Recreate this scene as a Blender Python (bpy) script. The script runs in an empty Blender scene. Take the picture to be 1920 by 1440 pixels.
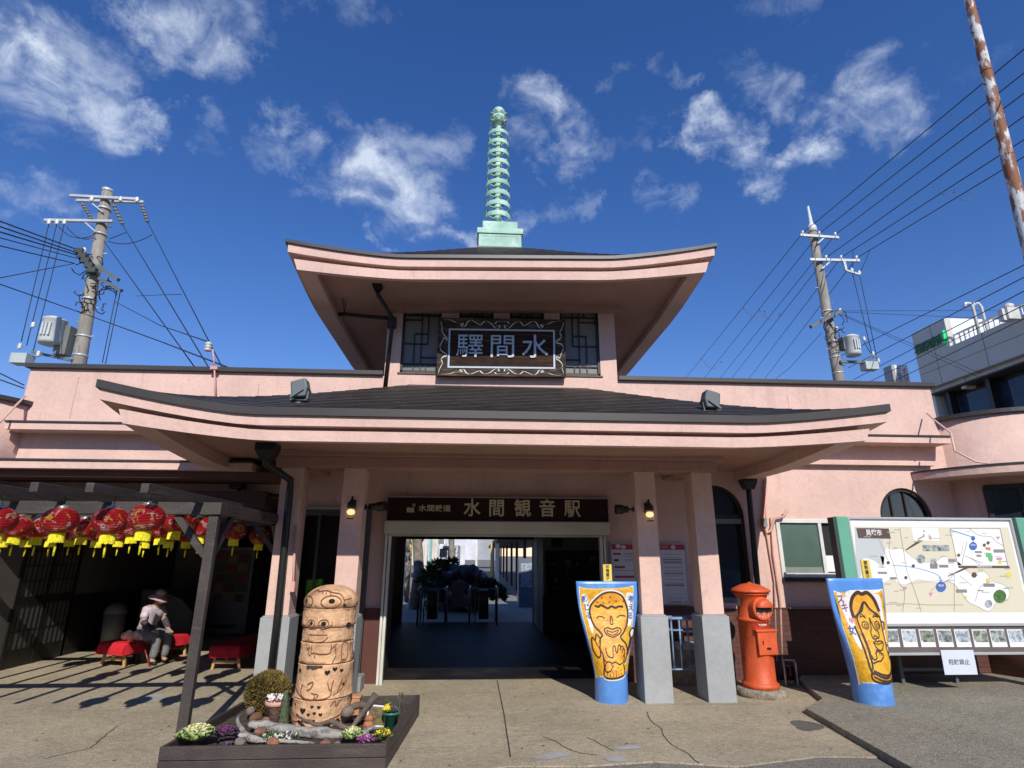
import bpy, bmesh, math, random
from mathutils import Vector, Matrix
from mathutils.geometry import tessellate_polygon, delaunay_2d_cdt
R = math.radians
random.seed(7)
scene = bpy.context.scene
col = scene.collection
# ------------------------------------------------------------------ camera
CAM_H = 1.6; FPX = 1070.0; PITCH = math.atan(321/1070.0); YAW = R(3.45); ROLL = R(0.2)
cF = Vector((math.sin(YAW)*math.cos(PITCH), math.cos(YAW)*math.cos(PITCH), math.sin(PITCH)))
cR0 = Vector((math.cos(YAW), -math.sin(YAW), 0)); cU0 = cR0.cross(cF)
cR = cR0*math.cos(ROLL)+cU0*math.sin(ROLL); cU = cU0*math.cos(ROLL)-cR0*math.sin(ROLL)
CAM = Vector((0, 0, CAM_H))
cd = bpy.data.cameras.new('camera'); cam = bpy.data.objects.new('camera', cd); col.objects.link(cam)
cam.matrix_world = Matrix(((cR.x, cU.x, -cF.x, 0), (cR.y, cU.y, -cF.y, 0), (cR.z, cU.z, -cF.z, CAM_H), (0, 0, 0, 1)))
cd.sensor_width = 36; cd.lens = FPX/1920*36; cd.clip_start = 0.05; cd.clip_end = 3000
scene.camera = cam
def ray(x, y): return cF + cR*((x-960)/FPX) + cU*((720-y)/FPX)
def P(x, y, Y):
    d = ray(x, y); return CAM + d*(Y/d.y)
def PX(x, y, X):
    d = ray(x, y); return CAM + d*(X/d.x)
def G(x, y, z=0.0):
    d = ray(x, y); return CAM + d*((z-CAM_H)/d.z)
# ------------------------------------------------------------------ light
SUN_AZ = R(9.7); SUN_EL = R(35.7)      # the sun stands behind the camera, a little to its right
sdir = Vector((math.sin(SUN_AZ)*math.cos(SUN_EL), -math.cos(SUN_AZ)*math.cos(SUN_EL), math.sin(SUN_EL)))
sl = bpy.data.lights.new('sun', 'SUN'); so = bpy.data.objects.new('sun', sl); col.objects.link(so)
sl.energy = 4.6; sl.angle = R(0.5); sl.color = (1.0, 0.94, 0.86)
so.rotation_euler = sdir.to_track_quat('Z', 'Y').to_euler()
so.location = (10, -30, 30)
scene.view_settings.view_transform = 'Standard'; scene.view_settings.look = 'None'
scene.view_settings.exposure = 0.0; scene.view_settings.gamma = 1; scene.view_settings.use_curve_mapping = False
scene.cycles.max_bounces = 6; scene.cycles.diffuse_bounces = 3; scene.cycles.use_denoising = True
# ------------------------------------------------------------------ node helpers
class NT:
    def __init__(s, tree): s.t = tree; s.t.nodes.clear()
    def n(s, typ, ins=None, **kw):
        nd = s.t.nodes.new(typ)
        for k, v in kw.items(): setattr(nd, k, v)
        for k, v in (ins or {}).items():
            if isinstance(v, bpy.types.NodeSocket): s.t.links.new(v, nd.inputs[k])
            elif v is not None: nd.inputs[k].default_value = v
        return nd
    def math(s, op, a, b=None, c=None, clamp=False):
        nd = s.n('ShaderNodeMath', {0: a, 1: b, 2: c}, operation=op); nd.use_clamp = clamp; return nd.outputs[0]
    def vm(s, op, a, b=None, scale=None):
        nd = s.n('ShaderNodeVectorMath', {0: a, 1: b}, operation=op)
        if scale is not None: nd.inputs['Scale'].default_value = scale
        return nd.outputs['Value'] if op in ('DOT_PRODUCT', 'LENGTH', 'DISTANCE') else nd.outputs[0]
    def noise(s, vec, scale, detail=4, rough=.55, dist=0):
        return s.n('ShaderNodeTexNoise', {'Vector': vec, 'Scale': scale, 'Detail': detail, 'Roughness': rough, 'Distortion': dist}).outputs[0]
    def mr(s, v, a, b, c=0., d=1., smooth=True):
        nd = s.n('ShaderNodeMapRange', {0: v, 1: a, 2: b, 3: c, 4: d}); nd.interpolation_type = 'SMOOTHSTEP' if smooth else 'LINEAR'
        return nd.outputs[0]
    def mix(s, f, a, b, blend='MIX'):
        nd = s.n('ShaderNodeMix', data_type='RGBA', blend_type=blend)
        for k, v in ((0, f), (6, a), (7, b)):
            if isinstance(v, bpy.types.NodeSocket): s.t.links.new(v, nd.inputs[k])
            else: nd.inputs[k].default_value = v if k == 0 else tuple(v)[:3]+(1,)
        return nd.outputs[2]
# ------------------------------------------------------------------ world: Nishita sky with procedural clouds
w = bpy.data.worlds.new('World'); scene.world = w; w.use_nodes = True
nt = NT(w.node_tree)
sky = nt.n('ShaderNodeTexSky', sky_type='NISHITA'); sky.sun_disc = False
sky.sun_elevation = SUN_EL; sky.sun_rotation = math.pi-SUN_AZ
sky.air_density = 1.2; sky.dust_density = 0.0; sky.ozone_density = 5.0; sky.altitude = 50
tc = nt.n('ShaderNodeTexCoord').outputs['Generated']
dirn = nt.vm('NORMALIZE', tc)
wob = nt.n('ShaderNodeTexNoise', {'Vector': dirn, 'Scale': 8.0, 'Detail': 7.0, 'Roughness': .66}).outputs['Color']
wv = nt.vm('SCALE', nt.vm('SUBTRACT', wob, (.5, .5, .5)), scale=.20)
dw = nt.vm('ADD', dirn, wv)
CL = [  # ax, ay, bx, by, radius(px), strength  - banks of cloud as capsules on the sky sphere
 (-60, 60, 110, 170, 75, 1.0), (110, 170, 215, 205, 55, .8), (215, 205, 280, 225, 40, .85), (90, 60, 230, 115, 50, .65), (-120, 100, 20, 120, 110, .8), (230, 10, 275, 25, 38, .7),
 (340, 60, 410, 95, 62, .75), (370, 30, 470, 30, 50, .45), (485, 100, 490, 112, 16, .35), (30, 285, 70, 290, 22, .3), (-30, 375, 130, 400, 38, .55),
 (390, 225, 440, 280, 30, .35), (500, 250, 590, 285, 42, .6), (640, 220, 670, 260, 24, .35), (700, 335, 800, 380, 72, 1.0), (620, 355, 690, 350, 40, .45),
 (700, 425, 725, 450, 20, .55), (720, 260, 860, 290, 52, .5), (850, 450, 890, 470, 28, .6), (990, 170, 1100, 280, 52, .75), (960, 265, 1100, 300, 40, .6), (1100, 270, 1220, 245, 38, .35), (960, 390, 1110, 380, 28, .45),
 (1130, 125, 1180, 145, 24, .45), (1230, 145, 1300, 150, 26, .4), (1220, 355, 1290, 380, 34, .4), (1310, 240, 1400, 280, 42, .8), (1420, 340, 1500, 290, 44, .95), (1400, 270, 1450, 330, 40, .85),
 (1400, 150, 1460, 180, 42, .5), (1560, 200, 1680, 210, 55, .75), (1600, 150, 1640, 130, 40, .5), (1770, 130, 1890, 100, 40, .25), (1400, 5, 1500, 15, 40, .3), (720, 20, 760, 15, 25, .25), (660, 0, 560, -10, 40, .35)]
dens = None
for ax, ay, bx, by, rr, st in CL:
    a = ray(ax, ay).normalized(); b = ray(bx, by).normalized(); ab = b-a
    ap = nt.vm('SUBTRACT', dw, tuple(a))
    tt = nt.math('DIVIDE', nt.vm('DOT_PRODUCT', ap, tuple(ab)), ab.length_squared, clamp=True)
    sc = nt.n('ShaderNodeVectorMath', {0: tuple(ab)}, operation='SCALE'); nt.t.links.new(tt, sc.inputs['Scale'])
    dd = nt.vm('DISTANCE', ap, sc.outputs[0])
    v = nt.mr(dd, rr/FPX*1.28, rr/FPX*.02, 0., st)
    dens = v if dens is None else nt.math('MAXIMUM', dens, v)
fb = nt.noise(nt.vm('MULTIPLY', dirn, (1., 1., 1.5)), 11., 10, .62, .9)
fb2 = nt.noise(dirn, 30., 6, .6)
tex = nt.math('ADD', nt.mr(fb, .30, .74), nt.math('MULTIPLY', nt.math('SUBTRACT', fb2, .5), .38))
cov = nt.math('MULTIPLY', nt.math('POWER', nt.mr(nt.math('MULTIPLY', dens, nt.math('ADD', tex, .30)), .09, 1.05, 0, 1, False), 1.3), .92, clamp=True)
hsv = nt.vm('MULTIPLY', nt.n('ShaderNodeHueSaturation', {'Hue': .503, 'Saturation': 1.22, 'Value': .96, 'Color': sky.outputs[0]}).outputs[0], (1.60, 1.33, 1.60))
skc = nt.mix(cov, hsv, (8.2, 9.3, 11.2))
bg = nt.n('ShaderNodeBackground', {'Color': skc, 'Strength': .085})
nt.n('ShaderNodeOutputWorld', {'Surface': bg.outputs[0]})
# ------------------------------------------------------------------ materials
MATS = {}
def mat(name, c, rough=.7, var=.12, vs=2., bump=0., bs=30., metal=0., spec=.5, c2=None, c2s=(.5, .62), c2sc=3., c2stretch=None, emit=None, coat=0., trans=0.):
    """procedural surface: base colour with soft large variation, optional second colour patches, optional bump"""
    if name in MATS: return MATS[name]
    m = bpy.data.materials.new(name); m.use_nodes = True; n = NT(m.node_tree)
    pos = n.n('ShaderNodeNewGeometry').outputs['Position']
    k = n.mr(n.noise(pos, vs, 5, .6), .3, .7, 1-var, 1+var)
    sc = n.n('ShaderNodeVectorMath', {0: tuple(c)}, operation='SCALE'); n.t.links.new(k, sc.inputs['Scale'])
    base = sc.outputs[0]
    if c2 is not None:
        pv = pos
        if c2stretch: pv = n.vm('MULTIPLY', pos, c2stretch)
        f = n.mr(n.noise(pv, c2sc, 7, .62), c2s[0], c2s[1])
        base = n.mix(f, base, c2)
    ins = {'Base Color': base, 'Roughness': rough, 'Metallic': metal, 'Specular IOR Level': spec, 'Coat Weight': coat, 'Transmission Weight': trans}
    if bump:
        hb = n.noise(pos, bs, 4, .6)
        bn = n.n('ShaderNodeBump', {'Height': hb, 'Strength': bump, 'Distance': .02}); ins['Normal'] = bn.outputs[0]
    if emit: ins['Emission Color'] = tuple(emit[:3])+(1,); ins['Emission Strength'] = emit[3]
    b = n.n('ShaderNodeBsdfPrincipled', ins)
    n.n('ShaderNodeOutputMaterial', {'Surface': b.outputs[0]})
    MATS[name] = m; return m
# ------------------------------------------------------------------ mesh helpers
def build_each(mbs, name, m, parent, **kw):
    return [x.build(name, m, parent, **kw) for x in mbs]
class MB:
    def __init__(s): s.v = []; s.f = []; s.mi = []; s.sm = []; s.cur = 0; s.smooth = False
    def add(s, vs, fs, smooth=None):
        o = len(s.v); s.v += [tuple(v) for v in vs]
        for f in fs: s.f.append(tuple(i+o for i in f)); s.mi.append(s.cur); s.sm.append(s.smooth if smooth is None else smooth)
        return s
    def box(s, x0, x1, y0, y1, z0, z1, M=None):
        vs = [Vector((x, y, z)) for z in (z0, z1) for y in (y0, y1) for x in (x0, x1)]
        if M is not None: vs = [M @ v for v in vs]
        return s.add(vs, [(0, 2, 3, 1), (4, 5, 7, 6), (0, 1, 5, 4), (2, 6, 7, 3), (0, 4, 6, 2), (1, 3, 7, 5)], False)
    def cbox(s, c, size, M=None):
        c = Vector(c); h = Vector(size)/2
        return s.box(c.x-h.x, c.x+h.x, c.y-h.y, c.y+h.y, c.z-h.z, c.z+h.z, M)
    def bar(s, a, b, w, h=None, up=(0, 0, 1)):
        """square bar from a to b"""
        a = Vector(a); b = Vector(b); h = h or w; d = (b-a); L = d.length; d.normalize()
        u = Vector(up)
        if abs(d.dot(u)) > .98: u = Vector((0, 1, 0))
        sx = d.cross(u).normalized(); sy = sx.cross(d).normalized()
        vs = []
        for p in (a, b):
            for i, j in ((-1, -1), (1, -1), (1, 1), (-1, 1)): vs.append(p+sx*(w/2*i)+sy*(h/2*j))
        return s.add(vs, [(0, 1, 2, 3), (7, 6, 5, 4), (0, 4, 5, 1), (1, 5, 6, 2), (2, 6, 7, 3), (3, 7, 4, 0)], False)
    def tube(s, pts, r, n=8, r2=None, cap=True):
        pts = [Vector(p) for p in pts]; N = len(pts)
        rs = r if isinstance(r, (list, tuple)) else [r+((r2 if r2 is not None else r)-r)*i/max(1, N-1) for i in range(N)]
        vs = []; fs = []; prev = None
        for i, p in enumerate(pts):
            d = (pts[min(i+1, N-1)]-pts[max(i-1, 0)]).normalized()
            if prev is None:
                u = Vector((0, 0, 1)) if abs(d.z) < .9 else Vector((0, 1, 0))
                prev = d.cross(u).normalized()
            else: prev = (prev-d*prev.dot(d)).normalized()
            q = d.cross(prev)
            for k in range(n):
                t = 2*math.pi*k/n; vs.append(p+(prev*math.cos(t)+q*math.sin(t))*rs[i])
        for i in range(N-1):
            for k in range(n): fs.append((i*n+k, i*n+(k+1) % n, (i+1)*n+(k+1) % n, (i+1)*n+k))
        s.add(vs, fs, True)
        if cap: s.add([vs[k] for k in range(n)], [tuple(range(n))[::-1]], False); s.add([vs[(N-1)*n+k] for k in range(n)], [tuple(range(n))], False)
        return s
    def lathe(s, prof, c=(0, 0, 0), n=28, M=None, cap=True, jit=0., sx=1., sy=1., smooth=True):
        vs = []; fs = []; c = Vector(c)
        for r, z in prof:
            for k in range(n):
                t = 2*math.pi*k/n; rr = r*(1+random.uniform(-jit, jit)); v = Vector((math.cos(t)*rr*sx, math.sin(t)*rr*sy, z))
                if M is not None: v = M @ v
                vs.append(v+c)
        for i in range(len(prof)-1):
            for k in range(n): fs.append((i*n+k, i*n+(k+1) % n, (i+1)*n+(k+1) % n, (i+1)*n+k))
        s.add(vs, fs, smooth)
        if cap:
            s.add(vs[:n], [tuple(range(n))[::-1]], False); s.add(vs[-n:], [tuple(range(n))], False)
        return s
    def sphere(s, c, r, n=12, m=8, sc=(1, 1, 1), M=None, jit=0.):
        c = Vector(c); vs = []; fs = []
        for i in range(m+1):
            a = math.pi*i/m
            for k in range(n):
                t = 2*math.pi*k/n; j = 1+random.uniform(-jit, jit)
                v = Vector((math.sin(a)*math.cos(t)*sc[0]*j, math.sin(a)*math.sin(t)*sc[1]*j, math.cos(a)*sc[2]*j))*r
                if M is not None: v = M @ v
                vs.append(v+c)
        for i in range(m):
            for k in range(n): fs.append((i*n+k, (i+1)*n+k, (i+1)*n+(k+1) % n, i*n+(k+1) % n))
        return s.add(vs, fs, True)
    def slab(s, outer, holes, fn, t0, t1):
        """2D polygon (a,b) with holes, thickened between t0 and t1; fn(a,b,t)->xyz"""
        loops = [outer]+holes
        tri = tessellate_polygon([[Vector((p[0], p[1], 0)) for p in l] for l in loops])
        flat = [p for l in loops for p in l]; n = len(flat)
        s.add([fn(p[0], p[1], t0) for p in flat]+[fn(p[0], p[1], t1) for p in flat],
              [tuple(t) for t in tri]+[tuple(i+n for i in t)[::-1] for t in tri], False)
        for l in loops:
            m = len(l)
            s.add([fn(p[0], p[1], t) for t in (t0, t1) for p in l], [(i, (i+1) % m, (i+1) % m+m, i+m) for i in range(m)], False)
        return s
    def build(s, name, m, parent=None, bevel=0., recalc=True, loc=None):
        me = bpy.data.meshes.new(name); me.from_pydata(s.v, [], s.f)
        ms = m if isinstance(m, (list, tuple)) else [m]
        for x in ms: me.materials.append(x)
        me.polygons.foreach_set('material_index', s.mi); me.polygons.foreach_set('use_smooth', s.sm)
        if recalc:
            b = bmesh.new(); b.from_mesh(me); bmesh.ops.remove_doubles(b, verts=b.verts, dist=1e-5)
            bmesh.ops.recalc_face_normals(b, faces=b.faces); b.to_mesh(me); b.free()
        me.update()
        o = bpy.data.objects.new(name, me); col.objects.link(o)
        if parent: o.parent = parent; o.matrix_parent_inverse = parent_inv(parent)
        if bevel:
            md = o.modifiers.new('bevel', 'BEVEL'); md.width = bevel; md.segments = 2; md.limit_method = 'ANGLE'; md.angle_limit = R(40)
        return o
def world_mat(o):
    m = Matrix.LocRotScale(o.location, o.rotation_euler, o.scale)
    return (world_mat(o.parent) @ o.matrix_parent_inverse @ m) if o.parent else m
def parent_inv(p): return world_mat(p).inverted()
def thing(name, label, cat, loc=(0, 0, 0), group=None, kind=None):
    o = bpy.data.objects.new(name, None); col.objects.link(o); o.location = loc; o.empty_display_size = .2
    return tag(o, label, cat, group, kind)
def tag(o, label=None, cat=None, group=None, kind=None):
    if label: o['label'] = label
    if cat: o['category'] = cat
    if group: o['group'] = group
    if kind: o['kind'] = kind
    return o
def copy_tree(o, parent=None):
    c = o.copy(); col.objects.link(c)
    if parent: c.parent = parent
    for ch in [x for x in o.children]: copy_tree(ch, c)
    return c
def text_mesh(mb, s, fn, size=1., off=0., ext=.004, align='CENTER', sx=1., vertical=False):
    """adds real lettering to mb; fn(a,b,t)->xyz, text centred on (0,0)"""
    cu = bpy.data.curves.new('t', 'FONT'); cu.body = s if not vertical else '\n'.join(s)
    cu.size = size; cu.offset = off; cu.align_x = align; cu.align_y = 'CENTER'; cu.resolution_u = 3; cu.space_line = .78 if vertical else 1.
    o = bpy.data.objects.new('t', cu); col.objects.link(o); bpy.context.view_layer.update()
    me = bpy.data.meshes.new_from_object(o.evaluated_get(bpy.context.evaluated_depsgraph_get()))
    b = bmesh.new(); b.from_mesh(me); bmesh.ops.triangulate(b, faces=b.faces)
    if ext:
        g = bmesh.ops.extrude_face_region(b, geom=b.faces[:])
        for v in g['geom']:
            if isinstance(v, bmesh.types.BMVert): v.co.z = ext
    b.verts.ensure_lookup_table(); b.verts.index_update()
    mb.add([fn(v.co.x*sx, v.co.y, v.co.z) for v in b.verts], [tuple(v.index for v in f.verts) for f in b.faces], False)
    b.free(); bpy.data.objects.remove(o); bpy.data.curves.remove(cu); bpy.data.meshes.remove(me)
    return mb
def fill2d(mb, poly, fn, t=0., step=None):
    """flat filled shape laid on a surface fn(a,b,t)"""
    pts = [Vector(p) for p in poly]; n = len(pts)
    vs = list(pts)
    if step:
        xs = [p.x for p in pts]; ys = [p.y for p in pts]
        x = min(xs)+step/2
        while x < max(xs):
            y = min(ys)+step/2
            while y < max(ys): vs.append(Vector((x+random.uniform(-.1, .1)*step, y))); y += step
            x += step
    r = delaunay_2d_cdt(vs, [(i, (i+1) % n) for i in range(n)], [], 1, 1e-5)
    mb.add([fn(v.x, v.y, t) for v in r[0]], [tuple(f) for f in r[2]], False)
    return mb
def stroke2d(mb, pts, wd, fn, t=0., closed=False, sub=6):
    """ribbon of width wd along a smooth line through pts"""
    pts = [Vector(p) for p in pts]
    if len(pts) > 2 and sub > 1:
        q = []; n = len(pts); rng = n if closed else n-1
        for i in range(rng):
            p0 = pts[(i-1) % n] if (closed or i > 0) else pts[0]; p1 = pts[i]; p2 = pts[(i+1) % n]; p3 = pts[(i+2) % n] if (closed or i+2 < n) else pts[-1]
            for k in range(sub):
                u = k/sub; q.append(.5*((2*p1)+(p2-p0)*u+(2*p0-5*p1+4*p2-p3)*u*u+(3*p1-p0-3*p2+p3)*u**3))
        if not closed: q.append(pts[-1])
        pts = q
    n = len(pts); vs = []
    for i in range(n):
        a = pts[(i-1) % n] if (closed or i > 0) else pts[0]; b = pts[(i+1) % n] if (closed or i < n-1) else pts[-1]
        d = (b-a); d = d.normalized() if d.length > 1e-9 else Vector((1, 0)); nn = Vector((-d.y, d.x))*wd/2
        vs += [fn((pts[i]+nn).x, (pts[i]+nn).y, t), fn((pts[i]-nn).x, (pts[i]-nn).y, t)]
    m = n if closed else n-1
    mb.add(vs, [(2*i, 2*i+1, (2*i+3) % (2*n), (2*i+2) % (2*n)) for i in range(m)], False)
    return mb
def smooth_loop(pts, sub=6, closed=True):
    pts = [Vector(p) for p in pts]; q = []; n = len(pts)
    for i in range(n if closed else n-1):
        p0 = pts[(i-1) % n] if (closed or i) else pts[0]; p1 = pts[i]; p2 = pts[(i+1) % n]; p3 = pts[(i+2) % n] if (closed or i+2 < n) else pts[-1]
        for k in range(sub):
            u = k/sub; q.append(.5*((2*p1)+(p2-p0)*u+(2*p0-5*p1+4*p2-p3)*u*u+(3*p1-p0-3*p2+p3)*u**3))
    if not closed: q.append(pts[-1])
    return q
def arc(cx, cy, rx, ry, a0, a1, n=12): return [(cx+rx*math.cos(R(a0+(a1-a0)*i/n)), cy+ry*math.sin(R(a0+(a1-a0)*i/n))) for i in range(n+1)]
def heart(cx, cy, s): return [(cx+s*.062*16*math.sin(t)**3*.5, cy+s*.031*(13*math.cos(t)-5*math.cos(2*t)-2*math.cos(3*t)-math.cos(4*t))) for t in [2*math.pi*i/22 for i in range(22)]]
def XZ(a, b, t): return Vector((a, t, b))
# ------------------------------------------------------------------ palette
def stucco(name, c, bump=.42, bs=34., dirt=True):
    m = bpy.data.materials.new(name); m.use_nodes = True; n = NT(m.node_tree)
    pos = n.n('ShaderNodeNewGeometry').outputs['Position']
    k = n.mr(n.noise(pos, 1.3, 6, .6), .3, .7, .91, 1.07)
    k2 = n.mr(n.noise(pos, 17., 5, .65, .5), .3, .7, .945, 1.04)
    kk = n.math('MULTIPLY', k, k2)
    # faint rain streaks, stretched down the wall
    st = n.noise(n.vm('MULTIPLY', pos, (5., 5., .35)), 1.6, 6, .65)
    sf = n.mr(st, .54, .72, 0, .42)
    sc = n.n('ShaderNodeVectorMath', {0: c}, operation='SCALE'); n.t.links.new(kk, sc.inputs['Scale'])
    base = n.mix(sf, sc.outputs[0], tuple(x*.72 for x in c)) if dirt else sc.outputs[0]
    if dirt:   # soot blotches and repainted patches
        base = n.mix(n.mr(n.noise(pos, .55, 3, .5, .6), .54, .60, 0, .16), base, (c[0]*1.05, c[1]*1.12, c[2]*1.12))
        base = n.mix(n.mr(n.noise(n.vm('MULTIPLY', pos, (2.2, 2.2, .9)), 2.6, 8, .7, .4), .60, .78, 0, .45), base, (c[0]*.62, c[1]*.60, c[2]*.58))
    h = n.math('ADD', n.noise(pos, bs, 5, .62, .6), n.math('MULTIPLY', n.noise(pos, bs*.3, 3, .5, .8), .9))
    bn = n.n('ShaderNodeBump', {'Height': h, 'Strength': bump, 'Distance': .012})
    b = n.n('ShaderNodeBsdfPrincipled', {'Base Color': base, 'Roughness': .86, 'Specular IOR Level': .25, 'Normal': bn.outputs[0]})
    n.n('ShaderNodeOutputMaterial', {'Surface': b.outputs[0]}); MATS[name] = m; return m
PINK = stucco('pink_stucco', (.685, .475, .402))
PINKS = stucco('pink_smooth_shaded', (.44, .262, .205), .25, 40.)  # smoother pink, its colour darkened to deepen the shade under eaves and canopy
BROWN = mat('brown_dado_paint', (.10, .033, .024), .55, .1)
GREY = stucco('grey_plinth_paint', (.345, .36, .36), .12, 60., False)
ROOF = mat('roof_slate', (.050, .043, .038), .55, .35, 6., .25, 60., c2=(.085, .074, .064), c2s=(.52, .7), c2sc=9.)
EDGE = mat('roof_edge_metal', (.046, .041, .037), .45, .12, 1.5)
BLACK = mat('black_metal', (.012, .011, .011), .4, .2)
BLACKW = mat('black_wood', (.016, .013, .012), .5, .2)
DARK = mat('dark_void', (.010, .009, .009), .8, .2)
WHITE = mat('white_paint', (.78, .78, .76), .5, .05)
CREAM = mat('cream_shutter', (.55, .53, .42), .5, .08)
GLASS = mat('dark_glass', (.018, .022, .026), .06, .2, spec=.9)
GLASSU = mat('frosted_glass', (.20, .195, .18), .35, .2, .8, spec=.25)
# ================================================================== the setting: ground
YF = 8.3
def xz_holes(poly, holes, y0, y1, mb=None):
    return (mb or MB()).slab(poly, holes, XZ, y0, y1)
def ground_mat(name, c, c2, green=False, sc=1.0, stain=(.15, .14, .11)):
    m = bpy.data.materials.new(name); m.use_nodes = True; n = NT(m.node_tree)
    pos = n.n('ShaderNodeNewGeometry').outputs['Position']
    base = n.mix(n.mr(n.noise(pos, .9*sc, 6, .62, .4), .36, .66), c, c2)
    base = n.mix(n.mr(n.noise(n.vm('MULTIPLY', pos, (.5, 2.2, 1)), 1.7*sc, 7, .68, .6), .52, .74, 0, .6), base, stain)
    g = n.noise(pos, 95., 3, .7); base = n.mix(n.mr(g, .36, .66, 0, .55), base, (.56, .50, .385))
    dk = n.noise(pos, 55., 2, .5); base = n.mix(n.mr(dk, .57, .66, 0, .55), base, (.07, .066, .055))
    mo = n.mr(n.noise(n.vm('MULTIPLY', pos, (1., 1.6, 1)), 13., 6, .72, .5), .3, .72, .74, 1.22, False)
    sv = n.n('ShaderNodeVectorMath', {0: base}, operation='SCALE'); n.t.links.new(mo, sv.inputs['Scale']); base = sv.outputs[0]
    sp = n.n('ShaderNodeTexVoronoi', {'Vector': pos, 'Scale': 3.1}); sp.feature = 'F1'
    base = n.mix(n.mr(sp.outputs['Distance'], .035, .05, .55, 0), base, (.10, .09, .075))
    h = n.math('ADD', n.noise(pos, 60., 6, .7), n.math('MULTIPLY', n.noise(pos, 9., 4, .6), .6))
    bn = n.n('ShaderNodeBump', {'Height': h, 'Strength': .8, 'Distance': .02})
    b = n.n('ShaderNodeBsdfPrincipled', {'Base Color': base, 'Roughness': n.mr(n.noise(pos, 2.), .3, .7, .72, .95), 'Specular IOR Level': .3, 'Normal': bn.outputs[0]})
    n.n('ShaderNodeOutputMaterial', {'Surface': b.outputs[0]}); MATS[name] = m; return m
CONC = ground_mat('old_concrete', (.49, .41, .268), (.35, .292, .192))
ASPH = ground_mat('worn_asphalt', (.15, .147, .130), (.11, .108, .10))
SLABM = ground_mat('grey_slab_concrete', (.245, .23, .168), (.175, .165, .122), sc=1.4)
g = MB().box(-400, 400, -300, 900, -.4, -.012); tag(g.build('ground', ASPH), kind='structure')
edge = [(-9.5, 5.02), (-4, 5.10), (-2.4, 5.13), (-.7, 5.06), (0, 5.12), (.3, 5.2), (.9, 5.17), (1.5, 5.25), (2.1, 5.1), (2.9, 5.3), (4, 5.2), (9.5, 5.1)]
g = MB(); pts = edge+[(9.5, 22), (-9.5, 22)]
g.slab(pts, [], lambda a, b, t: Vector((a, b, t)), -.05, 0.); tag(g.build('forecourt', CONC), 'worn beige concrete forecourt in front of the station', kind='structure')
# raised grey slab on the right of the court
q = [G(1497, 1273, .06), G(1542, 1309, .06), G(1510, 1327, .06), G(1712, 1440, .06)]
g = MB(); sp = [(p.x, p.y) for p in q]+[(5.5, 3.6), (9.5, 3.6), (9.5, 8.45), (4.55, 8.45)]
g.slab(sp, [], lambda a, b, t: Vector((a, b, t)), -.04, .06); tag(g.build('pavement_slab', SLABM, bevel=.006), kind='structure')
CRK = mat('crack_dark', (.045, .04, .034), .95, .2); PATCH = mat('pale_mortar', (.36, .355, .335), .85, .12, 6., .2, 60.)
def gfn(a, b, t): return Vector((a, b, t))
def gl(pts): return [(G(x, y).x, G(x, y).y) for x, y in pts]
cr = MB()
stroke2d(cr, gl([(932, 1276), (945, 1340), (957, 1420)]), .012, gfn, .004, sub=1)
for pth in ([(1212, 1335), (1222, 1352), (1238, 1366), (1248, 1384), (1262, 1398), (1290, 1414), (1310, 1432)], [(1018, 1382), (1040, 1390), (1062, 1402), (1085, 1412), (1120, 1416)],
            [(170, 1404), (186, 1388), (205, 1374), (222, 1362)], [(1100, 1382), (1125, 1395), (1150, 1408)], [(80, 1424), (130, 1412), (170, 1404)]):
    pp = smooth_loop(gl(pth), 5, False); pp = [(p.x+random.uniform(-.008, .008), p.y+random.uniform(-.008, .008)) for p in pp]
    stroke2d(cr, pp, .008, gfn, .004, sub=1)
stroke2d(cr, [(G(1478, 1279, 0).x, G(1478, 1279, 0).y+.0), (G(1050, 1274, 0).x, G(1050, 1274, 0).y), (G(770, 1275, 0).x, G(770, 1275, 0).y)], .008, gfn, .004, sub=1)
tag(cr.build('pavement_cracks', CRK, recalc=False), kind='structure')
pm = MB()
for blob in ([(1003, 1421), (1035, 1412), (1062, 1411), (1070, 1416), (1048, 1421), (1025, 1425)], [(1132, 1418), (1160, 1417), (1178, 1424), (1170, 1429), (1140, 1427)], [(1155, 1400), (1195, 1399), (1205, 1403), (1160, 1406)],
             [(270, 1305), (305, 1303), (308, 1313), (262, 1317)]):
    q = smooth_loop(gl(blob), 5); q = [(p.x+random.uniform(-.01, .01), p.y+random.uniform(-.01, .01)) for p in q]; fill2d(pm, q, gfn, .003)
tag(pm.build('pavement_patches', PATCH, recalc=False), kind='structure')
pm = MB(); q = smooth_loop(gl([(1482, 1352), (1500, 1351), (1530, 1356), (1547, 1364), (1520, 1371), (1500, 1368), (1490, 1361)]), 4)
q = [(p.x+random.uniform(-.012, .012), p.y+random.uniform(-.012, .012)) for p in q]; fill2d(pm, q, gfn, .003)
tag(pm.build('pavement_stain', mat('dark_patch', (.10, .093, .08), .8, .2), recalc=False), kind='structure')
GUM = mat('gum_spots', (.08, .075, .065), .9, .2); random.seed(31); gm = MB()
for _ in range(150):
    x, y = random.uniform(-5, 6), random.uniform(5.2, 8.2); r = random.choice((.006, .009, .014)); fill2d(gm, [(x+r*random.uniform(.7, 1.2)*math.cos(t), y+r*random.uniform(.6, 1.1)*math.sin(t)) for t in [k*1.05 for k in range(6)]], gfn, .0045)
tag(gm.build('gum_and_grit', GUM, recalc=False), kind='stuff')
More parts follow.
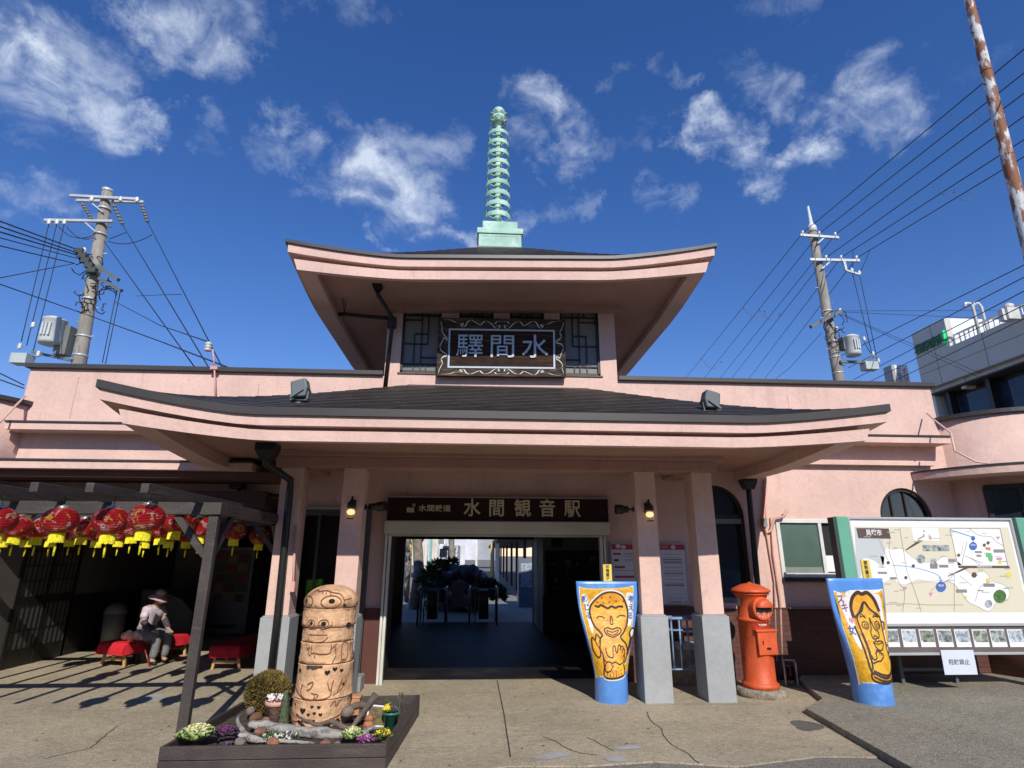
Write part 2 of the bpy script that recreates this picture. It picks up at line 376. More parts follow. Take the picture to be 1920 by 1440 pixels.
# ================================================================== the station building
ST = thing('station_building', 'pink stucco station hall with pagoda roof tower, swept canopy and green copper spire', 'station', (.3, 8.3, 0))
def rectp(x0, x1, z0, z1): return [(x0, z0), (x1, z0), (x1, z1), (x0, z1)]
def archp(x0, x1, z0, zs, zt): return [(x0, z0), (x1, z0)]+[((x0+x1)/2+(x1-x0)/2*math.cos(R(a)), zs+(zt-zs)*math.sin(R(a))) for a in range(0, 181, 10)]
a1 = (3.06, 3.90, .97, 2.16, 2.60)
e0, e1 = P(1651, 968, YF), P(1747, 968, YF); atop = P(1692, 915, YF).z
a2 = (e0.x, e1.x+.02, 1.55, 2.15, atop)
wn = (4.37, 5.72, 1.33, 2.10)
tw = []
for x0, y0, x1, y1 in ((757, 573, 829, 699), (862, 575, 926, 700), (956, 576, 1020, 701), (1049, 577, 1121, 704)):
    tl = P(x0, y0, YF); br = P((x0+x1)/2, y1, YF); tr = P(x1, y0, YF); tw.append((tl.x, tr.x, br.z, tl.z))
XB = -1.46
outer = [(-6.51, 4.18), (-6.51, 2.36), (-2.60, 2.36), (-2.60, 2.2), (XB, 2.2), (XB, 0), (-1.24, 0), (-1.24, 1.90), (1.78, 1.90), (1.78, 0), (7.17, 0), (7.17, 4.18), (2.13, 4.18), (2.13, 5.5), (-1.43, 5.5), (-1.43, 4.18)]
wall = xz_holes(outer, [archp(*a1), archp(*a2), rectp(*wn)]+[rectp(*t) for t in tw], YF, YF+.2)
wall.box(-1.43, -1.23, YF+.2, 11.86, 4.0, 5.5); wall.box(1.93, 2.13, YF+.2, 11.86, 4.0, 5.5); wall.box(-1.23, 1.93, 11.66, 11.86, 4.0, 5.5)
wall.box(7.0, 7.17, YF+.2, 15.2, 0, 4.18); wall.box(-6.51, -6.34, YF+.2, 15.2, 2.36, 4.18)
facade = wall.build('facade_wall', PINK, ST)
# parapet caps
build_each([MB().box(-6.56, -1.44, 8.24, 8.56, 4.18, 4.25), MB().box(2.14, 7.22, 8.24, 8.56, 4.18, 4.25), MB().box(-6.56, -6.30, 8.56, 15.2, 4.181, 4.249), MB().box(6.98, 7.22, 8.56, 15.2, 4.181, 4.249)], 'parapet_cap', EDGE, ST, bevel=.008)
dk = MB().box(-6.34, 7.0, 8.5, 15.2, 4.0, 4.1); dk.build('roof_deck', mat('roof_deck', (.16, .15, .14), .9), ST)
# paint joints in the render
for px, y0_, y1_ in ((150, 700, 785), (487, 712, 752), (1475, 735, 800)):
    p0_, p1_ = P(px, y0_, YF), P(px, y1_, YF); MB().box(p0_.x-.006, p0_.x+.006, YF-.0015, YF+.001, p1_.z, p0_.z-.06).build('render_joint', mat('joint_pink', (.50, .31, .26), .9), ST)
# long ledges
def ledge(nm, x0, x1, y0, z0, z1, cap=.025):
    m_ = MB().box(x0, x1, y0, YF-.003, z0, z1); o = m_.build(nm, PINK, ST)
    MB().box(x0-.01, x1+.01, y0-.02, YF-.004, z1+.002, z1+cap).build('ledge_cap', EDGE, o); return o
zz = [P(112, y, 8.0).z for y in (786, 790, 802)]; zr = [P(1680, y, 8.0).z for y in (817, 821, 833)]
ul = [(zz[i]+zr[i])/2 for i in range(3)]
ledge('upper_ledge', P(10, 795, 8.0).x, P(1783, 828, 8.0).x, 8.0, ul[2], ul[1])
YL = 7.55
zl = [P(112, y, YL).z for y in (860, 864, 878)]
ledge('lower_ledge', -9.5, -2.9, YL, zl[2], zl[1])
zz = P(1700, 866, 8.22).z
MB().box(3.9, P(1752, 872, 8.22).x, 8.2, YF-.003, zz-.055, zz).build('string_course', PINK, ST)
MB().box(-9.4, -2.4, YL+.12, 14, zl[2]-.09, zl[2]-.004).build('recess_ceiling', mat('recess_shade_brown', (.11, .05, .038), .8), ST)  # ceiling brown carries the shade of the ledge in its colour
MB().box(-9.0, -2.85, 8.02, 8.28, 2.20, 2.42).build('recess_lintel', mat('lintel_shade_brown', (.07, .032, .024), .7), ST)  # dark brown stands in for the ledge's shade on the lintel
# ---- pagoda style roofs
def pagoda(nm, cx, cy, hx, hy, zE, rise, L, pw, ridge, zR, fas, soff, half, shear=0., courses=16, prof=1.06, bot=.6, rt=5.):
    per = []
    nf, ns = 36, 22
    for i in range(ns+1): per.append((-1., -i/ns if half else 1-2*i/ns))
    for i in range(1, nf+1): per.append((-1+2*i/nf, -1.))
    for i in range(1, ns+1): per.append((1., -1+i/ns if half else -1+2*i/ns))
    if not half:
        for i in range(1, nf): per.append((1-2*i/nf, 1.))
    closed = not half
    def rz(a, b):
        d = (1-abs(a))*hx if abs(b) > .9999 and abs(a) <= 1 and not (abs(a) > .9999) else (1-abs(b))*hy
        if abs(a) > .9999 and abs(b) > .9999: d = 0
        hL, hR = rise; h = hL if a < 0 else hR
        return h*max(0, 1-d/L)**pw
    def ring(dx, dy, dz, rm): return [Vector((cx+a*(hx-dx), cy+b*(hy-dy), zE+dz+rz(a, b)*rm+shear*(a*(hx-dx)))) for a, b in per]
    def skin(rings, name, m, parent=ST):
        mb = MB(); n = len(per); vs = [v for r in rings for v in r]; fs = []
        for k in range(len(rings)-1):
            for i in range(n if closed else n-1): fs.append((k*n+i, k*n+(i+1) % n, (k+1)*n+(i+1) % n, (k+1)*n+i))
        mb.add(vs, fs, False); return mb.build(name, m, parent)
    rx, ry = ridge; R_ = []
    for k in range(courses+1):
        t = k/courses
        def pos(t, add=0.):
            return [Vector(((cx+a*(hx+(rx-hx)*t)), cy+b*(hy+(ry-hy)*t), zE+add+(zR-zE)*t**prof+rz(a, b)*(1-t)**rt+shear*a*(hx+(rx-hx)*t))) for a, b in per]
        if k: R_.append(pos(t, -.0065))
        R_.append(pos(t-(.28/courses if 0 < k < courses else 0), .002))
    o = skin(R_, nm+'_tiles', ROOF)
    d0, d1 = fas['dark']; skin([ring(0, 0, 0, 1), ring(-.012, -.012, .0, 1), ring(-.012, -.012, d1, 1), ring(.02, .02, d1, 1)], nm+'_edge', EDGE)
    p1, p2, p3, ix, iy = fas['pink']
    rg = [ring(.02, .02, d1, 1), ring(.03, .02, p1, .93), ring(ix-.02, .15, p1, .93), ring(ix+.03, .15, p2+.03, .8), ring(ix-.06, .055, p2+.03, .75), ring(ix, .055, p3, bot)]
    bw, up, so2 = soff; iy = .055
    rg += [ring(ix+bw, iy+bw*.35, p3, bot*.8), ring(ix+bw, iy+bw*.35, p3+up, bot*.8)]
    skin(rg, nm+'_fascia', PINK)
    rg = [ring(ix+bw-.004, iy+bw*.35-.004, p3+up, bot*.8)]
    for t in (.25, .5, .75, 1.):
        tx = ix+bw+(so2[0]-ix-bw)*t; ty = iy+bw*.35+(so2[1]-iy-bw*.35)*t
        rg.append(ring(tx, ty, p3+up, bot*.8*(1-t)**2))
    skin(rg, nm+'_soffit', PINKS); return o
pagoda('canopy_roof', .30, 8.295, 4.03, 2.695, 2.993, (.25, .155), 1.5, 1.35, (1.37, .003), 4.05, dict(dark=(0, -.078), pink=(-.178, -.25, -.325, .27, .075)), (.26, .135, (2.2, 2.69)), True, courses=19, prof=1.12)
TS = .030
pagoda('tower_roof', .345, 10.08, 3.02, 2.98, 5.605, (.23, .22), 1.6, 1.4, (.44, .44), 7.21, dict(dark=(0, -.05), pink=(-.17, -.245, -.345, .17, .06)), (.24, .10, (1.22, 1.18)), False, shear=TS, courses=16, prof=1.1)
# canopy beam over the pillars, and tower head moulding
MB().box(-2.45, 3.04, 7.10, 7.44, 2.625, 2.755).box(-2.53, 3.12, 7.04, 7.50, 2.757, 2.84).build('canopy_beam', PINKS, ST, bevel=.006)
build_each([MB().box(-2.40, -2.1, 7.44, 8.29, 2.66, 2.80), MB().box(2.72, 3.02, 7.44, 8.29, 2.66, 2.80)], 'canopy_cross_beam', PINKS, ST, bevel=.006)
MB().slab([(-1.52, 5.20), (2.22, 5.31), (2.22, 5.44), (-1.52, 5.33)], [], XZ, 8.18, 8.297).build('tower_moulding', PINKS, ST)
# ---- pillars
for x in (-2.25, -1.505, 2.115, 2.85):
    p = MB().lathe([(1, 0)], n=4, cap=False)
    p = MB().box(x-.13, x+.13, 7.14, 7.42, .93, 2.624).build('pillar', PINK, ST, bevel=.008)
    MB().box(x-.165, x+.165, 7.10, 7.45, -.01, .915).box(x-.15, x+.15, 7.12, 7.43, .915, .93).build('plinth', GREY, p, bevel=.006)
# ---- dado of brown brick
def brick_mat(name, c, mortar, scale=9.):
    m = bpy.data.materials.new(name); m.use_nodes = True; n = NT(m.node_tree)
    pos = n.n('ShaderNodeNewGeometry').outputs['Position']; sx = n.n('ShaderNodeSeparateXYZ', {0: pos})
    v = n.n('ShaderNodeCombineXYZ', {0: n.math('ADD', sx.outputs[0], n.math('MULTIPLY', sx.outputs[1], .7)), 1: sx.outputs[2]}).outputs[0]
    b = n.n('ShaderNodeTexBrick', {'Vector': v, 'Color1': tuple(c)+(1,), 'Color2': tuple(x*.8 for x in c)+(1,), 'Mortar': tuple(mortar)+(1,), 'Scale': 1., 'Mortar Size': .004, 'Brick Width': .24, 'Row Height': .068})
    bn = n.n('ShaderNodeBump', {'Height': n.math('SUBTRACT', n.math('MULTIPLY', n.noise(pos, 40.), .3), b.outputs['Fac']), 'Strength': .7, 'Distance': .01})
    s = n.n('ShaderNodeBsdfPrincipled', {'Base Color': b.outputs[0], 'Roughness': .55, 'Normal': bn.outputs[0]})
    n.n('ShaderNodeOutputMaterial', {'Surface': s.outputs[0]}); return m
BRICK = brick_mat('brown_brick', (.115, .042, .032), (.06, .03, .025))
MB().box(1.86, 7.14, 8.262, 8.298, 0, .90).box(1.86, 3.02, 8.25, 8.298, .90, .93).box(3.94, 4.36, 8.25, 8.298, .90, .912).build('brick_dado', BRICK, ST)
MB().box(-1.455, -1.245, 8.27, 8.299, 0, .915).build('painted_dado', BROWN, ST)
MB().box(-1.62, -1.36, 7.78, 8.05, 0, .17).build('concrete_block', mat('block_concrete', (.25, .25, .24), .9, .1, 5, .3), ST, bevel=.01)
MB().box(4.36, 5.95, 8.20, 8.298, .90, .925).build('dado_shelf', mat('shelf_grey', (.2, .17, .155), .7), ST)
# ---- windows
def muntins(parent, x0, x1, z0, z1, mirror, y=YF+.05):
    fr = MB(); W = x1-x0; H_ = z1-z0; f = .035
    fr.box(x0, x1, y-.03, y+.03, z1-f*1.5, z1).box(x0, x1, y-.03, y+.03, z0, z0+f*1.2).box(x0, x0+f, y-.03, y+.03, z0, z1).box(x1-f, x1, y-.03, y+.03, z0, z1)
    def X(u): return x0+W*(1-u if mirror else u)
    def Z(v): return z1-H_*v
    def vb(u, v0, v1): fr.box(X(u)-.008, X(u)+.008, y-.012, y+.012, Z(v1), Z(v0))
    def hb(v, u0, u1): fr.box(min(X(u0), X(u1)), max(X(u0), X(u1)), y-.011, y+.011, Z(v)-.008, Z(v)+.008)
    # u from the outer edge of the outer windows
    hb(.13, 0, 1); vb(.36, .04, .13); vb(.50, .04, .95); hb(.20, 0, .5); vb(.66, .04, .40); hb(.41, .32, .66); vb(.32, .41, .95); hb(.56, 0, .66); vb(.66, .41, .56); hb(.76, .5, 1.); hb(.86, 0, 1); vb(.64, .86, .95)
    fo = fr.build('window', BLACKW, parent)
    MB().box(x0+.01, x1-.01, y+.014, y+.03, z0+.01, z1-.01).build('pane', GLASSU, fo)
    MB().box(x0-.03, x1+.03, YF-.02, y-.031, z0-.025, z0-.002).build('sill', mat('old_timber', (.13, .10, .085), .8, .25, 8.), fo)
for i, t in enumerate(tw): muntins(ST, *t, mirror=(i >= 2))
MB().box(-1.2, 1.9, 8.9, 8.95, 4.1, 5.5).build('tower_inner_screen', mat('inner_screen', (.05, .05, .05), .9), ST)
def arch_window(a, bars, lights):
    x0, x1, z0, zs, zt = a; y = YF+.07
    out = archp(*a); inn = archp(x0+.05, x1-.05, z0+.05, zs, zt-.05)
    o = MB().slab(out, [inn], XZ, y-.04, y+.04)
    for bx in bars:
        u = (bx-(x0+x1)/2)/((x1-x0)/2); zt_ = zs+(zt-zs-.05)*math.sqrt(max(0, 1-u*u)); o.box(bx-.012, bx+.012, y-.02, y+.02, zs if lights else z0, zt_)
    o.box(x0+.03, x1-.03, y-.025, y+.025, zs-.03, zs+.02)
    o = o.build('window', BLACKW, ST); MB().slab(inn, [], XZ, y+.004, y+.016).build('pane', GLASS, o); return o
o = arch_window(a1, [3.3], True); build_each([MB().box(a1[0]+.05, a1[1]-.05, YF+.02, YF+.06, 2.05, 2.12), MB().box(a1[0]+.05, a1[1]-.05, YF+.02, YF+.06, .97, 1.04)], 'frame', mat('window_alu', (.18, .175, .165), .4), o)
arch_window(a2, [a2[0]+.24, a2[0]+.46], True)
# sliding window
x0, x1, z0, z1 = wn; y = YF
o = MB().slab(rectp(x0-.02, x1, z0-.02, z1+.02), [rectp(x0+.035, x1-.03, z0+.04, z1-.035)], XZ, y-.025, y+.06)
o.box(4.98, 5.03, y-.02, y+.05, z0+.03, z1-.03); o = o.build('window', mat('alu_white', (.62, .63, .60), .35), ST, bevel=.004)
MB().box(x0+.03, 4.985, y+.01, y+.02, z0+.03, z1-.03).build('pane', mat('green_film_glass', (.085, .14, .115), .25, .15, 1.2), o)
MB().box(5.0, x1-.02, y+.03, y+.04, z0+.03, z1-.03).build('pane', mat('pane_reflect', (.03, .032, .035), .08, .1), o)
MB().box(x0+.04, 4.97, y+.0, y+.008, z0+.04, z0+.12).build('window_rail', mat('rail_grey', (.20, .24, .22), .4), o)
MB().box(x0-.02, x1+.02, y-.05, y-.001, z0-.075, z0-.022).build('sill', BLACKW, o)
MB().box(5.04, 5.3, y+.021, y+.027, z0+.06, z0+.28).build('paper_notice', WHITE, o)
# ---- doorway: shutter box, rails, floor, interior
o = MB().box(-1.25, 1.87, 8.10, 8.298, 1.875, 2.045).build('shutter_box', CREAM, ST, bevel=.008)
MB().box(-1.20, 1.80, 8.16, 8.299, 1.845, 1.872).build('shutter_slot', mat('slot_cream', (.42, .41, .34), .5), o)
for x in (-1.24, 1.745): MB().box(x, x+.03, 8.20, 8.29, 0, 1.87).box(x+.045, x+.075, 8.20, 8.29, 0, 1.87).box(x, x+.075, 8.26, 8.299, 0, 1.87).build('shutter_rail', mat('rail_cream', (.62, .61, .55), .45), ST)
INW = mat('inner_wall_white', (.30, .29, .27), .8, .1); IND = mat('inner_wall_dark', (.014, .012, .011), .7)  # indoor darkness is put into the hall's wall and floor colours
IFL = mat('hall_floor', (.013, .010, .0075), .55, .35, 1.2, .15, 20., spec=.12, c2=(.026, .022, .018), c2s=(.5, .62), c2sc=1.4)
YH = 15.2; YT = 13.0; HZ = 2.12
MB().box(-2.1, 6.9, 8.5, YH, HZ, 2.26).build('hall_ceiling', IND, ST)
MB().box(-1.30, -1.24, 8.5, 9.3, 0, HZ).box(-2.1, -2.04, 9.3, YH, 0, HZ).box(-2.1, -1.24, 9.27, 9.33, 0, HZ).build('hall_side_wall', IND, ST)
bx0, bx1 = P(756, 1100, YH).x, P(998, 1050, YH).x; bz = P(880, 1010, YH).z
tc0 = P(1018, 1050, YT).x
tx0, tx1, tz0, tz1 = P(1026, 1050, YT).x, P(1150, 1050, YT).x, P(1060, 1116, YT).z, P(1060, 1037, YT).z
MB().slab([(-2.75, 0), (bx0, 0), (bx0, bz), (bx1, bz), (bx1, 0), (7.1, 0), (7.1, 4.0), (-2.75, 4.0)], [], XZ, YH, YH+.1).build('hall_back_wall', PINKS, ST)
MB().slab([(tc0, 0), (6.9, 0), (6.9, HZ), (tc0, HZ)], [rectp(tx0, tx1, tz0, tz1)], XZ, YT, YT+.08).box(tc0, tc0+.08, YT+.08, YH, 0, HZ).build('office_front_wall', INW, ST)
MB().box(bx0-.1, bx1+.02, YH-.1, YH-.003, bz-.02, bz+.12).build('hall_back_beam', IND, ST)
MB().box(tc0-.02, 6.9, YT-.09, YT-.003, 0, P(1060, 1118, YT).z).build('counter', IND, ST)
fr = MB().slab(rectp(tx0-.05, tx1+.05, tz0-.05, tz1+.05), [rectp(tx0, tx1, tz0, tz1)], XZ, YT-.05, YT-.003)
fr.box(tx0+.6, tx0+.63, YT-.04, YT-.01, tz0, tz1); fr = fr.build('ticket_window', BLACKW, ST)
MB().box(tx0-.1, tx1+1, 14.0, 14.05, 0, HZ).build('office_wall', mat('office_wall', (.10, .10, .095), .8), ST)
random.seed(11)
for i in range(9):
    a = tx0+.06+random.random()*1.1; b = tz0+.05+random.random()*.65
    MB().box(a, a+random.uniform(.08, .2), 13.97, 13.998, b, b+random.uniform(.06, .16)).build('office_paper', mat('office_paper', (.42, .44, .42), .8, .3, 12.), ST)
MB().box(P(1034, 1020, YT).x, P(1054, 1020, YT).x, YT-.04, YT-.003, P(1040, 1026, YT).z, P(1040, 1009, YT).z).build('wall_screen', BLACK, ST)
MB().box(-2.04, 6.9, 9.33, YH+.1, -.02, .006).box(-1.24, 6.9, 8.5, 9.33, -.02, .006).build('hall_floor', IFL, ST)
# ---- left recess (shop front)
MB().box(-6.80, -6.74, 7.0, 14, 0, 2.36).build('recess_side_wall', mat('recess_white_shaded', (.11, .103, .095), .85, .1), ST)  # white plaster darkened in its colour to give the recess shade
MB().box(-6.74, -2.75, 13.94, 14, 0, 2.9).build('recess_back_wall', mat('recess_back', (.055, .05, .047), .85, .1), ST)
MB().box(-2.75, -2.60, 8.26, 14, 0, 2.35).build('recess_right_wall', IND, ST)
MB().box(-6.74, -5.6, 13.88, 13.938, .85, 2.2).build('recess_plaster', mat('recess_white_shaded2', (.20, .19, .175), .85, .1), ST)
dz = PX(140, 1118, -6.74).z; yA = PX(132, 1118, -6.74).y
MB().box(-6.739, -6.71, yA, 13.9, 0, dz).build('recess_dado', BLACKW, ST)
yB, yC = PX(14, 1180, -6.74).y, PX(120, 1180, -6.74).y
ld = MB().box(-6.739, -6.715, yB, yA-.02, 1.96, 2.05).box(-6.739, -6.715, yB, yA-.02, 0, .25).box(-6.739, -6.715, yB, yA-.02, .86, .98)
for i in range(3):
    yy = yB+(yC-yB)*i/2.; ld.box(-6.739, -6.71, yy-.035, yy+.035, 0, 2.05)
for i in range(13):
    yy = yB+(yC-yB)*i/12.; ld.box(-6.739, -6.718, yy-.008, yy+.008, .25, 2.0)
for z in (.5, 1.2, 1.42, 1.64, 1.85): ld.box(-6.739, -6.72, yB, yC, z-.008, z+.008)
ld.box(-6.739, -6.712, yC, yA-.02, 0, 2.05)
ld = ld.build('lattice_door', BLACKW, ST); MB().box(-6.738, -6.726, yB, yC, .25, 2.0).build('pane', mat('paper_pane', (.10, .10, .095), .6), ld)
# phone booth recess
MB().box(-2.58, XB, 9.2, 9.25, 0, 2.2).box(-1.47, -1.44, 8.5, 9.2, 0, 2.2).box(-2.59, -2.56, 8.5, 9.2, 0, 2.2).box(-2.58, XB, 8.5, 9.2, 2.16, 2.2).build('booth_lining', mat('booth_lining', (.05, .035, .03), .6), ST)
bo = MB().box(-2.58, XB-.04, 8.24, 8.28, 2.12, 2.22).box(XB-.06, XB, 8.22, 8.30, 0, 2.2).box(-2.58, -2.53, 8.24, 8.30, 0, 2.2).box(-2.18, -2.15, 8.25, 8.29, 0, 2.12).box(-2.58, XB-.06, 8.25, 8.29, .82, .85).build('booth_frame', mat('booth_frame', (.06, .065, .07), .35), ST)
MB().box(-2.58, XB-.06, 8.225, 8.238, 2.20, 2.235).build('booth_header_strip', mat('header_alu', (.35, .35, .36), .4), ST)
# ---- round corner towers with ledges
def round_tower(cx, cy, r, rl, zc, zledge, side):
    w0 = MB().lathe([(r, 0 if side > 0 else 2.5), (r, zc)], (cx, cy, 0), 64).build('corner_tower_wall', PINK, ST)
    MB().lathe([(r, zc), (r+.05, zc), (r+.05, zc+.06), (r-.1, zc+.06)], (cx, cy, 0), 64, smooth=False).build('tower_cap', EDGE, w0)
    if zledge:
        MB().lathe([(r-.02, zledge-.10), (rl, zledge-.10), (rl, zledge), (r-.02, zledge+.02)], (cx, cy, 0), 64, smooth=False).build('round_ledge', PINK, w0)
        MB().lathe([(r-.02, zledge+.002), (rl+.015, zledge+.001), (rl+.015, zledge+.026), (r-.02, zledge+.03)], (cx, cy, 0), 64, smooth=False).build('ledge_cap', EDGE, w0)
    return w0
tR = round_tower(8.25, 8.6, 1.12, 1.70, 3.62, 2.80, 1)
tL = round_tower(-7.62, 8.6, 1.25, 1.70, 3.62, None, -1)
MB().lathe([(1.15, 0), (1.15, .9)], (8.25, 8.6, 0), 64).build('brick_dado', BRICK, tR)
# window on the right tower (flat frame set across the curve)
def rot(a): return Matrix.Rotation(R(a), 4, 'Z')
for ang in (236, 270):
    M = Matrix.Translation((8.25, 8.6, 0)) @ rot(ang-270)
    fr = MB().cbox((0, -1.115, 2.02), (.78, .12, .06), M).cbox((0, -1.115, 2.56), (.78, .12, .06), M).cbox((-.37, -1.115, 2.29), (.06, .12, .54), M).cbox((.37, -1.115, 2.29), (.06, .12, .54), M).cbox((0, -1.12, 2.29), (.04, .10, .54), M).build('window', BLACKW, tR)
    MB().cbox((0, -1.13, 2.29), (.70, .03, .50), M).build('pane', GLASS, fr)
# ---- spire
COP = mat('verdigris_copper', (.30, .50, .405), .62, .16, 3., .1, 40., c2=(.50, .70, .58), c2s=(.48, .66), c2sc=2.2)
sx_, sy_ = .345, 10.08
z415 = P(935, 415, sy_).z; z235 = P(937, 236, sy_).z; z203 = P(937, 202, sy_).z
pole = MB().lathe([(.075, z415-.03), (.07, z415+.2), (.055, z235+.15)], (sx_-.04, sy_, 0), 14).build('spire', COP, ST)
cxs = sx_-.045
bs = MB().cbox((sx_, sy_, 7.21-.03), (.86, .86, .1)); bs.build('base_flashing', EDGE, pole)
b0 = 7.23; b1 = P(935, 437, 9.64).z; b2 = P(935, 425, 9.6).z; b3 = P(935, 415, 9.7).z
bb = MB().cbox((sx_, sy_, (b0+b1)/2), (.82, .82, b1-b0)).cbox((sx_, sy_, (b1+b2)/2), (.88, .88, b2-b1)).cbox((sx_, sy_, (b2+b3+.03)/2), (.68, .68, b3+.03-b2))
bb.cbox((sx_, sy_-.41, b0+.03), (.82, .012, .05)).cbox((sx_, sy_-.41, b1-.03), (.82, .012, .05)).cbox((sx_-.37, sy_-.41, (b0+b1)/2), (.08, .014, b1-b0)).cbox((sx_+.37, sy_-.41, (b0+b1)/2), (.08, .014, b1-b0))
bb.build('spire_base', COP, pole, bevel=.008)
zb0 = P(937, 401, sy_-.2).z; zb9 = P(937, 244, sy_-.2).z
for k in range(9):
    t = k/8.; zc = zb0+(zb9-zb0)*t; r = .262+(.215-.262)*t; h = .098-.016*t
    rg = MB().lathe([(r, zc-h/2), (r+.004, zc), (r, zc+h/2), (r-.018, zc+h/2), (r-.018, zc-h/2), (r, zc-h/2)], (cxs, sy_, 0), 48, cap=False, smooth=False)
    for q in range(4):
        a = math.pi/2*q+.5; rg.bar((cxs+.05*math.cos(a), sy_+.05*math.sin(a), zc), (cxs+(r-.01)*math.cos(a), sy_+(r-.01)*math.sin(a), zc), .018)
    rg.lathe([(.07, zc-h*.35), (.085, zc-.01), (.085, zc+.02), (.07, zc+h*.45)], (cxs, sy_, 0), 12)
    rg.build('ring', COP, pole)
zt0 = z235+.02; H3 = z203-zt0; zt0 -= .01
lo = MB().lathe([(.05, zt0-.02), (.13, zt0+H3*.10), (.17, zt0+H3*.32), (.15, zt0+H3*.5), (.08, zt0+H3*.5)], (cxs, sy_, 0), 8, smooth=False)
for q in range(8):
    a = 2*math.pi*(q+.5)/8; d = Vector((math.cos(a), math.sin(a), 0)); c0 = Vector((cxs, sy_, 0))
    for zz_, rr in ((zt0+H3*.12, .2), (zt0+H3*.52, .205)):
        p = c0+d*(rr-.055)+Vector((0, 0, zz_)); s_ = Vector((-d.y, d.x, 0))*.06
        lo.add([p-s_, p+s_, p+d*.055+Vector((0, 0, .035)), p-s_-Vector((0, 0, .03)), p+s_-Vector((0, 0, .03))], [(0, 1, 2), (3, 4, 2), (0, 3, 2), (1, 4, 2)])
lo.build('lotus_collar', COP, pole)
MB().lathe([(.09, zt0+H3*.48), (.135, zt0+H3*.62), (.14, zt0+H3*.74), (.105, zt0+H3*.88), (.04, zt0+H3*.97), (.0, zt0+H3*1.05)], (cxs, sy_, 0), 20, cap=False).build('jewel', COP, pole)
# ---- rainwater goods
def dpipe(nm, box, bsz, pts, r=.035, joint=None):
    o = MB().tube(pts, r, 10).build(nm, BLACK, ST)
    b = Vector(box); w_, d_, h_ = bsz
    MB().add([b+Vector((i*w_*s, j*d_*s, k)) for k, s in ((0, .5), (-h_*.45, .5), (-h_, .32)) for i, j in ((-1, -1), (1, -1), (1, 1), (-1, 1))],
             [(0, 1, 2, 3), (0, 4, 5, 1), (1, 5, 6, 2), (2, 6, 7, 3), (3, 7, 4, 0), (4, 8, 9, 5), (5, 9, 10, 6), (6, 10, 11, 7), (7, 11, 8, 4), (11, 10, 9, 8)]).build('hopper', BLACK, o)
    if joint: MB().cbox(joint, (.13, .11, .16)).build('junction_box', BLACK, o)
    return o
c_ = P(504, 828, 6.55); c_.z = min(c_.z, 2.80)
pa = P(497, 868, 6.62); pb = P(545, 900, 7.05)
dpipe('downpipe', c_, (.22, .2, .17), [P(500, 850, 6.58), pa, pb, P(543, 925, 7.06), (P(520, 1160, 7.04).x, 7.04, .92), (P(508, 1262, 7.03).x, 7.03, .0)], .042)
c_ = P(1401, 893, 8.12)
dpipe('downpipe', c_, (.2, .18, .19), [P(1402, 905, 8.12), P(1405, 930, 8.15), (P(1430, 1200, 8.17).x, 8.17, P(1430, 1200, 8.17).z), (P(1430, 1200, 8.17).x, 8.17, 0)], .04)
c_ = P(709, 527, 7.6); jn = P(735, 602, 8.2)
up = dpipe('downpipe', c_, (.15, .14, .15), [P(708, 545, 7.62), P(709, 553, 7.65), P(735, 595, 8.15), P(735, 612, 8.2), P(722, 727, 8.2)], .032, joint=P(735, 605, 8.18))
c2_ = P(615, 556, 8.6)
o = MB().tube([P(618, 578, 8.6), P(622, 588, 8.6), P(733, 597, 8.25)], .03, 10).build('branch_pipe', BLACK, ST)
MB().cbox(P(614, 568, 8.6), (.17, .15, .17)).build('hopper', BLACK, o)
for a, b in (((642, 558), (646, 588)), ((648, 565), (646, 588)), ((731, 537), (716, 560)), ((742, 536), (731, 537))): MB().bar(P(*a, 8.0), P(*b, 8.0), .012).build('pipe_bracket', BLACK, ST)
o = MB().tube([P(448, 905, 8.2), P(448, 928, 8.2), P(527, 932, 8.2)], .04, 8).cbox(P(447, 903, 8.18), (.17, .15, .2)).build('gutter_pipe', BLACK, ST)
# pink conduits and cables on the wall
PK2 = mat('pink_conduit', (.62, .36, .30), .6)
MB().tube([P(1436, 895, 8.27), P(1437, 1000, 8.27), P(1452, 1090, 8.27), P(1456, 1240, 8.27)], .012, 6).build('wall_conduit', PK2, ST)
MB().tube([P(1446, 970, 8.27), P(1450, 1040, 8.27), P(1463, 1130, 8.27), P(1467, 1250, 8.27)], .016, 6).build('wall_conduit', PK2, ST)
MB().tube([P(1476, 955, 8.2), P(1470, 968, 8.2), P(1452, 973, 8.24), P(1445, 995, 8.25), P(1437, 1000, 8.26), P(1432, 985, 8.26), P(1434, 900, 8.27)], .02, 6).build('wall_conduit', PK2, ST)
MB().tube([P(555, 985, 7.12), P(551, 1060, 7.12), P(549, 1110, 7.12)], .014, 6).cbox(P(549, 1100, 7.11), (.05, .04, .11)).build('wall_conduit', PK2, ST)
cb = MB().tube([P(1738, 775, 8.2), P(1755, 790, 7.9), P(1783, 812, 7.6), P(1790, 845, 7.5), P(1805, 853, 7.45), P(1830, 866, 7.3), P(1850, 868, 7.25), P(1857, 862, 7.25)], .013, 6).build('wall_conduit', mat('cream_conduit', (.66, .45, .38), .6), ST)
MB().tube([P(47, 743, 8.2), P(30, 760, 8.0), P(0, 792, 7.8)], .014, 6).build('wall_conduit', MATS['cream_conduit'], ST)
mtr = MB().cbox(P(1433, 980, 8.24), (.06, .06, .12)).build('meter_box', mat('meter_grey', (.22, .22, .22), .5), ST)
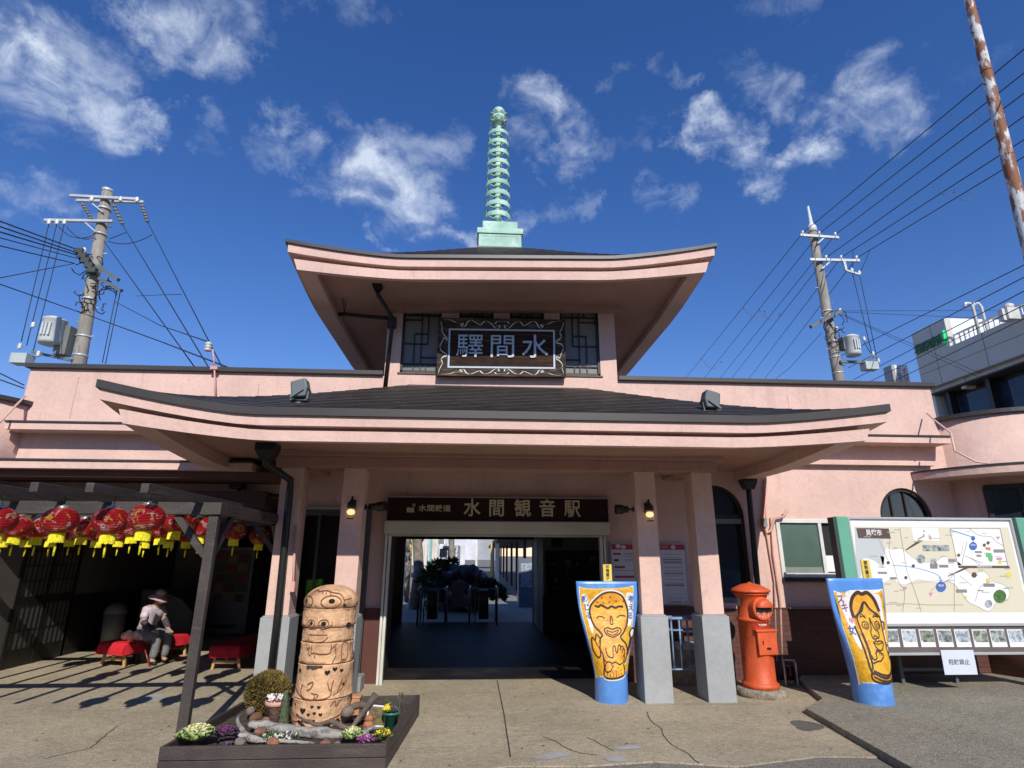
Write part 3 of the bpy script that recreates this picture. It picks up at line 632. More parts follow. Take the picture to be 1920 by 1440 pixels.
# pink vent mast on left parapet
MB().tube([P(402, 690, 8.2), P(404, 752, 8.2)], .013, 6).cbox(P(402, 690, 8.2), (.10, .05, .05)).tube([P(402, 690, 8.2), P(399, 655, 8.2)], .012, 6).build('cable_mast', PK2, ST)
MB().lathe([(.02, 0), (.05, .01), (.05, .035), (.03, .045), (.05, .055), (.05, .08), (.03, .09), (.05, .1), (.05, .125), (.02, .15)], P(389, 659, 8.2), 12).build('insulator', mat('porcelain', (.55, .56, .53), .3), ST)
# ================================================================== pergola with lanterns
TIMB = mat('dark_stained_timber', (.052, .043, .038), .6, .2, 3., .3, 50., c2=(.085, .073, .064), c2s=(.5, .72), c2sc=2., c2stretch=(1, 1, 6))
PG = thing('pergola', 'dark timber pergola over the left of the forecourt, hung with red lanterns', 'pergola', (-2.85, 6.66, 0))
yb = 5.6; zb0_, zb1_ = P(300, 965, 5.6).z, P(300, 942, 5.6).z
xP = P(398, 1000, yb).x; XR = P(415, 950, yb-.05).x; yr = PX(530, 1000, xP).y; XL = -7.6
MB().box(XL, XR, yb-.055, yb+.055, zb0_, zb1_).build('front_beam', TIMB, PG, bevel=.005)
MB().box(XL, XR, yr-.055, yr+.055, zb0_, zb1_).build('rear_beam', TIMB, PG, bevel=.005)
MB().box(xP-.055, XR, yb+.057, yr-.057, zb0_, zb1_).build('side_beam', TIMB, PG, bevel=.005)
for x, y in ((xP, yb), (xP, yr), (XL+.1, yb), (XL+.1, yr)):
    p = MB().box(x-.044, x+.044, y-.032, y+.032, 0, zb0_-.002).build('post', TIMB, PG, bevel=.005)
def brace(a, b):
    a, b = Vector(a), Vector(b); mid = (a+b)/2+Vector((0, 0, -.04))+(Vector((b.x-a.x, b.y-a.y, 0))*-.08)
    pts = [a, (a+mid)/2+Vector((0, 0, -.005)), mid, (b+mid)/2+Vector((0, 0, .005)), b]
    m_ = MB()
    for i in range(4): m_.bar(pts[i], pts[i+1], .042, .062)
    m_.build('brace', TIMB, PG)
for y_, s_ in ((yb, 1), (yr, -1)):
    brace((xP-.03, y_, zb0_-.36), (xP-.34, y_, zb0_)); brace((xP, y_+.05*s_, zb0_-.36), (xP, y_+.37*s_, zb0_))
xr0 = P(271, 915, 4.6).x; rs = P(271, 915, 4.6).x-P(167, 917, 4.6).x
for i in range(9):
    x = xr0-rs*i; z0_, z1_ = P(271, 924, 4.6).z, P(271, 906, 4.6).z
    M_ = MB().bar((x, 4.6, (z0_+z1_)/2), (x, yr+.35, (z0_+z1_)/2), .06, z1_-z0_); M_.build('rafter', TIMB, PG, bevel=.004)
# lanterns
def lantern_mat(nm, a):
    m = bpy.data.materials.new(nm); m.use_nodes = True; n = NT(m.node_tree)
    oc = n.n('ShaderNodeTexCoord').outputs['Object']
    oi = n.n('ShaderNodeObjectInfo').outputs['Random']
    v = n.vm('ADD', oc, n.n('ShaderNodeCombineXYZ', {0: n.math('MULTIPLY', oi, 7.), 1: n.math('MULTIPLY', oi, 3.), 2: 0.}).outputs[0])
    sx = n.n('ShaderNodeSeparateXYZ', {0: oc})
    f1 = n.noise(v, 12., 5, .62, .9); f2 = n.noise(n.vm('ADD', v, (5., 2., 1.)), 9., 5, .6, .6)
    c = n.mix(n.mr(f1, .565, .61), (.56, .012, .018), (.74, .50, .50))
    c = n.mix(n.mr(f2, .585, .625), c, (.74, .50, .06))
    top = n.mr(n.math('ABSOLUTE', sx.outputs[2]), .115, .135); c = n.mix(top, c, (.50, .28, .03))
    ribs = n.math('SINE', n.math('MULTIPLY', sx.outputs[2], 2*math.pi/.0155))
    bn = n.n('ShaderNodeBump', {'Height': ribs, 'Strength': .9, 'Distance': .008})
    p = n.n('ShaderNodeBsdfPrincipled', {'Base Color': c, 'Roughness': .35, 'Normal': bn.outputs[0]})
    tl = n.n('ShaderNodeBsdfTranslucent', {'Color': c}); mx = n.n('ShaderNodeMixShader', {0: .35, 1: p.outputs[0], 2: tl.outputs[0]})
    n.n('ShaderNodeOutputMaterial', {'Surface': mx.outputs[0]}); return m
LANT = lantern_mat('lantern_silk', 0); FRINGE = mat('yellow_fringe', (.78, .70, .02), .7, .25, 40.); SILV = mat('lantern_cap', (.5, .48, .42), .3, .1, metal=.7)
def fringe_mb(r, z0, z1, n=30):
    m_ = MB(); vs = []; fs = []
    for i, z in enumerate((z0, (z0+z1)/2, z1)):
        for k in range(n*2): rr = r*(1+.10*(k % 2)+.03*i); t = math.pi*k/n; vs.append((rr*math.cos(t), rr*math.sin(t), z+(random.uniform(-.006, .006) if i == 2 else 0)))
    for i in range(2):
        for k in range(2*n): fs.append((i*2*n+k, i*2*n+(k+1) % (2*n), (i+1)*2*n+(k+1) % (2*n), (i+1)*2*n+k))
    return m_.add(vs, fs)
def make_lantern():
    t = thing('paper_lantern', 'red lantern', 'lantern')
    prof = [(.055, .132)]+[(.168*math.cos(R(a))**.82, .135*math.sin(R(a))) for a in range(66, -67, -6)]+[(.055, -.132)]
    MB().lathe(prof, n=28).build('shade', LANT, t)
    MB().lathe([(.058, .13), (.060, .15), (.02, .156), (.0, .17)], n=16, cap=False).build('cap', SILV, t)
    fringe_mb(.063, -.128, -.225).build('fringe', FRINGE, t)
    MB().tube([(0, 0, -.13), (.004, 0, -.25)], .003, 5).tube([(.004, 0, -.245), (.006, 0, -.27), (.004, 0, -.36)], [.005, .012, .009], 7).build('tassel', FRINGE, t)
    MB().tube([(0, 0, .16), (0, 0, .30)], .004, 5).build('cord', BLACK, t)
    return t
L0 = make_lantern()
LP = [(-3, 976, 4.95, 'cut by the left edge of the photo'), (113, 976, 4.95, 'second from the left in the front row'), (208, 977, 5.0, 'third from the left in the front row'), (275, 971, 4.85, 'hanging nearest and highest of all'), (331, 977, 6.2, 'smaller, just right of the nearest lantern'),
      (32, 987, 6.2, 'between the first and second front lanterns'), (72, 989, 6.5, 'half hidden by the second front lantern'), (157, 990, 6.7, 'between the second and third front lanterns'), (250, 988, 6.6, 'behind the nearest lantern, on its left'), (303, 990, 6.8, 'behind the nearest lantern, on its right'),
      (376, 988, 6.6, 'just left of the pergola post'), (441, 995, 7.2, 'just right of the pergola post'), (10, 996, 7.4, 'rear row, leftmost'), (55, 997, 7.6, 'rear row, second from the left'), (100, 997, 7.5, 'rear row, third from the left'), (135, 998, 7.8, 'rear row, fourth from the left'), (185, 998, 7.6, 'rear row, fifth from the left'), (226, 998, 7.8, 'rear row, sixth from the left'),
      (275, 1000, 7.8, 'rear row, seventh from the left'), (320, 1000, 7.6, 'rear row, eighth from the left'), (352, 1001, 7.8, 'rear row, ninth from the left'), (400, 1001, 7.5, 'rear row, tenth from the left'), (487, 1006, 8.1, 'farthest right, in shade against the pillar')]
for i, (px, py, Y, lb) in enumerate(LP):
    o = L0 if i == 0 else copy_tree(L0)
    o.location = P(px, py, Y); o.rotation_euler.z = random.uniform(0, 6.28); o.rotation_euler.x = random.uniform(-.04, .04)
    s = random.uniform(.76, .82); o.scale = (s, s, s)
    o['label'] = 'red silk lantern with yellow fringe, '+lb if lb else 'small red lantern in the shaded rear row under the pergola'
    o['group'] = 'red lanterns hanging under the pergola'
# ================================================================== planter with its contents
pc = [(-2.372, 5.115), (-.662, 5.115), (-.552, 6.74), (-2.29, 6.66)]
PL = thing('planter_box', 'low dark brown timber planter bed around the terracotta figure', 'planter', (-1.5, 5.9, 0))
PLM = mat('planter_boards', (.060, .046, .041), .6, .2, 3., .3, 60., c2=(.09, .073, .066), c2s=(.5, .7), c2sc=2., c2stretch=(1, 1, 7))
hP = .19
for i in range(4):
    a = Vector(pc[i]+(0,)); b = Vector(pc[(i+1) % 4]+(0,)); d = (b-a).normalized(); nn = Vector((d.y, -d.x, 0)); cc = Vector((-1.47, 5.9, 0))
    if (cc-a).dot(nn) > 0: nn = -nn
    e = .0 if i % 2 == 0 else -.034
    for z0_, z1_ in ((0, .093), (.098, hP)):
        A = a-d*e-nn*.016; B = b+d*e-nn*.016
        MB().bar(A+Vector((0, 0, (z0_+z1_)/2)), B+Vector((0, 0, (z0_+z1_)/2)), .032, z1_-z0_).build('side_board', PLM, PL, bevel=.004)
SOIL = mat('dark_soil', (.060, .045, .033), .95, .4, 9., .8, 45., c2=(.15, .115, .08), c2s=(.55, .7), c2sc=22.)
sm = MB(); N = 28; vs = []
for j in range(N+1):
    for i in range(N+1):
        u, v = i/N, j/N; a = Vector(pc[0]).lerp(Vector(pc[1]), u); b = Vector(pc[3]).lerp(Vector(pc[2]), u); p = a.lerp(b, .02+.96*v)
        vs.append((p.x, p.y, .115+random.uniform(-.014, .014)))
sm.add(vs, [(j*(N+1)+i, j*(N+1)+i+1, (j+1)*(N+1)+i+1, (j+1)*(N+1)+i) for j in range(N) for i in range(N)], True); sm.build('soil', SOIL, PL)
# ---- terracotta figure: six stacked tubs
TER = mat('terracotta', (.64, .39, .215), .85, .2, 7., 1., 19., c2=(.42, .21, .105), c2s=(.5, .74), c2sc=9.)
TERD = mat('terracotta_groove_shade', (.20, .075, .035), .9, .2); HOLE = mat('hollow_shade', (.012, .009, .007), .95)  # dark shapes laid on the clay, coloured as shade in grooves and openings
TT = thing('terracotta_figure', 'tall stacked terracotta tower with a round-eyed face and heart-shaped holes, in the planter', 'sculpture', (-1.41, 6.1, .12))
TX, TY = -1.41, 6.1
zt = [P(605, y, 5.95).z for y in (1350, 1303, 1241, 1204, 1166, 1129, 1097)]
zt = [.115, P(605, 1313, 5.85).z, P(605, 1247, 5.85).z, P(605, 1206, 5.85).z, P(605, 1178, 5.85).z, P(605, 1141, 5.85).z, 1.315]
rt = [(.262, .258), (.262, .25), (.248, .243), (.240, .238), (.25, .247), (.253, .24)]
def TF(rfun):
    def fn(a, b, t):
        r = rfun(b)+t; th = -math.pi/2+a/.25-.05
        return Vector((TX+r*math.cos(th), TY+r*math.sin(th), b))
    return fn
tubs = []
for k in range(6):
    z0_, z1_ = zt[k], zt[k+1]; r0, r1 = rt[k]; m_ = MB(); n = 48; prof = []
    off = random.uniform(-.006, .006)
    if k < 5:
        prof = [(r0-.02, z0_), (r0, z0_+.008)]+[(r0+(r1-r0)*i/5+random.uniform(-.0035, .0035), z0_+.008+(z1_-z0_-.022)*i/5) for i in range(6)]+[(r1+.004, z1_-.008), (r1-.015, z1_-.003), (r1-.05, z1_-.003)]
    else:
        prof = [(r0-.02, z0_), (r0, z0_+.008)]+[(r0*math.cos(R(a))**.95, z0_+.05+(z1_-z0_-.05)*math.sin(R(a))) for a in range(0, 88, 6)]+[(.02, z1_)]
    m_.lathe(prof, (TX+off, TY, 0), n, jit=.006); o = m_.build('tub', TER, TT); tubs.append(o)
def rad(k):
    def f(z):
        u = min(1, max(0, (z-zt[k])/(zt[k+1]-zt[k])))
        if k < 5: return rt[k][0]+(rt[k][1]-rt[k][0])*u+.003
        s_ = min(.97, max(0, (z-zt[5]-.05)/(zt[6]-zt[5]-.05))); return rt[5][0]*(1-s_*s_)**.475+.006
    return f
def carve(k, strokes, holes=(), wd=.008):
    fn = TF(rad(k)); z0_, z1_ = zt[k], zt[k+1]
    def cv(p): return (p[0]*.25, z0_+p[1]*(z1_-z0_))
    if strokes:
        c = MB()
        for s_ in strokes: q_ = [cv(p) for p in s_]; stroke2d(c, q_, wd*1.15, fn, .0045, sub=5)
        c.build('carving_shade', TERD, tubs[k], recalc=False)
    for h in holes:
        c = MB(); fill2d(c, [Vector(cv((p[0], 0)))+Vector((0, (z1_-z0_)*p[1])) for p in h], fn, .005, .02); c.build('hole', HOLE, tubs[k], recalc=False)
def circ(cx, cy, rx, ry, n=18): return [(cx+rx*math.cos(2*math.pi*i/n), cy+ry*math.sin(2*math.pi*i/n)) for i in range(n)]
def hrt(cx, cy, s_, k): q = s_*.25/(zt[k+1]-zt[k]); return [(cx+(a)*s_, cy+b*q) for a, b in heart(0, 0, 1.)]
carve(5, [[(-.95, .1), (-.8, .55), (-.6, .80), (-.3, .74), (0, .78), (.3, .70), (.62, .62), (.75, .35), (.72, .08)], circ(.28, .30, .36, .26)+[(.64, .3)], circ(-.72, .30, .3, .24)+[(-.42, .3)], [(-.2, .80), (-.1, .64)], [(0, .78), (.05, .62)], [(.2, .74), (.25, .58)], [(.75, .35), (1.1, .42)], [(-.62, .5), (-.5, .85), (-.4, .95)]],
      [circ(.30, .33, .11, .10), circ(-.78, .33, .07, .10), circ(.78, .12, .07, .07)], .0075)
carve(4, [[(-.5, .30), (-.45, .10), (-.25, .03), (0, .14), (.2, .04), (.36, .14), (.38, .34)], circ(.08, .22, .18, .22)+[(.26, .22)], circ(-.42, .22, .16, .2)+[(-.26, .22)]], [circ(.08, .23, .09, .11), circ(-.40, .25, .065, .10), circ(1.05, .12, .12, .12)], .006)
carve(3, [[(-.5, .55), (0, .54), (.25, .55)], [(-.55, .38), (-.4, .1), (-.15, 0.06), (.12, .12), (.28, .4)]], (), .006)
carve(2, [[(-.55, .95), (-.5, .7), (-.4, .82), (-.42, .55), (-.3, .4)], [(-.3, .9), (-.3, .55), (-.15, .55), (-.15, .3)], [(-.15, .55), (.1, .5), (.4, .55), (.42, .95)], [(.42, .7), (.62, .95)], [(.56, .85), (.62, .45)], [(.62, .4), (.5, 0.05)], [(.85, .2), (.85, .9), (1.1, .9), (1.1, .2), (.85, .2)]], (), .007)
carve(1, [[(-1., .4), (-.7, .2), (-.5, .1), (-.3, .05), (0, .02)], [(-.5, .45), (-.55, .2), (-.3, .03), (-.05, .03), (0, .15), (-.12, .22)], [(.0, .05), (.2, 0.03), (.5, .1), (.55, .3)], [(.0, .2), (.12, .15), (.05, .08)], [(.4, .5), (.5, .25), (.6, .55)], [(.6, .12), (.9, .25), (1.15, .5)], [(-.3, .45), (-.1, .52), (-.15, .35), (-.3, .28)], [(.75, .2), (.95, .55)]],
      [hrt(.36, .78, .20, 1), hrt(-.75, .82, .16, 1), hrt(.62, .86, .18, 1), hrt(.88, .80, .15, 1), hrt(.98, .4, .12, 1), hrt(-.98, .8, .1, 1)], .0075)
carve(0, [[(-1.1, .35), (-.8, .2), (-.4, .25), (0, .2), (.4, .25), (.9, .4), (1.1, .6)], [(.55, .75), (.7, .95), (.75, .75), (.9, .95)]], [hrt(-.38, .62, .24, 0), hrt(-.05, .78, .12, 0), hrt(.18, .76, .13, 0), hrt(.05, .55, .12, 0), hrt(.25, .50, .13, 0), hrt(-.15, .50, .12, 0), hrt(0, .25, .2, 0), hrt(-.35, .3, .12, 0), hrt(-.62, .45, .1, 0), hrt(-.8, .8, .1, 0), circ(.5, .15, .12, .12), circ(.85, .15, .1, .14)], .007)
moss = MB(); fn = TF(rad(1)); fill2d(moss, [((-.42+.6*i/12)*.25, zt[2]-.004) for i in range(13)]+[((.18-.6*i/12)*.25, zt[2]-.022-.018*random.random()) for i in range(13)], fn, .006, .02)
moss.build('moss_stain', mat('moss_dark', (.06, .045, .03), .95, .3, 30.), TT, recalc=False)
# ---- plants
def leaf_cloud(mb, c, rad_, n, size, shell=.55, squash=1., zmin=-1):
    for _ in range(n):
        while 1:
            v = Vector((random.gauss(0, 1), random.gauss(0, 1), random.gauss(0, 1))).normalized()
            if v.z > zmin: break
        rr = rad_*(shell+(1-shell)*random.random()**.5)*(1+.05*math.sin(9*v.x+3)*math.cos(8*v.y))
        p = Vector(c)+Vector((v.x*rr, v.y*rr, v.z*rr*squash))
        a = (v+Vector((random.uniform(-.7, .7), random.uniform(-.7, .7), random.uniform(-.3, .9)))).normalized()*size*random.uniform(.6, 1.4)
        b = a.cross(Vector((random.random(), random.random(), random.random()))).normalized()*size*.28
        mb.add([p-b, p+b, p+a+b*.2, p+a*.9-b*.3], [(0, 1, 2, 3)], False)
random.seed(5)
BUSH = mat('bronze_conifer', (.20, .135, .035), .8, .35, 14., c2=(.10, .09, .02), c2s=(.5, .62), c2sc=18.)
T = thing('topiary_bush', 'round olive brown clipped conifer bush on a short stem at the back of the planter', 'bush', (-2.0, 6.35, .12))
m_ = MB(); leaf_cloud(m_, (-2.0, 6.35, .31), .20, 9000, .028, .72, .88); m_.build('crown', BUSH, T, recalc=False)
MB().sphere((-2.0, 6.35, .31), .155, 14, 10, (1, 1, .85), jit=.05).build('inner_twigs', mat('twigs_dark', (.045, .03, .012), .95), T)
MB().tube([(-2.0, 6.35, .10), (-1.995, 6.35, .25)], .02, 7).build('stem', mat('bark', (.06, .045, .035), .9, .3, 10., .5), T)
# salmon pot with flowers
T = thing('flower_pot', 'salmon clay pot holding small white and pink flowers beside the round bush', 'flower pot', (-1.79, 5.98, .12))
POT = mat('salmon_clay', (.62, .36, .27), .8, .12, 5., .2)
MB().lathe([(.072, .12), (.092, .28), (.103, .281), (.106, .305), (.098, .318), (.088, .312), (.085, .29)], (-1.79, 5.98, 0), 26).build('pot', POT, T)
fl = MB(); fw = MB(); lf = MB()
GREENL = mat('small_leaf_green', (.07, .13, .035), .7, .4, 20.)
def blossoms(mbs, c, r, n, size, h=.05):
    for i in range(n):
        a = random.uniform(0, 6.28); q = r*math.sqrt(random.random()); p = Vector(c)+Vector((math.cos(a)*q, math.sin(a)*q, h*random.random()))
        mb = random.choice(mbs); ax = Vector((random.uniform(-.5, .5), -1+random.uniform(-.4, .4), random.uniform(.2, 1.2))).normalized(); u = ax.cross(Vector((0, 0, 1))).normalized(); w_ = ax.cross(u)
        for k in range(5):
            t = k*2*math.pi/5; e = u*math.cos(t)+w_*math.sin(t); f = u*math.cos(t+.9)+w_*math.sin(t+.9)
            mb.add([p, p+e*size*.8, p+(e+f)*size*.62+ax*size*.2, p+f*size*.8], [(0, 1, 2, 3)], False)
blossoms([fl, fl, fw], (-1.79, 5.98, .31), .085, 60, .014); leaf_cloud(lf, (-1.79, 5.98, .31), .09, 160, .02, .3, .4, 0)
WFL = mat('white_petals', (.78, .76, .70), .7); PFL = mat('magenta_petals', (.30, .02, .10), .7)
fl.build('white_blossoms', WFL, T, recalc=False); fw.build('pink_blossoms', PFL, T, recalc=False); lf.build('foliage', GREENL, T, recalc=False)
# small conical conifer
T = thing('dwarf_conifer', 'narrow grey green dwarf conifer standing right of the salmon pot', 'shrub', (-1.67, 5.82, .12))
m_ = MB()
for i in range(1500):
    z = random.random(); r = .045*(1-z)**.6+.005; a = random.uniform(0, 6.28); p = Vector((-1.67+r*math.cos(a), 5.82+r*math.sin(a), .12+.28*z)); d = Vector((math.cos(a)*.4, math.sin(a)*.4, 1)).normalized()*.03; b = Vector((-math.sin(a), math.cos(a), 0))*.006
    m_.add([p-b, p+b, p+d], [(0, 1, 2)], False)
m_.build('foliage', mat('grey_green', (.14, .18, .10), .8, .3, 30.), T, recalc=False); MB().tube([(-1.67, 5.82, .1), (-1.67, 5.82, .3)], .012, 6, .004).build('stem', MATS['bark'], T)
# ornamental cabbages
def cabbage(c, r, m1, m2, label, dens=60, flat=.45):
    T = thing('ornamental_cabbage', label, 'cabbage plant', (c[0], c[1], .12)); o1 = MB(); o2 = MB()
    for i in range(dens):
        t = i/dens; a = i*2.39996; rr = r*(.12+.88*t); tilt = .25+1.0*t
        d = Vector((math.cos(a), math.sin(a), 0)); up = Vector((0, 0, 1)); s_ = Vector((-d.y, d.x, 0)); L = r*(.35+.5*t); W = L*.62
        base = Vector(c)+d*rr*.35+up*(r*flat*(1-t)); mb = o2 if t > .62 else o1
        ax = (d*math.sin(tilt)+up*math.cos(tilt)); vs = []; nu, nv = 7, 4
        for iu in range(nu+1):
            for iv in range(nv+1):
                u = (iu/nu-.5)*2; v = iv/nv; w_ = math.sin(math.pi*min(1, v*.75+.12))
                fr_ = .10*L*v*math.sin(u*9+i)*(1 if abs(u) > .3 else .3)
                vs.append(base+ax*(L*v*(1-.25*u*u))+s_*(W*u*w_)+(up*math.sin(tilt)-d*math.cos(tilt))*(.25*L*u*u+fr_))
        mb.add(vs, [(iu*(nv+1)+iv, (iu+1)*(nv+1)+iv, (iu+1)*(nv+1)+iv+1, iu*(nv+1)+iv+1) for iu in range(nu) for iv in range(nv)], True)
    o1.build('heart_leaves', m1, T, recalc=False); o2.build('outer_leaves', m2, T, recalc=False); return T
CW = mat('cream_leaf', (.72, .72, .36), .6, .15, 12.); CG = mat('pale_green_leaf', (.36, .50, .17), .6, .2, 12., c2=(.6, .66, .35), c2sc=14.)
CP = mat('purple_leaf', (.20, .045, .16), .6, .3, 14.); CD = mat('dark_purple_leaf', (.085, .05, .085), .6, .25, 12.); CM = mat('magenta_leaf', (.34, .07, .27), .6, .25, 16., c2=(.6, .45, .5), c2sc=20.)
cabbage((-2.20, 5.33, .175), .15, CW, CG, 'cream and pale green ornamental cabbage in the front left corner of the planter', 60)
cabbage((-1.985, 5.36, .19), .10, CP, CD, 'dark purple ornamental cabbage right of the cream one', 50)
cabbage((-.975, 5.36, .16), .10, CW, CG, 'creamy white ornamental cabbage at the front right of the planter', 50, .6)
cabbage((-.84, 5.27, .15), .085, CM, CM, 'magenta ornamental cabbage in the front right corner of the planter', 44)
# dark round leaves
cabbage((-1.93, 5.25, .125), .10, CD, CD, 'low plant with broad dusky purple leaves below the dark purple cabbage', 16, .1); cabbage((-2.08, 5.22, .12), .075, CD, CD, 'smaller dusky purple leaf plant beside the cream cabbage', 12, .1)
def pansy(c, mats_, label, n=12, r=.06, size=.021):
    T = thing('pansy_plant', label, 'flowers', (c[0], c[1], .12)); ms = [MB() for _ in mats_]; lf = MB()
    for m__, mt in zip(ms, mats_): blossoms([m__], c, r, n, size, .04)
    leaf_cloud(lf, (c[0], c[1], c[2]-.01), r*1.3, 230, .03, .2, .6, -.2)
    for i, (m__, mt) in enumerate(zip(ms, mats_)): m__.build('blossoms', mt, T, recalc=False)
    lf.build('foliage', GREENL, T, recalc=False)
YFL = mat('yellow_petals', (.80, .58, .01), .6); VFL = mat('violet_petals', (.10, .03, .14), .6)
pansy((-.735, 5.33, .19), [YFL], 'bright yellow pansies beside the magenta cabbage')
pansy((-1.62, 5.40, .155), [WFL, VFL], 'white and violet pansies at the front middle of the planter', 26, .075, .013)
pansy((-1.50, 5.41, .155), [WFL, VFL], 'small violet and white pansies under the driftwood', 22, .06, .013)
# green pot with pansies
gp_ = P(744, 1360, 5.75); T = thing('green_pot', 'dark green plastic pot of yellow and violet pansies in the right of the planter', 'flower pot', (-.72, 5.8, .12))
MB().lathe([(.055, .115), (.068, .235), (.078, .236), (.08, .255), (.07, .256), (.066, .24)], (-.725, 5.80, 0), 24).build('pot', mat('green_plastic', (.03, .16, .11), .4), T)
a_ = MB(); b_ = MB(); l_ = MB(); blossoms([a_], (-.765, 5.78, .27), .025, 12, .02, .03); blossoms([b_], (-.69, 5.8, .26), .03, 12, .016, .02); leaf_cloud(l_, (-.725, 5.8, .255), .065, 160, .02, .2, .5, 0)
l_.tube([(-.665, 5.85, .25), (-.655, 5.85, .36)], .004, 5); leaf_cloud(l_, (-.655, 5.85, .37), .02, 20, .02); leaf_cloud(l_, (-.775, 5.83, .31), .02, 30, .03)
a_.build('yellow_blossoms', YFL, T, recalc=False); b_.build('violet_blossoms', VFL, T, recalc=False); l_.build('foliage', GREENL, T, recalc=False)
# white tub with moss and a terracotta mask
T = thing('plastic_tub', 'white plastic tub of moss lying tilted behind the terracotta mask', 'tub', (-.86, 5.88, .12)); Mt = Matrix.Translation((-.86, 5.9, .17)) @ Matrix.Rotation(R(38), 4, 'X') @ Matrix.Rotation(R(8), 4, 'Y')
MB().cbox((-.09, 0, 0), (.012, .2, .09), Mt).cbox((.09, 0, 0), (.012, .2, .09), Mt).cbox((0, .1, 0), (.19, .012, .09), Mt).cbox((0, -.1, 0), (.19, .012, .09), Mt).cbox((0, 0, -.04), (.19, .2, .012), Mt).build('tub', WHITE, T)
MB().cbox((0, 0, .01), (.16, .18, .05), Mt).build('moss', mat('moss_olive', (.16, .13, .05), .95, .4, 30., .9, 60.), T)
T = tag(MB().sphere((-.90, 5.68, .165), .06, 16, 12, (.8, .7, 1.2), jit=.06).sphere((-.90, 5.64, .165), .018, 8, 6, (.7, 1, 1.4)).sphere((-.92, 5.645, .185), .012, 8, 6).sphere((-.88, 5.645, .185), .012, 8, 6).sphere((-.90, 5.645, .14), .016, 8, 6, (1.6, .8, .5)).lathe([(.05, .22), (.02, .25), (.0, .27)], (-.9, 5.69, 0), 12).build('terracotta_mask', mat('orange_terracotta', (.42, .17, .08), .9, .3, 12., .6)), 'small weathered orange terracotta mask leaning in the planter', 'ornament')
# stones, driftwood
ROCK = mat('red_brown_rock', (.19, .095, .06), .9, .35, 9., .8, 40., c2=(.30, .20, .13), c2s=(.5, .65), c2sc=10.); ROCK2 = mat('grey_brown_rock', (.20, .16, .13), .9, .3, 9., .8, 40.)
def rock(px, py, Y, s, m, label, nm='stone'):
    p = P(px, py, Y); M_ = Matrix.Rotation(random.uniform(0, 3), 3, 'Z') @ Matrix.Rotation(random.uniform(-.5, .5), 3, 'X')
    o = MB().sphere((p.x, p.y, max(p.z, .12+s*.4)), s, 11, 8, (1.2, .9, .75), M_, .10).build(nm, m); o.modifiers.new('s', 'SUBSURF').render_levels = 1
    tag(o, label, 'stone', 'stones in the planter')
rock(480, 1345, 5.95, .055, ROCK, 'red brown stone left of the salmon pot'); rock(497, 1352, 5.85, .042, ROCK, 'small reddish stone at the foot of the salmon pot'); rock(470, 1333, 6.15, .05, ROCK2, 'grey brown stone beneath the round bush')
rock(512, 1392, 5.3, .05, mat('orange_coral_rock', (.46, .20, .09), .95, .3, 20., 1., 70.), 'rough orange stone at the front edge of the planter'); rock(450, 1392, 5.25, .045, ROCK2, 'grey stone right of the purple leaves')
rock(610, 1395, 5.3, .045, ROCK, 'dark red stone at the front middle of the planter'); rock(632, 1396, 5.27, .03, ROCK2, 'small tan stone left of the white cabbage'); rock(652, 1335, 5.9, .06, ROCK2, 'brown stone right of the terracotta figure'); rock(690, 1372, 5.6, .05, ROCK2, 'flat brown stone below the mask')
rock(722, 1383, 5.4, .05, ROCK2, 'mossy stone below the green pot'); rock(488, 1372, 5.55, .05, ROCK, 'rusty stone caught in the driftwood')
WOODG = mat('driftwood_silver', (.36, .34, .31), .85, .25, 6., .9, 30., c2=(.18, .155, .13), c2s=(.48, .62), c2sc=4., c2stretch=(1.5, 6, 6)); WOODB = mat('driftwood_brown', (.13, .10, .075), .9, .3, 8., .9, 30.)
def drift(pts, rs, m, label):
    q = [P(*p) for p in pts]; q = [Vector((v.x, v.y, max(v.z, .13))) for v in q]
    q2 = []; r2 = []
    sm_ = []
    n = len(q)
    for i in range(n-1):
        for k in range(4):
            u = k/4; p0 = q[max(0, i-1)]; p1 = q[i]; p2 = q[i+1]; p3 = q[min(n-1, i+2)]
            sm_.append(.5*((2*p1)+(p2-p0)*u+(2*p0-5*p1+4*p2-p3)*u*u+(3*p1-p0-3*p2+p3)*u**3)+Vector([random.uniform(-.004, .004) for _ in range(3)])); r2.append((rs[i]+(rs[i+1]-rs[i])*u)*random.uniform(.88, 1.12))
    sm_.append(q[-1]); r2.append(rs[-1])
    return tag(MB().tube(sm_, r2, 10).build('driftwood', m), label, 'driftwood', 'driftwood pieces in the planter')
drift([(448, 1342, 5.8), (446, 1355, 5.7), (456, 1372, 5.55), (470, 1385, 5.4), (500, 1388, 5.35), (545, 1390, 5.33), (590, 1394, 5.3)], [.006, .016, .022, .028, .018, .014, .008], WOODG, 'long silver driftwood branch curling up at its left end')
drift([(425, 1374, 5.5), (445, 1378, 5.45), (472, 1380, 5.42)], [.012, .02, .016], WOODG, 'short pale driftwood stub beside the dark purple cabbage')
drift([(468, 1358, 5.75), (500, 1362, 5.7), (560, 1372, 5.6), (610, 1375, 5.55), (655, 1380, 5.5)], [.03, .042, .045, .045, .03], WOODG, 'thick silver driftwood log lying before the terracotta figure')
drift([(558, 1342, 5.8), (575, 1352, 5.7), (600, 1360, 5.65), (620, 1352, 5.6), (640, 1362, 5.6), (660, 1366, 5.6)], [.008, .014, .018, .022, .02, .012], WOODB, 'dark twisted driftwood twig across the foot of the figure')
drift([(660, 1366, 5.8), (674, 1345, 5.85), (690, 1322, 5.9), (704, 1304, 5.95)], [.018, .022, .028, .04], WOODB, 'brown driftwood branch rising to the right with a sawn end')
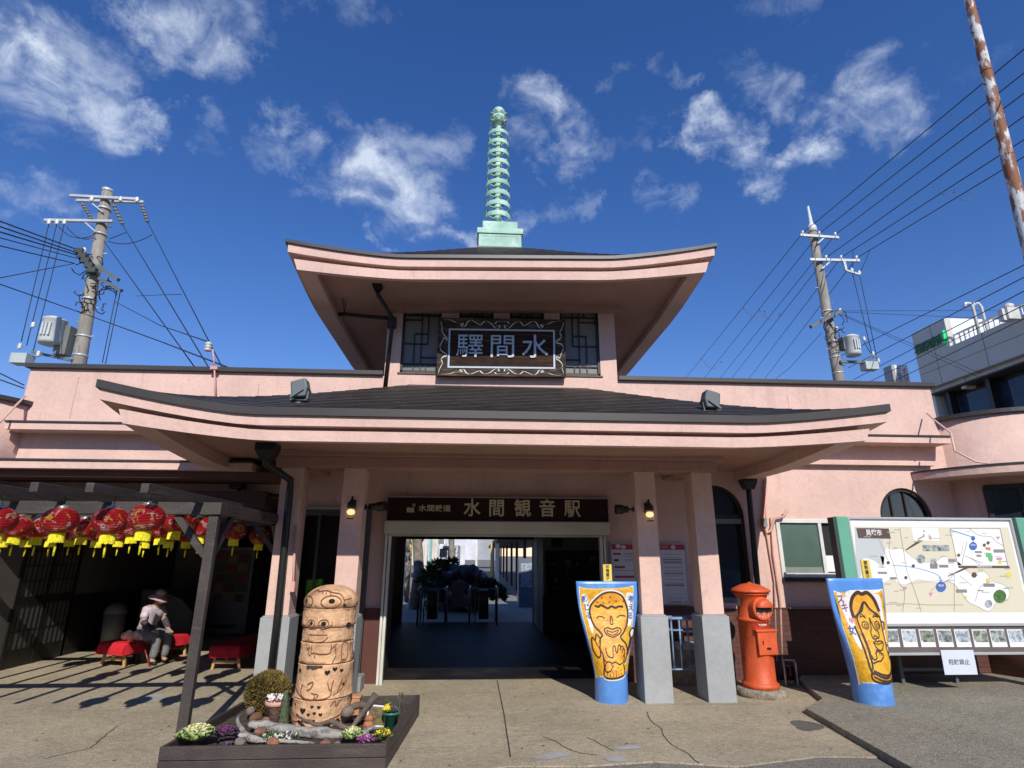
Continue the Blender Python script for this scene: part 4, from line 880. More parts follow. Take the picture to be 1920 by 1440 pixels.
drift([(650, 1332, 6.0), (675, 1322, 6.0), (695, 1326, 5.95), (700, 1345, 5.9)], [.03, .03, .022, .012], WOODB, 'knotted brown driftwood root behind the tilted tub')
drift([(668, 1380, 5.5), (690, 1370, 5.5), (703, 1360, 5.5)], [.012, .014, .01], WOODG, 'short silver driftwood stick right of the white cabbage')
b_ = P(666, 1310, 6.3)
tag(MB().cbox((b_.x, 6.3, .19), (.11, .11, .17)).cbox((b_.x, 6.3, .275), (.125, .125, .02)).build('clay_brick_stack', mat('orange_brick', (.48, .24, .11), .85, .2, 6., .4), bevel=.006), 'orange clay block standing behind the terracotta figure', 'brick')
# ================================================================== red cloth benches, person
CLOTH = mat('red_felt', (.52, .010, .020), .85, .12, 5., .2, 60.); PINE = mat('pine_wood', (.50, .30, .12), .55, .15, 6.)
def bench(a, b, w_, h, label, clabel):
    """a,b: near and far end centres on the ground"""
    a = Vector((a[0], a[1], 0)); b = Vector((b[0], b[1], 0)); d = (b-a).normalized(); s_ = Vector((d.y, -d.x, 0)); L = (b-a).length
    T = thing('wooden_bench', label, 'bench', a)
    def q(u, v, z): return a+d*u+s_*v+Vector((0, 0, z))
    m_ = MB(); m_.bar(q(0, 0, h-.02), q(L, 0, h-.02), w_, .035); m_.build('seat', PINE, T)
    for u in (.05, L-.05):
        for v in (-w_/2+.04, w_/2-.04): MB().bar(q(u, v*1.15, 0), q(u, v*.9, h-.04), .035).build('leg', PINE, T)
        MB().bar(q(u, -w_/2+.04, .10), q(u, w_/2-.04, .10), .028, .04).build('stretcher', PINE, T)
    MB().bar(q(.05, 0, .12), q(L-.05, 0, .12), .03).build('long_rail', PINE, T)
    c = MB(); nu, nv = 30, 20; over = .16; vs = []
    for i in range(nu+1):
        for j in range(nv+1):
            u = -.03-over+(L+.06+2*over)*i/nu; v = (-w_/2-.012-over)+(w_+.024+2*over)*j/nv
            du = max(0, -.03-u, u-(L+.03)); dv = max(0, -w_/2-.012-v, v-(w_/2+.012)); drop = max(du, dv)
            uu = min(max(u, -.03-.02*(du > 0)), L+.03+.02*(du > 0)); vv = min(max(v, -w_/2-.014), w_/2+.014)
            rip = .012*math.sin(v*30+i*.2)*(du/over) if du > dv else .012*math.sin(u*26)*(dv/over)
            if du > dv: uu += rip*(-1 if u < 0 else 1)+(-.02 if u < 0 else .02)*(du/over)
            elif dv > 0: vv += (rip+.02*(dv/over))*(-1 if v < 0 else 1)
            vs.append(q(uu, vv, h+.004-drop*(1.05 if du > 0 and dv > 0 else 1)))
    c.add(vs, [(i*(nv+1)+j, (i+1)*(nv+1)+j, (i+1)*(nv+1)+j+1, i*(nv+1)+j+1) for i in range(nu) for j in range(nv)], True)
    tag(c.build('red_cloth', CLOTH, recalc=False), clabel, 'cloth', 'red cloths draped over the benches')
B1 = Vector((-5.36, 9.62, 0)); B1e = Vector((-4.95, 10.75, 0))
bench(B1, B1e, .46, .33, 'pine bench under a red cloth, beside the seated person', 'red felt cloth draped over the bench beside the person')
bench((-3.58, 9.28), (-3.42, 11.0), .42, .33, 'pine bench under a red cloth, in front of the vending machine', 'red felt cloth draped over the bench in front of the vending machine')
# seated person
SKIN = mat('skin', (.42, .26, .18), .6); JACK = mat('lilac_jacket', (.52, .44, .49), .75, .2, 9., .5, 30., c2=(.55, .50, .54), c2s=(.5, .6), c2sc=14.); TROU = mat('grey_trousers', (.18, .18, .185), .85, .2, 8., .3)
DCL = mat('dark_sleeve', (.05, .04, .05), .85, .3, 10.); HAT = mat('mauve_hat', (.46, .29, .28), .85, .15, 10., .3, 80.)
PO = Vector((-5.10, 9.95, 0))
PE = thing('person', 'elderly person in mauve sun hat and lilac jacket, seated with hands on knees', 'person', PO)
def skinned(name, verts, edges, rad_, m, parent, sub=2):
    me = bpy.data.meshes.new(name); me.from_pydata([PO+Vector(v) for v in verts], edges, []); me.materials.append(m)
    o = bpy.data.objects.new(name, me); col.objects.link(o); o.parent = parent; o.matrix_parent_inverse = parent_inv(parent)
    sk = o.modifiers.new('skin', 'SKIN'); sk.use_smooth_shade = True
    for i, r in enumerate(rad_): me.skin_vertices[0].data[i].radius = (r, r) if not isinstance(r, tuple) else r
    me.skin_vertices[0].data[0].use_root = True
    ss = o.modifiers.new('s', 'SUBSURF'); ss.levels = sub; ss.render_levels = sub
    return o
# local axes: +x is the way the person faces (right in the photo, a little towards the viewer)
f = Vector((.93, -.367, 0)); sd = Vector((.367, .93, 0))
def B(u, v, z): return f*u+sd*v+Vector((0, 0, z))
vv = [B(0, 0, .40), B(.02, 0, .52), B(.06, 0, .66), B(.10, 0, .76), B(.135, 0, .83), B(.165, 0, .895), B(.175, 0, .955)]
rr_ = [.115, .11, .115, .105, .045, .062, .06]
ed = [(0, 1), (1, 2), (2, 3), (3, 4), (4, 5), (5, 6)]
for sgn in (-1, 1):
    i = len(vv); vv += [B(.09, .13*sgn, .765), B(.13, .18*sgn, .60), B(.30, .13*sgn, .48), B(.36, .11*sgn, .455)]; rr_ += [.055, .042, .028, .024]; ed += [(3, i), (i, i+1), (i+1, i+2), (i+2, i+3)]
    # five fingers
    for k, (dx, dv) in enumerate(((.045, -.025), (.06, -.012), (.062, .002), (.055, .014), (.03, .03))):
        j = len(vv); vv += [B(.36+dx*.6, .11*sgn+dv, .452), B(.36+dx*1.05, .11*sgn+dv*1.15, .43)]; rr_ += [.0085, .007]; ed += [(i+3, j), (j, j+1)]
    i = len(vv); vv += [B(.08, .075*sgn, .40), B(.36, .10*sgn, .41), B(.35, .10*sgn, .22), B(.33, .10*sgn, .06), B(.42, .115*sgn, .03)]; rr_ += [.085, .062, .05, .036, .03]; ed += [(0, i), (i, i+1), (i+1, i+2), (i+2, i+3), (i+3, i+4)]
skinned('body', vv, ed, rr_, SKIN, PE)
jv = [B(-.01, 0, .42), B(.01, 0, .52), B(.05, 0, .66), B(.095, 0, .765), B(.12, 0, .81)]; jr = [.135, .13, .135, .12, .065]; je = [(0, 1), (1, 2), (2, 3), (3, 4)]
for sgn in (-1, 1):
    i = len(jv); jv += [B(.09, .13*sgn, .77), B(.12, .185*sgn, .64)]; jr += [.07, .062]; je += [(3, i), (i, i+1)]
skinned('jacket', jv, je, jr, JACK, PE)
for sgn in (-1, 1): skinned('sleeve', [B(.12, .187*sgn, .625), B(.145, .185*sgn, .59), B(.31, .135*sgn, .485)], [(0, 1), (1, 2)], [.056, .052, .036], DCL, PE)
tv = [B(.0, 0, .40)]; tr = [.13]; te = []
for sgn in (-1, 1):
    i = len(tv); tv += [B(.10, .08*sgn, .405), B(.365, .10*sgn, .405), B(.355, .10*sgn, .23), B(.335, .10*sgn, .085)]; tr += [.098, .076, .064, .055]; te += [(0, i), (i, i+1), (i+1, i+2), (i+2, i+3)]
skinned('trousers', tv, te, tr, TROU, PE)
for sgn in (-1, 1): skinned('shoe', [B(.31, .10*sgn, .035), B(.38, .11*sgn, .032), B(.44, .118*sgn, .028)], [(0, 1), (1, 2)], [.04, .038, .03], BLACK, PE)
MH = Matrix.Translation(PO+B(.175, 0, .975)) @ Matrix.Rotation(R(16), 4, sd)
h_ = MB(); pr = [(.165, -.045), (.162, -.038), (.085, .0), (.078, .045), (.066, .075), (.03, .092), (0, .095)]
vs = []; n = 26
for r, z in pr:
    for k in range(n): t = 2*math.pi*k/n; vs.append(MH @ Vector((math.cos(t)*r, math.sin(t)*r, z+(.008*math.sin(3*t) if r > .1 else 0))))
h_.add(vs, [(i*n+k, i*n+(k+1) % n, (i+1)*n+(k+1) % n, (i+1)*n+k) for i in range(len(pr)-1) for k in range(n)], True); ho = h_.build('hat', HAT, PE, recalc=False)
MB().lathe([(.084, .004), (.0825, .02)], (0, 0, 0), 24, cap=False).build('hat_band', mat('hat_band', (.10, .06, .06), .8), ho).matrix_world = MH
hd = PO+B(.175, 0, .91)
MB().sphere(hd+f*.045+Vector((0, 0, -.012)), .048, 14, 10, (1, 1, .9)).build('face_mask', mat('mask_white', (.62, .6, .6), .8), PE)
MB().sphere(hd+f*.066+Vector((0, 0, .02)), .012, 8, 6, (1, .8, 1.2)).build('nose', SKIN, PE)
for s_ in (-1, 1): MB().sphere(hd+f*.056+sd*(.022*s_)+Vector((0, 0, .028)), .006, 8, 6).build('eye', BLACK, PE); MB().sphere(hd+sd*(.062*s_)+Vector((0, 0, .01)), .016, 8, 6, (.6, .5, 1.1)).build('ear', SKIN, PE)
MB().sphere(hd-f*.02+Vector((0, 0, .012)), .066, 14, 10).build('hair', mat('grey_hair', (.16, .15, .15), .8), PE)
# stool under the person, cane, bag
tag(MB().lathe([(.12, .0), (.13, .30), (.14, .33)], PO+Vector((0, 0, 0)), 20).build('low_stool', BLACKW), 'low black stool under the seated person', 'stool')
tag(MB().tube([P(268, 1204, 9.75), P(281, 1251, 9.62)], .012, 8).tube([P(268, 1204, 9.75), P(264, 1199, 9.76), P(259, 1200, 9.78)], .012, 8).build('walking_stick', mat('red_lacquer', (.20, .03, .03), .35)), 'dark red walking stick leaning beside the seated person', 'cane')
c = P(250, 1190, 9.8); bagm = MB()
for i in range(7):
    t = i/6.; bagm.sphere((c.x-.11+.25*t, c.y, .395+.018*math.sin(i*2)), .075, 14, 9, (.9, .85, .82), Matrix.Rotation(i, 3, 'Y'), .09)
tag(bagm.build('plastic_bag', mat('cream_bag', (.66, .58, .36), .45, .25, 14., .6, 20.)), 'crumpled cream plastic bag lying on the red bench cloth', 'bag')
# bin, vending machine, phone
T = thing('waste_bin', 'pale domed waste bin standing by the dark panelled wall of the recess', 'bin', (-6.38, 11.3, 0))
BINM = mat('bin_beige', (.20, .20, .17), .6)
zb = P(217, 1150, 11.3).z
MB().lathe([(.15, 0), (.18, zb)], (-6.36, 11.3, 0), 28).build('bin_body', BINM, T); MB().lathe([(.19, zb+.002), (.19, zb+.03), (.165, zb+.10), (.10, zb+.16), (.0, zb+.18)], (-6.36, 11.3, 0), 28, cap=False).build('bin_lid', BINM, T)
T = thing('drum_cabinet', 'large beige curved cabinet in the dark behind the seated person', 'cabinet', (-5.6, 12.2, 0))
MB().slab([(0, 0), (1.0, 0), (1.0, .55), (.75, .78), (.35, .92), (0, .95)], [], lambda a, b, t: Vector((-6.35+a, t, b)), 12.0, 12.6).build('cabinet_body', mat('cabinet_beige', (.10, .095, .085), .6), T, bevel=.01)
vx0, vx1 = P(392, 1100, 13.1).x, P(470, 1100, 13.1).x; vz0, vz1 = P(430, 1183, 13.1).z, P(430, 1026, 13.1).z
T = thing('vending_machine', 'white vending machine with rows of drink pictures, in the shaded recess', 'vending machine', ((vx0+vx1)/2, 13.1, 0))
MB().box(vx0, vx1, 13.1, 13.8, .02, vz1).build('cabinet', mat('vending_white', (.22, .22, .22), .45), T, bevel=.01)
MB().box(vx0+.06, vx1-.06, 13.085, 13.099, vz0+.75, vz1-.06).build('display_panel', mat('vending_panel', (.10, .09, .08), .4), T)
random.seed(3)
for r_ in range(5):
    for c_ in range(3):
        w_ = (vx1-vx0-.2)/3; a = vx0+.1+c_*w_; b = vz1-.12-(r_+1)*.20
        MB().box(a+.02, a+w_-.02, 13.07, 13.083, b+.02, b+.17).build('product_card', mat('card%d' % ((r_*3+c_) % 4), [(.22, .03, .025), (.24, .15, .03), (.12, .02, .02), (.05, .08, .09)][(r_*3+c_) % 4], .5, .3, 30.), T)
MB().lathe([(.12, 0), (.12, .02)], n=24, M=Matrix.Rotation(R(90), 4, 'X')).build('round_logo', BLACK, T).location = (0, 0, 0)
T.children[-1].matrix_world = Matrix.Translation(((vx0+vx1)/2-.12, 13.095, vz0+.48))
MB().box(vx0+.08, vx1-.2, 13.08, 13.099, vz0+.06, vz0+.13).build('delivery_slot', BLACK, T)
T = thing('pay_telephone', 'bright green public telephone on a stand in the booth left of the doorway', 'telephone', (-2.3, 8.7, 0))
GRN = mat('phone_green', (.10, .42, .02), .35, .08)
p0 = P(567, 1148, 8.6); p1 = P(596, 1086, 8.6)
MB().box(p0.x, p1.x+.04, 8.62, 8.85, p0.z, p1.z).build('phone_body', GRN, T, bevel=.02)
zc = (p0.z+p1.z)/2+.07
MB().tube([(p0.x+.06, 8.58, zc), (p0.x+.10, 8.56, zc-.045), (p0.x+.2, 8.56, zc-.02), (p1.x+.03, 8.58, zc+.03)], .018, 8).cbox((p1.x+.04, 8.60, zc+.09), (.05, .05, .12)).build('handset', GRN, T)
MB().box(p0.x+.05, p1.x, 8.612, 8.622, p0.z+.05, p0.z+.16).build('keypad', mat('phone_dark', (.03, .08, .02), .5), T)
MB().box(p0.x-.05, p1.x+.08, 8.6, 8.95, p0.z-.03, p0.z-.002).box(p0.x+.04, p0.x+.10, 8.7, 8.76, 0, p0.z-.03).box(p1.x-.06, p1.x, 8.7, 8.76, 0, p0.z-.03).build('stand', BLACK, T)
# ================================================================== postbox
OR = mat('postbox_vermilion', (.62, .098, .028), .5, .14, 5., .25, 28., c2=(.42, .06, .022), c2s=(.52, .78), c2sc=7., c2stretch=(1.6, 1.6, .6))
T = thing('pillar_postbox', 'old round vermilion pillar postbox on a rough stone base', 'postbox', (3.475, 7.46, 0))
pxc, pyc = 3.475, 7.46
MB().lathe([(.285, 0), (.30, .03), (.275, .075), (.24, .085), (.0, .087)], (pxc, pyc, 0), 40, jit=.03, cap=False).build('stone_base', mat('rough_stone', (.30, .26, .19), .9, .3, 8., 1., 35., c2=(.18, .15, .11), c2sc=12.), T)
Rb = .184
prof = [(Rb+.03, .087), (Rb+.03, .13), (Rb+.012, .145), (Rb, .16), (Rb, .83), (Rb+.014, .835), (Rb+.014, .86), (Rb-.008, .87), (Rb-.012, 1.10), (Rb+.004, 1.11), (Rb+.006, 1.135), (Rb+.03, 1.14), (Rb+.03, 1.165)]
MB().lathe(prof, (pxc, pyc, 0), 48).build('barrel', OR, T)
MB().lathe([(Rb+.028, 1.166), (Rb+.052, 1.17), (Rb+.052, 1.19), (Rb+.03, 1.205), (Rb*.9, 1.232), (Rb*.6, 1.256), (Rb*.3, 1.268), (.03, 1.271), (.018, 1.283), (.0, 1.286)], (pxc, pyc, 0), 48, cap=False).build('roof_cap', OR, T)
ag = R(9); fd = Vector((math.sin(ag), -math.cos(ag), 0)); su = Vector((math.cos(ag), math.sin(ag), 0)); UPV = Vector((0, 0, 1)); cm = Vector((pxc, pyc, .985))
def PB(a, b, t): return cm+su*a+UPV*b+fd*t
def disc(mb, r, t0, t1, n=36, c=(0, 0), bev=.01):
    vs = [PB(c[0]+rr*math.cos(2*math.pi*k/n), c[1]+rr*math.sin(2*math.pi*k/n), t) for rr, t in ((r, t0), (r, t1-bev), (r-bev, t1)) for k in range(n)]
    mb.add(vs, [(i*n+k, i*n+(k+1) % n, (i+1)*n+(k+1) % n, (i+1)*n+k) for i in range(2) for k in range(n)]+[tuple(range(2*n, 3*n))], False); return mb
mo = disc(MB(), .135, .09, .225).build('mouth_disc', OR, T)
hd_ = MB(); n = 18; vs = []
for i, (rr, t) in enumerate(((.105, .226), (.10, .285), (.06, .30), (.0, .302))):
    for k in range(n+1): a = math.pi*k/n; vs.append(PB(rr*math.cos(a), .02+rr*.85*math.sin(a), t))
hd_.add(vs, [(i*(n+1)+k, i*(n+1)+k+1, (i+1)*(n+1)+k+1, (i+1)*(n+1)+k) for i in range(3) for k in range(n)], True).build('hood', OR, mo, recalc=False)
sl_ = MB().slab([(-.10, -.03), (.10, -.03), (.10, .018), (0, .03), (-.10, .018)], [], PB, .2255, .25).build('letter_slot', BLACK, mo)
tx = MB(); WH2 = mat('worn_white', (.72, .68, .62), .6)
text_mesh(tx, '〒', lambda a, b, t: PB(a, b-.052, .2255+t), .055, .002, .003)
text_mesh(tx, '郵', lambda a, b, t: PB(a-.078, b-.045, .2255+t), .034, .0008, .003); text_mesh(tx, '便', lambda a, b, t: PB(a+.078, b-.045, .2255+t), .034, .0008, .003)
for ch, a0 in zip('POST', (-.06, -.022, .018, .055)): text_mesh(tx, ch, lambda a, b, t, a0=a0: PB(a+a0, b-.093+abs(a0)*.15, .2255+t), .03, .0008, .003)
tx.build('lettering', WH2, mo, recalc=False)
dr = MB().slab(rectp(-.105, .15, -.52, -.26), [], PB, .12, .208).slab(rectp(-.125, .165, -.262, -.235), [], PB, .12, .222).build('collection_door', OR, T, bevel=.008)
MB().slab(rectp(-.05, -.036, -.40, -.36), [], PB, .2085, .212).slab(rectp(.0, .055, -.46, -.435), [], PB, .2085, .212).build('keyhole_plate', BLACK, dr)
disc(MB(), .008, .208, .216, 12, (.03, -.365), .002).build('door_knob', OR, dr)
def PBc(a, b, t): th = -math.pi/2+ag+a/Rb; return Vector((pxc+(Rb+t)*math.cos(th), pyc+(Rb+t)*math.sin(th), .985+b))
st = MB(); fill2d(st, rectp(-.075, .065, -.205, -.172), PBc, .003, .02); st = st.build('sticker', mat('sticker_red', (.42, .015, .03), .4), T, recalc=False)
tx = MB(); text_mesh(tx, '〒日本郵便', lambda a, b, t: PBc(a-.004, b-.188, .0045), .024, .0006, 0, sx=.95); tx.build('lettering', WHITE, st, recalc=False)
pl = MB(); fill2d(pl, rectp(-.32, -.25, .02, .13), PBc, .004, .02); pl.build('side_plate', mat('plate_grey', (.3, .28, .26), .5), T, recalc=False)
pl = MB(); fill2d(pl, rectp(.10, .15, -.185, -.16), PBc, .004, .02); pl.build('number_plate', mat('plate_grey', (.3, .28, .26), .5), T, recalc=False)
# ================================================================== hose reel, blue rack
T = thing('cord_reel', 'red extension cord reel with a white carrying frame, beside the brick dado', 'cord reel', P(1480, 1280, 7.9))
c = P(1481, 1262, 7.95); c.z = .15; Mx = Matrix.Translation(c) @ Matrix.Rotation(R(68), 4, 'Z') @ Matrix.Rotation(R(90), 4, 'X')
RED = mat('reel_red', (.25, .012, .02), .4)
for z in (-.055, .055): MB().lathe([(.12, z-.008), (.125, z), (.12, z+.008)], M=Mx, n=30).build('reel_flange', RED, T)
MB().lathe([(.085, -.05), (.085, .05)], M=Mx, n=24).build('wound_cord', BLACK, T)
MB().tube([Mx @ Vector(p) for p in ((-.10, -.14, -.07), (-.10, .13, -.07), (-.02, .15, -.07), (-.02, .15, .07), (-.10, .13, .07), (-.10, -.14, .07))], .009, 8).tube([Mx @ Vector(p) for p in ((-.10, -.14, -.07), (.11, -.14, -.07), (.11, -.14, .07), (-.10, -.14, .07))], .009, 8).build('frame', mat('frame_white', (.6, .6, .6), .4), T)
BL = mat('pale_blue_enamel', (.16, .27, .42), .45, .25, 6., c2=(.08, .12, .18), c2sc=8.)
def barrier(nm, x0, x1, y, z1, label):
    T = thing(nm, label, 'barrier', (x0, y, 0), 'blue metal barriers behind the pillars')
    MB().tube([(x0, y, 0), (x0, y, z1-.06), (x0+.04, y, z1), (x1-.04, y, z1), (x1, y, z1-.06), (x1, y, 0)], .02, 8).build('outer_frame', BL, T)
    for u in (.28, .5, .72): MB().tube([(x0+(x1-x0)*u, y, .25), (x0+(x1-x0)*u, y, z1)], .012, 7).build('upright', BL, T)
    for z in (.25, z1-.14): MB().tube([(x0, y, z), (x1, y, z)], .012, 7).build('cross_rail', BL, T)
    for x in (x0, x1): MB().tube([(x, y-.18, .02), (x, y+.12, .02)], .018, 7).build('foot', BL, T)
zr_ = P(1270, 1158, 7.75).z
barrier('metal_barrier', 2.36, 2.83, 7.66, zr_, 'nearer pale blue tubular barrier between the two right pillars')
barrier('metal_barrier', 2.45, 3.35, 7.92, zr_-.01, 'farther pale blue tubular barrier between the right pillars and the postbox')
T = thing('storage_crate', 'old crate with folded things behind the blue barriers', 'crate', (2.85, 8.08, 0))
MB().box(2.6, 3.0, 7.99, 8.2, 0, .42).build('crate_body', mat('crate_tan', (.25, .2, .13), .8, .3, 9.), T); MB().box(2.66, 2.94, 8.0, 8.18, .42, .5).build('folded_cloth', mat('cloth_check', (.45, .45, .42), .9, .5, 40.), T)
# ================================================================== signs on the building
def sign_text(name, s, cx, cz, w, h, m, parent, Y, t=.006, off=.012, sx=None, n=None):
    """lettering of total width w and height h centred at (cx, cz) on a wall facing the camera"""
    n = n or len(s); size = h/.93; sxx = sx or (w/(n*size*.985))
    mb = MB(); text_mesh(mb, s, lambda a, b, t_: Vector((cx+a, Y-t_, cz+b)), size, off*size, t, sx=sxx)
    return mb.build(name, m, parent)
YS = 8.17
sx0, sx1, sz0, sz1 = P(725, 955, YS).x, P(1141, 955, YS).x, P(930, 978, YS).z, P(930, 933, YS).z
SG = thing('station_name_sign', 'dark maroon fascia sign with gold lettering over the station doorway', 'sign', ((sx0+sx1)/2, YS, sz0))
MB().box(sx0, sx1, YS, 8.297, sz0, sz1).build('sign_panel', mat('maroon_panel', (.028, .009, .010), .6, .06, spec=.2), SG)
MB().slab(rectp(sx0-.008, sx1+.008, sz0-.008, sz1+.008), [rectp(sx0+.008, sx1-.008, sz0+.008, sz1-.008)], XZ, YS-.012, YS+.08).build('sign_frame', mat('alu_frame', (.42, .41, .42), .35, metal=.6), SG)
GOLD = mat('pale_gold', (.60, .52, .36), .45, .05)
zc = (sz0+sz1)/2+.005
for ch, px in zip('水間観音駅', (885, 931, 980, 1026, 1073)): sign_text('lettering', ch, P(px, 955, YS).x, zc, .235, .235, GOLD, SG, YS-.001, n=1, off=.016)
x0_, x1_ = P(785, 955, YS).x, P(845, 955, YS).x
sign_text('small_lettering', '水間鉄道', (x0_+x1_)/2, zc, x1_-x0_, .088, GOLD, SG, YS-.001, off=.02)
ic = MB(); ix = P(771, 955, YS).x
for k in range(3): ic.box(ix-.058+k*.034, ix-.03+k*.034, YS-.005, YS-.001, zc-.04, zc+.012)
ic.slab([(ix-.06, zc-.052), (ix+.045, zc-.052), (ix+.045, zc-.042), (ix-.06, zc-.042)], [], XZ, YS-.005, YS-.001)
ic.slab(circ(ix+.034, zc+.045, .021, .021), [circ(ix+.034, zc+.045, .012, .012)], XZ, YS-.005, YS-.001); ic.build('emblem', GOLD, SG)
# ---- carved plaque on the tower
pl_ = [P(823, 594, 8.12), P(1059, 601, 8.12), P(1062, 708, 8.17), P(818, 703, 8.17)]
px0, px1 = (pl_[0].x+pl_[3].x)/2, (pl_[1].x+pl_[2].x)/2; pz0, pz1 = (pl_[2].z+pl_[3].z)/2, (pl_[0].z+pl_[1].z)/2; W = px1-px0; Hh = pz1-pz0
shz = .012
def PLQ(u, v, t):
    """u 0..1 across, v 0..1 up, t metres towards the viewer; the plaque leans forward at its top"""
    return Vector((px0+W*u, 8.235-.05*v-t, pz0+Hh*v+shz*(u-.5)*W))
TB = mat('weathered_board', (.030, .016, .011), .8, .3, 5., .4, 50., spec=.2, c2=(.085, .038, .022), c2s=(.45, .7), c2sc=3., c2stretch=(.7, 1, 14)); FB = mat('frame_board', (.045, .030, .022), .8, .25, 6., .3, 50., spec=.2, c2=(.10, .072, .05), c2sc=4., c2stretch=(1, 1, 6))
PLT = mat('painted_pattern', (.62, .68, .66), .7, .1); LETM = mat('pale_blue_letters', (.46, .56, .66), .6, .05)
PQ = thing('name_plaque', 'dark timber plaque with scroll-patterned frame and pale characters on the tower', 'plaque', (px0+W/2, 8.14, pz0))
MB().slab(rectp(.06, .94, .13, .87), [], PLQ, -.03, .02).build('board', TB, PQ)
i0, i1, j0, j1 = .085, .915, .155, .82
m_ = MB()
o_ = [PLQ(0, 0, -.02), PLQ(1, 0, -.02), PLQ(1, 1, -.02), PLQ(0, 1, -.02)]; of_ = [PLQ(0, 0, .07), PLQ(1, 0, .07), PLQ(1, 1, .07), PLQ(0, 1, .07)]; if_ = [PLQ(i0, j0, .022), PLQ(i1, j0, .022), PLQ(i1, j1, .022), PLQ(i0, j1, .022)]
m_.add(o_+of_+if_, [(i, (i+1) % 4, (i+1) % 4+4, i+4) for i in range(4)]+[(i+4, (i+1) % 4+4, (i+1) % 4+8, i+8) for i in range(4)]); m_.build('frame', FB, PQ)
MB().slab([(i0-.004, j0-.008), (i1+.004, j0-.008), (i1+.004, j1+.008), (i0-.004, j1+.008)], [[(i0+.01, j0+.02), (i1-.01, j0+.02), (i1-.01, j1-.02), (i0+.01, j1-.02)]], PLQ, .024, .034).build('inner_border', LETM, PQ)
def side(e):   # painted scroll along frame side e
    def fn(a, b, t):   # a 0..1 along, b 0 outer .. 1 inner
        A, B_, C_, D = of_[e], of_[(e+1) % 4], if_[(e+1) % 4], if_[e]
        p = (A.lerp(B_, a)).lerp(D.lerp(C_, a), b); n_ = (B_-A).cross(D-A).normalized(); n_ = n_ if n_.y < 0 else -n_
        return p+n_*t
    return fn
sc = MB()
hz_ = [(.03, .12), (.08, .2), (.11, .42), (.16, .45), (.155, .62), (.14, .55), (.14, .78), (.17, .72), (.21, .35), (.25, .2), (.29, .5), (.31, .62), (.33, .45), (.36, .25), (.40, .4), (.435, .82), (.47, .85), (.475, .6), (.45, .62)]
for e in (0, 2):
    for fl_ in (0, 1): stroke2d(sc, [((1-a) if fl_ else a, b) for a, b in hz_], .0095, lambda a, b, t, e=e: side(e)(a, b, t), .004, sub=4)
    stroke2d(sc, [(.44, .45), (.46, .25), (.5, .3), (.54, .25), (.56, .45)], .0095, lambda a, b, t, e=e: side(e)(a, b, t), .004, sub=4)
vt_ = [(.04, .2), (.12, .35), (.18, .3), (.24, .55), (.27, .85), (.32, .8), (.30, .55), (.36, .45), (.44, .3), (.5, .2), (.58, .35), (.64, .75), (.69, .85), (.70, .55), (.75, .35), (.82, .5), (.9, .3), (.97, .15)]
for e in (1, 3): stroke2d(sc, vt_, .026, lambda a, b, t, e=e: side(e)(a, b, t), .004, sub=4)
# ribbons in (a,b) space shrink with the side's size, so give them a body of their own
sc.build('scroll_pattern', PLT, PQ, recalc=False)
for ch, px, w_ in zip('驛間水', (881, 942, 1003), (.46, .42, .42)):
    uc = (P(px, 650, 8.17).x-px0)/W; mb = MB(); text_mesh(mb, ch, lambda a, b, t, uc=uc: PLQ(uc+a/W, .50+b/Hh, .022+t), .40, 0., .020, sx=1.08)
    mb.build('lettering', LETM, PQ)
# ---- wall lamps, black spotlights, rooftop floodlights
BULB = mat('lit_bulb', (.8, .6, .35), .4, emit=(1., .68, .34, 2.2)); GLOBE = mat('lamp_glass', (.55, .50, .42), .1, trans=.85)
def wall_lamp(x, z, label):
    T = thing('wall_lamp', label, 'lamp', (x, 7.13, z), 'wall lamps on the inner pillars')
    MB().box(x-.03, x+.03, 7.11, 7.139, z-.02, z+.10).tube([(x, 7.11, z+.07), (x, 7.04, z+.13), (x, 7.02, z+.09)], .012, 8).build('bracket', BLACK, T)
    MB().lathe([(.012, z+.10), (.03, z+.07), (.05, z+.045), (.052, z+.0), (.045, z-.005)], (x, 7.02, 0), 18).build('lamp_shade', BLACK, T)
    MB().lathe([(.042, z-.004), (.05, z-.05), (.048, z-.10), (.04, z-.115)], (x, 7.02, 0), 18, cap=False).build('globe', GLOBE, T)
    MB().sphere((x, 7.02, z-.05), .033, 12, 8).build('bulb', BULB, T)
    MB().box(x-.035, x+.035, 6.99, 7.05, z-.13, z-.118).build('bottom_cap', BLACK, T)
p = P(657, 952, 7.02); wall_lamp(-1.485, p.z, 'small lit wall lamp with black cap on the left inner pillar')
p = P(1218, 957, 7.02); wall_lamp(2.115, p.z, 'small lit wall lamp with black cap on the right inner pillar')
def spot(a, b, label):
    a, b = Vector(a), Vector(b); T = thing('spotlight', label, 'spotlight', a, 'black spotlights beside the fascia sign'); d = (b-a).normalized(); M_ = Matrix.Translation(a) @ d.to_track_quat('Z', 'Y').to_matrix().to_4x4(); L = (b-a).length
    MB().lathe([(.03, 0), (.035, .01), (.012, .03), (.012, .07)], M=M_, n=16).build('mount', BLACK, T)
    MB().lathe([(.03, .07), (.042, .08), (.045, L*.55), (.06, L*.62), (.06, L)], M=M_, n=20).build('lamp_head', BLACK, T)
spot((-1.37, 7.25, P(690, 951, 7.25).z), P(724, 949, 7.5), 'black spotlight pointing right from the left inner pillar')
spot((1.985, 7.25, P(1190, 955, 7.25).z), P(1154, 955, 7.25), 'black spotlight pointing left from the right inner pillar')
FLG = mat('floodlight_grey', (.12, .14, .145), .5, .1)
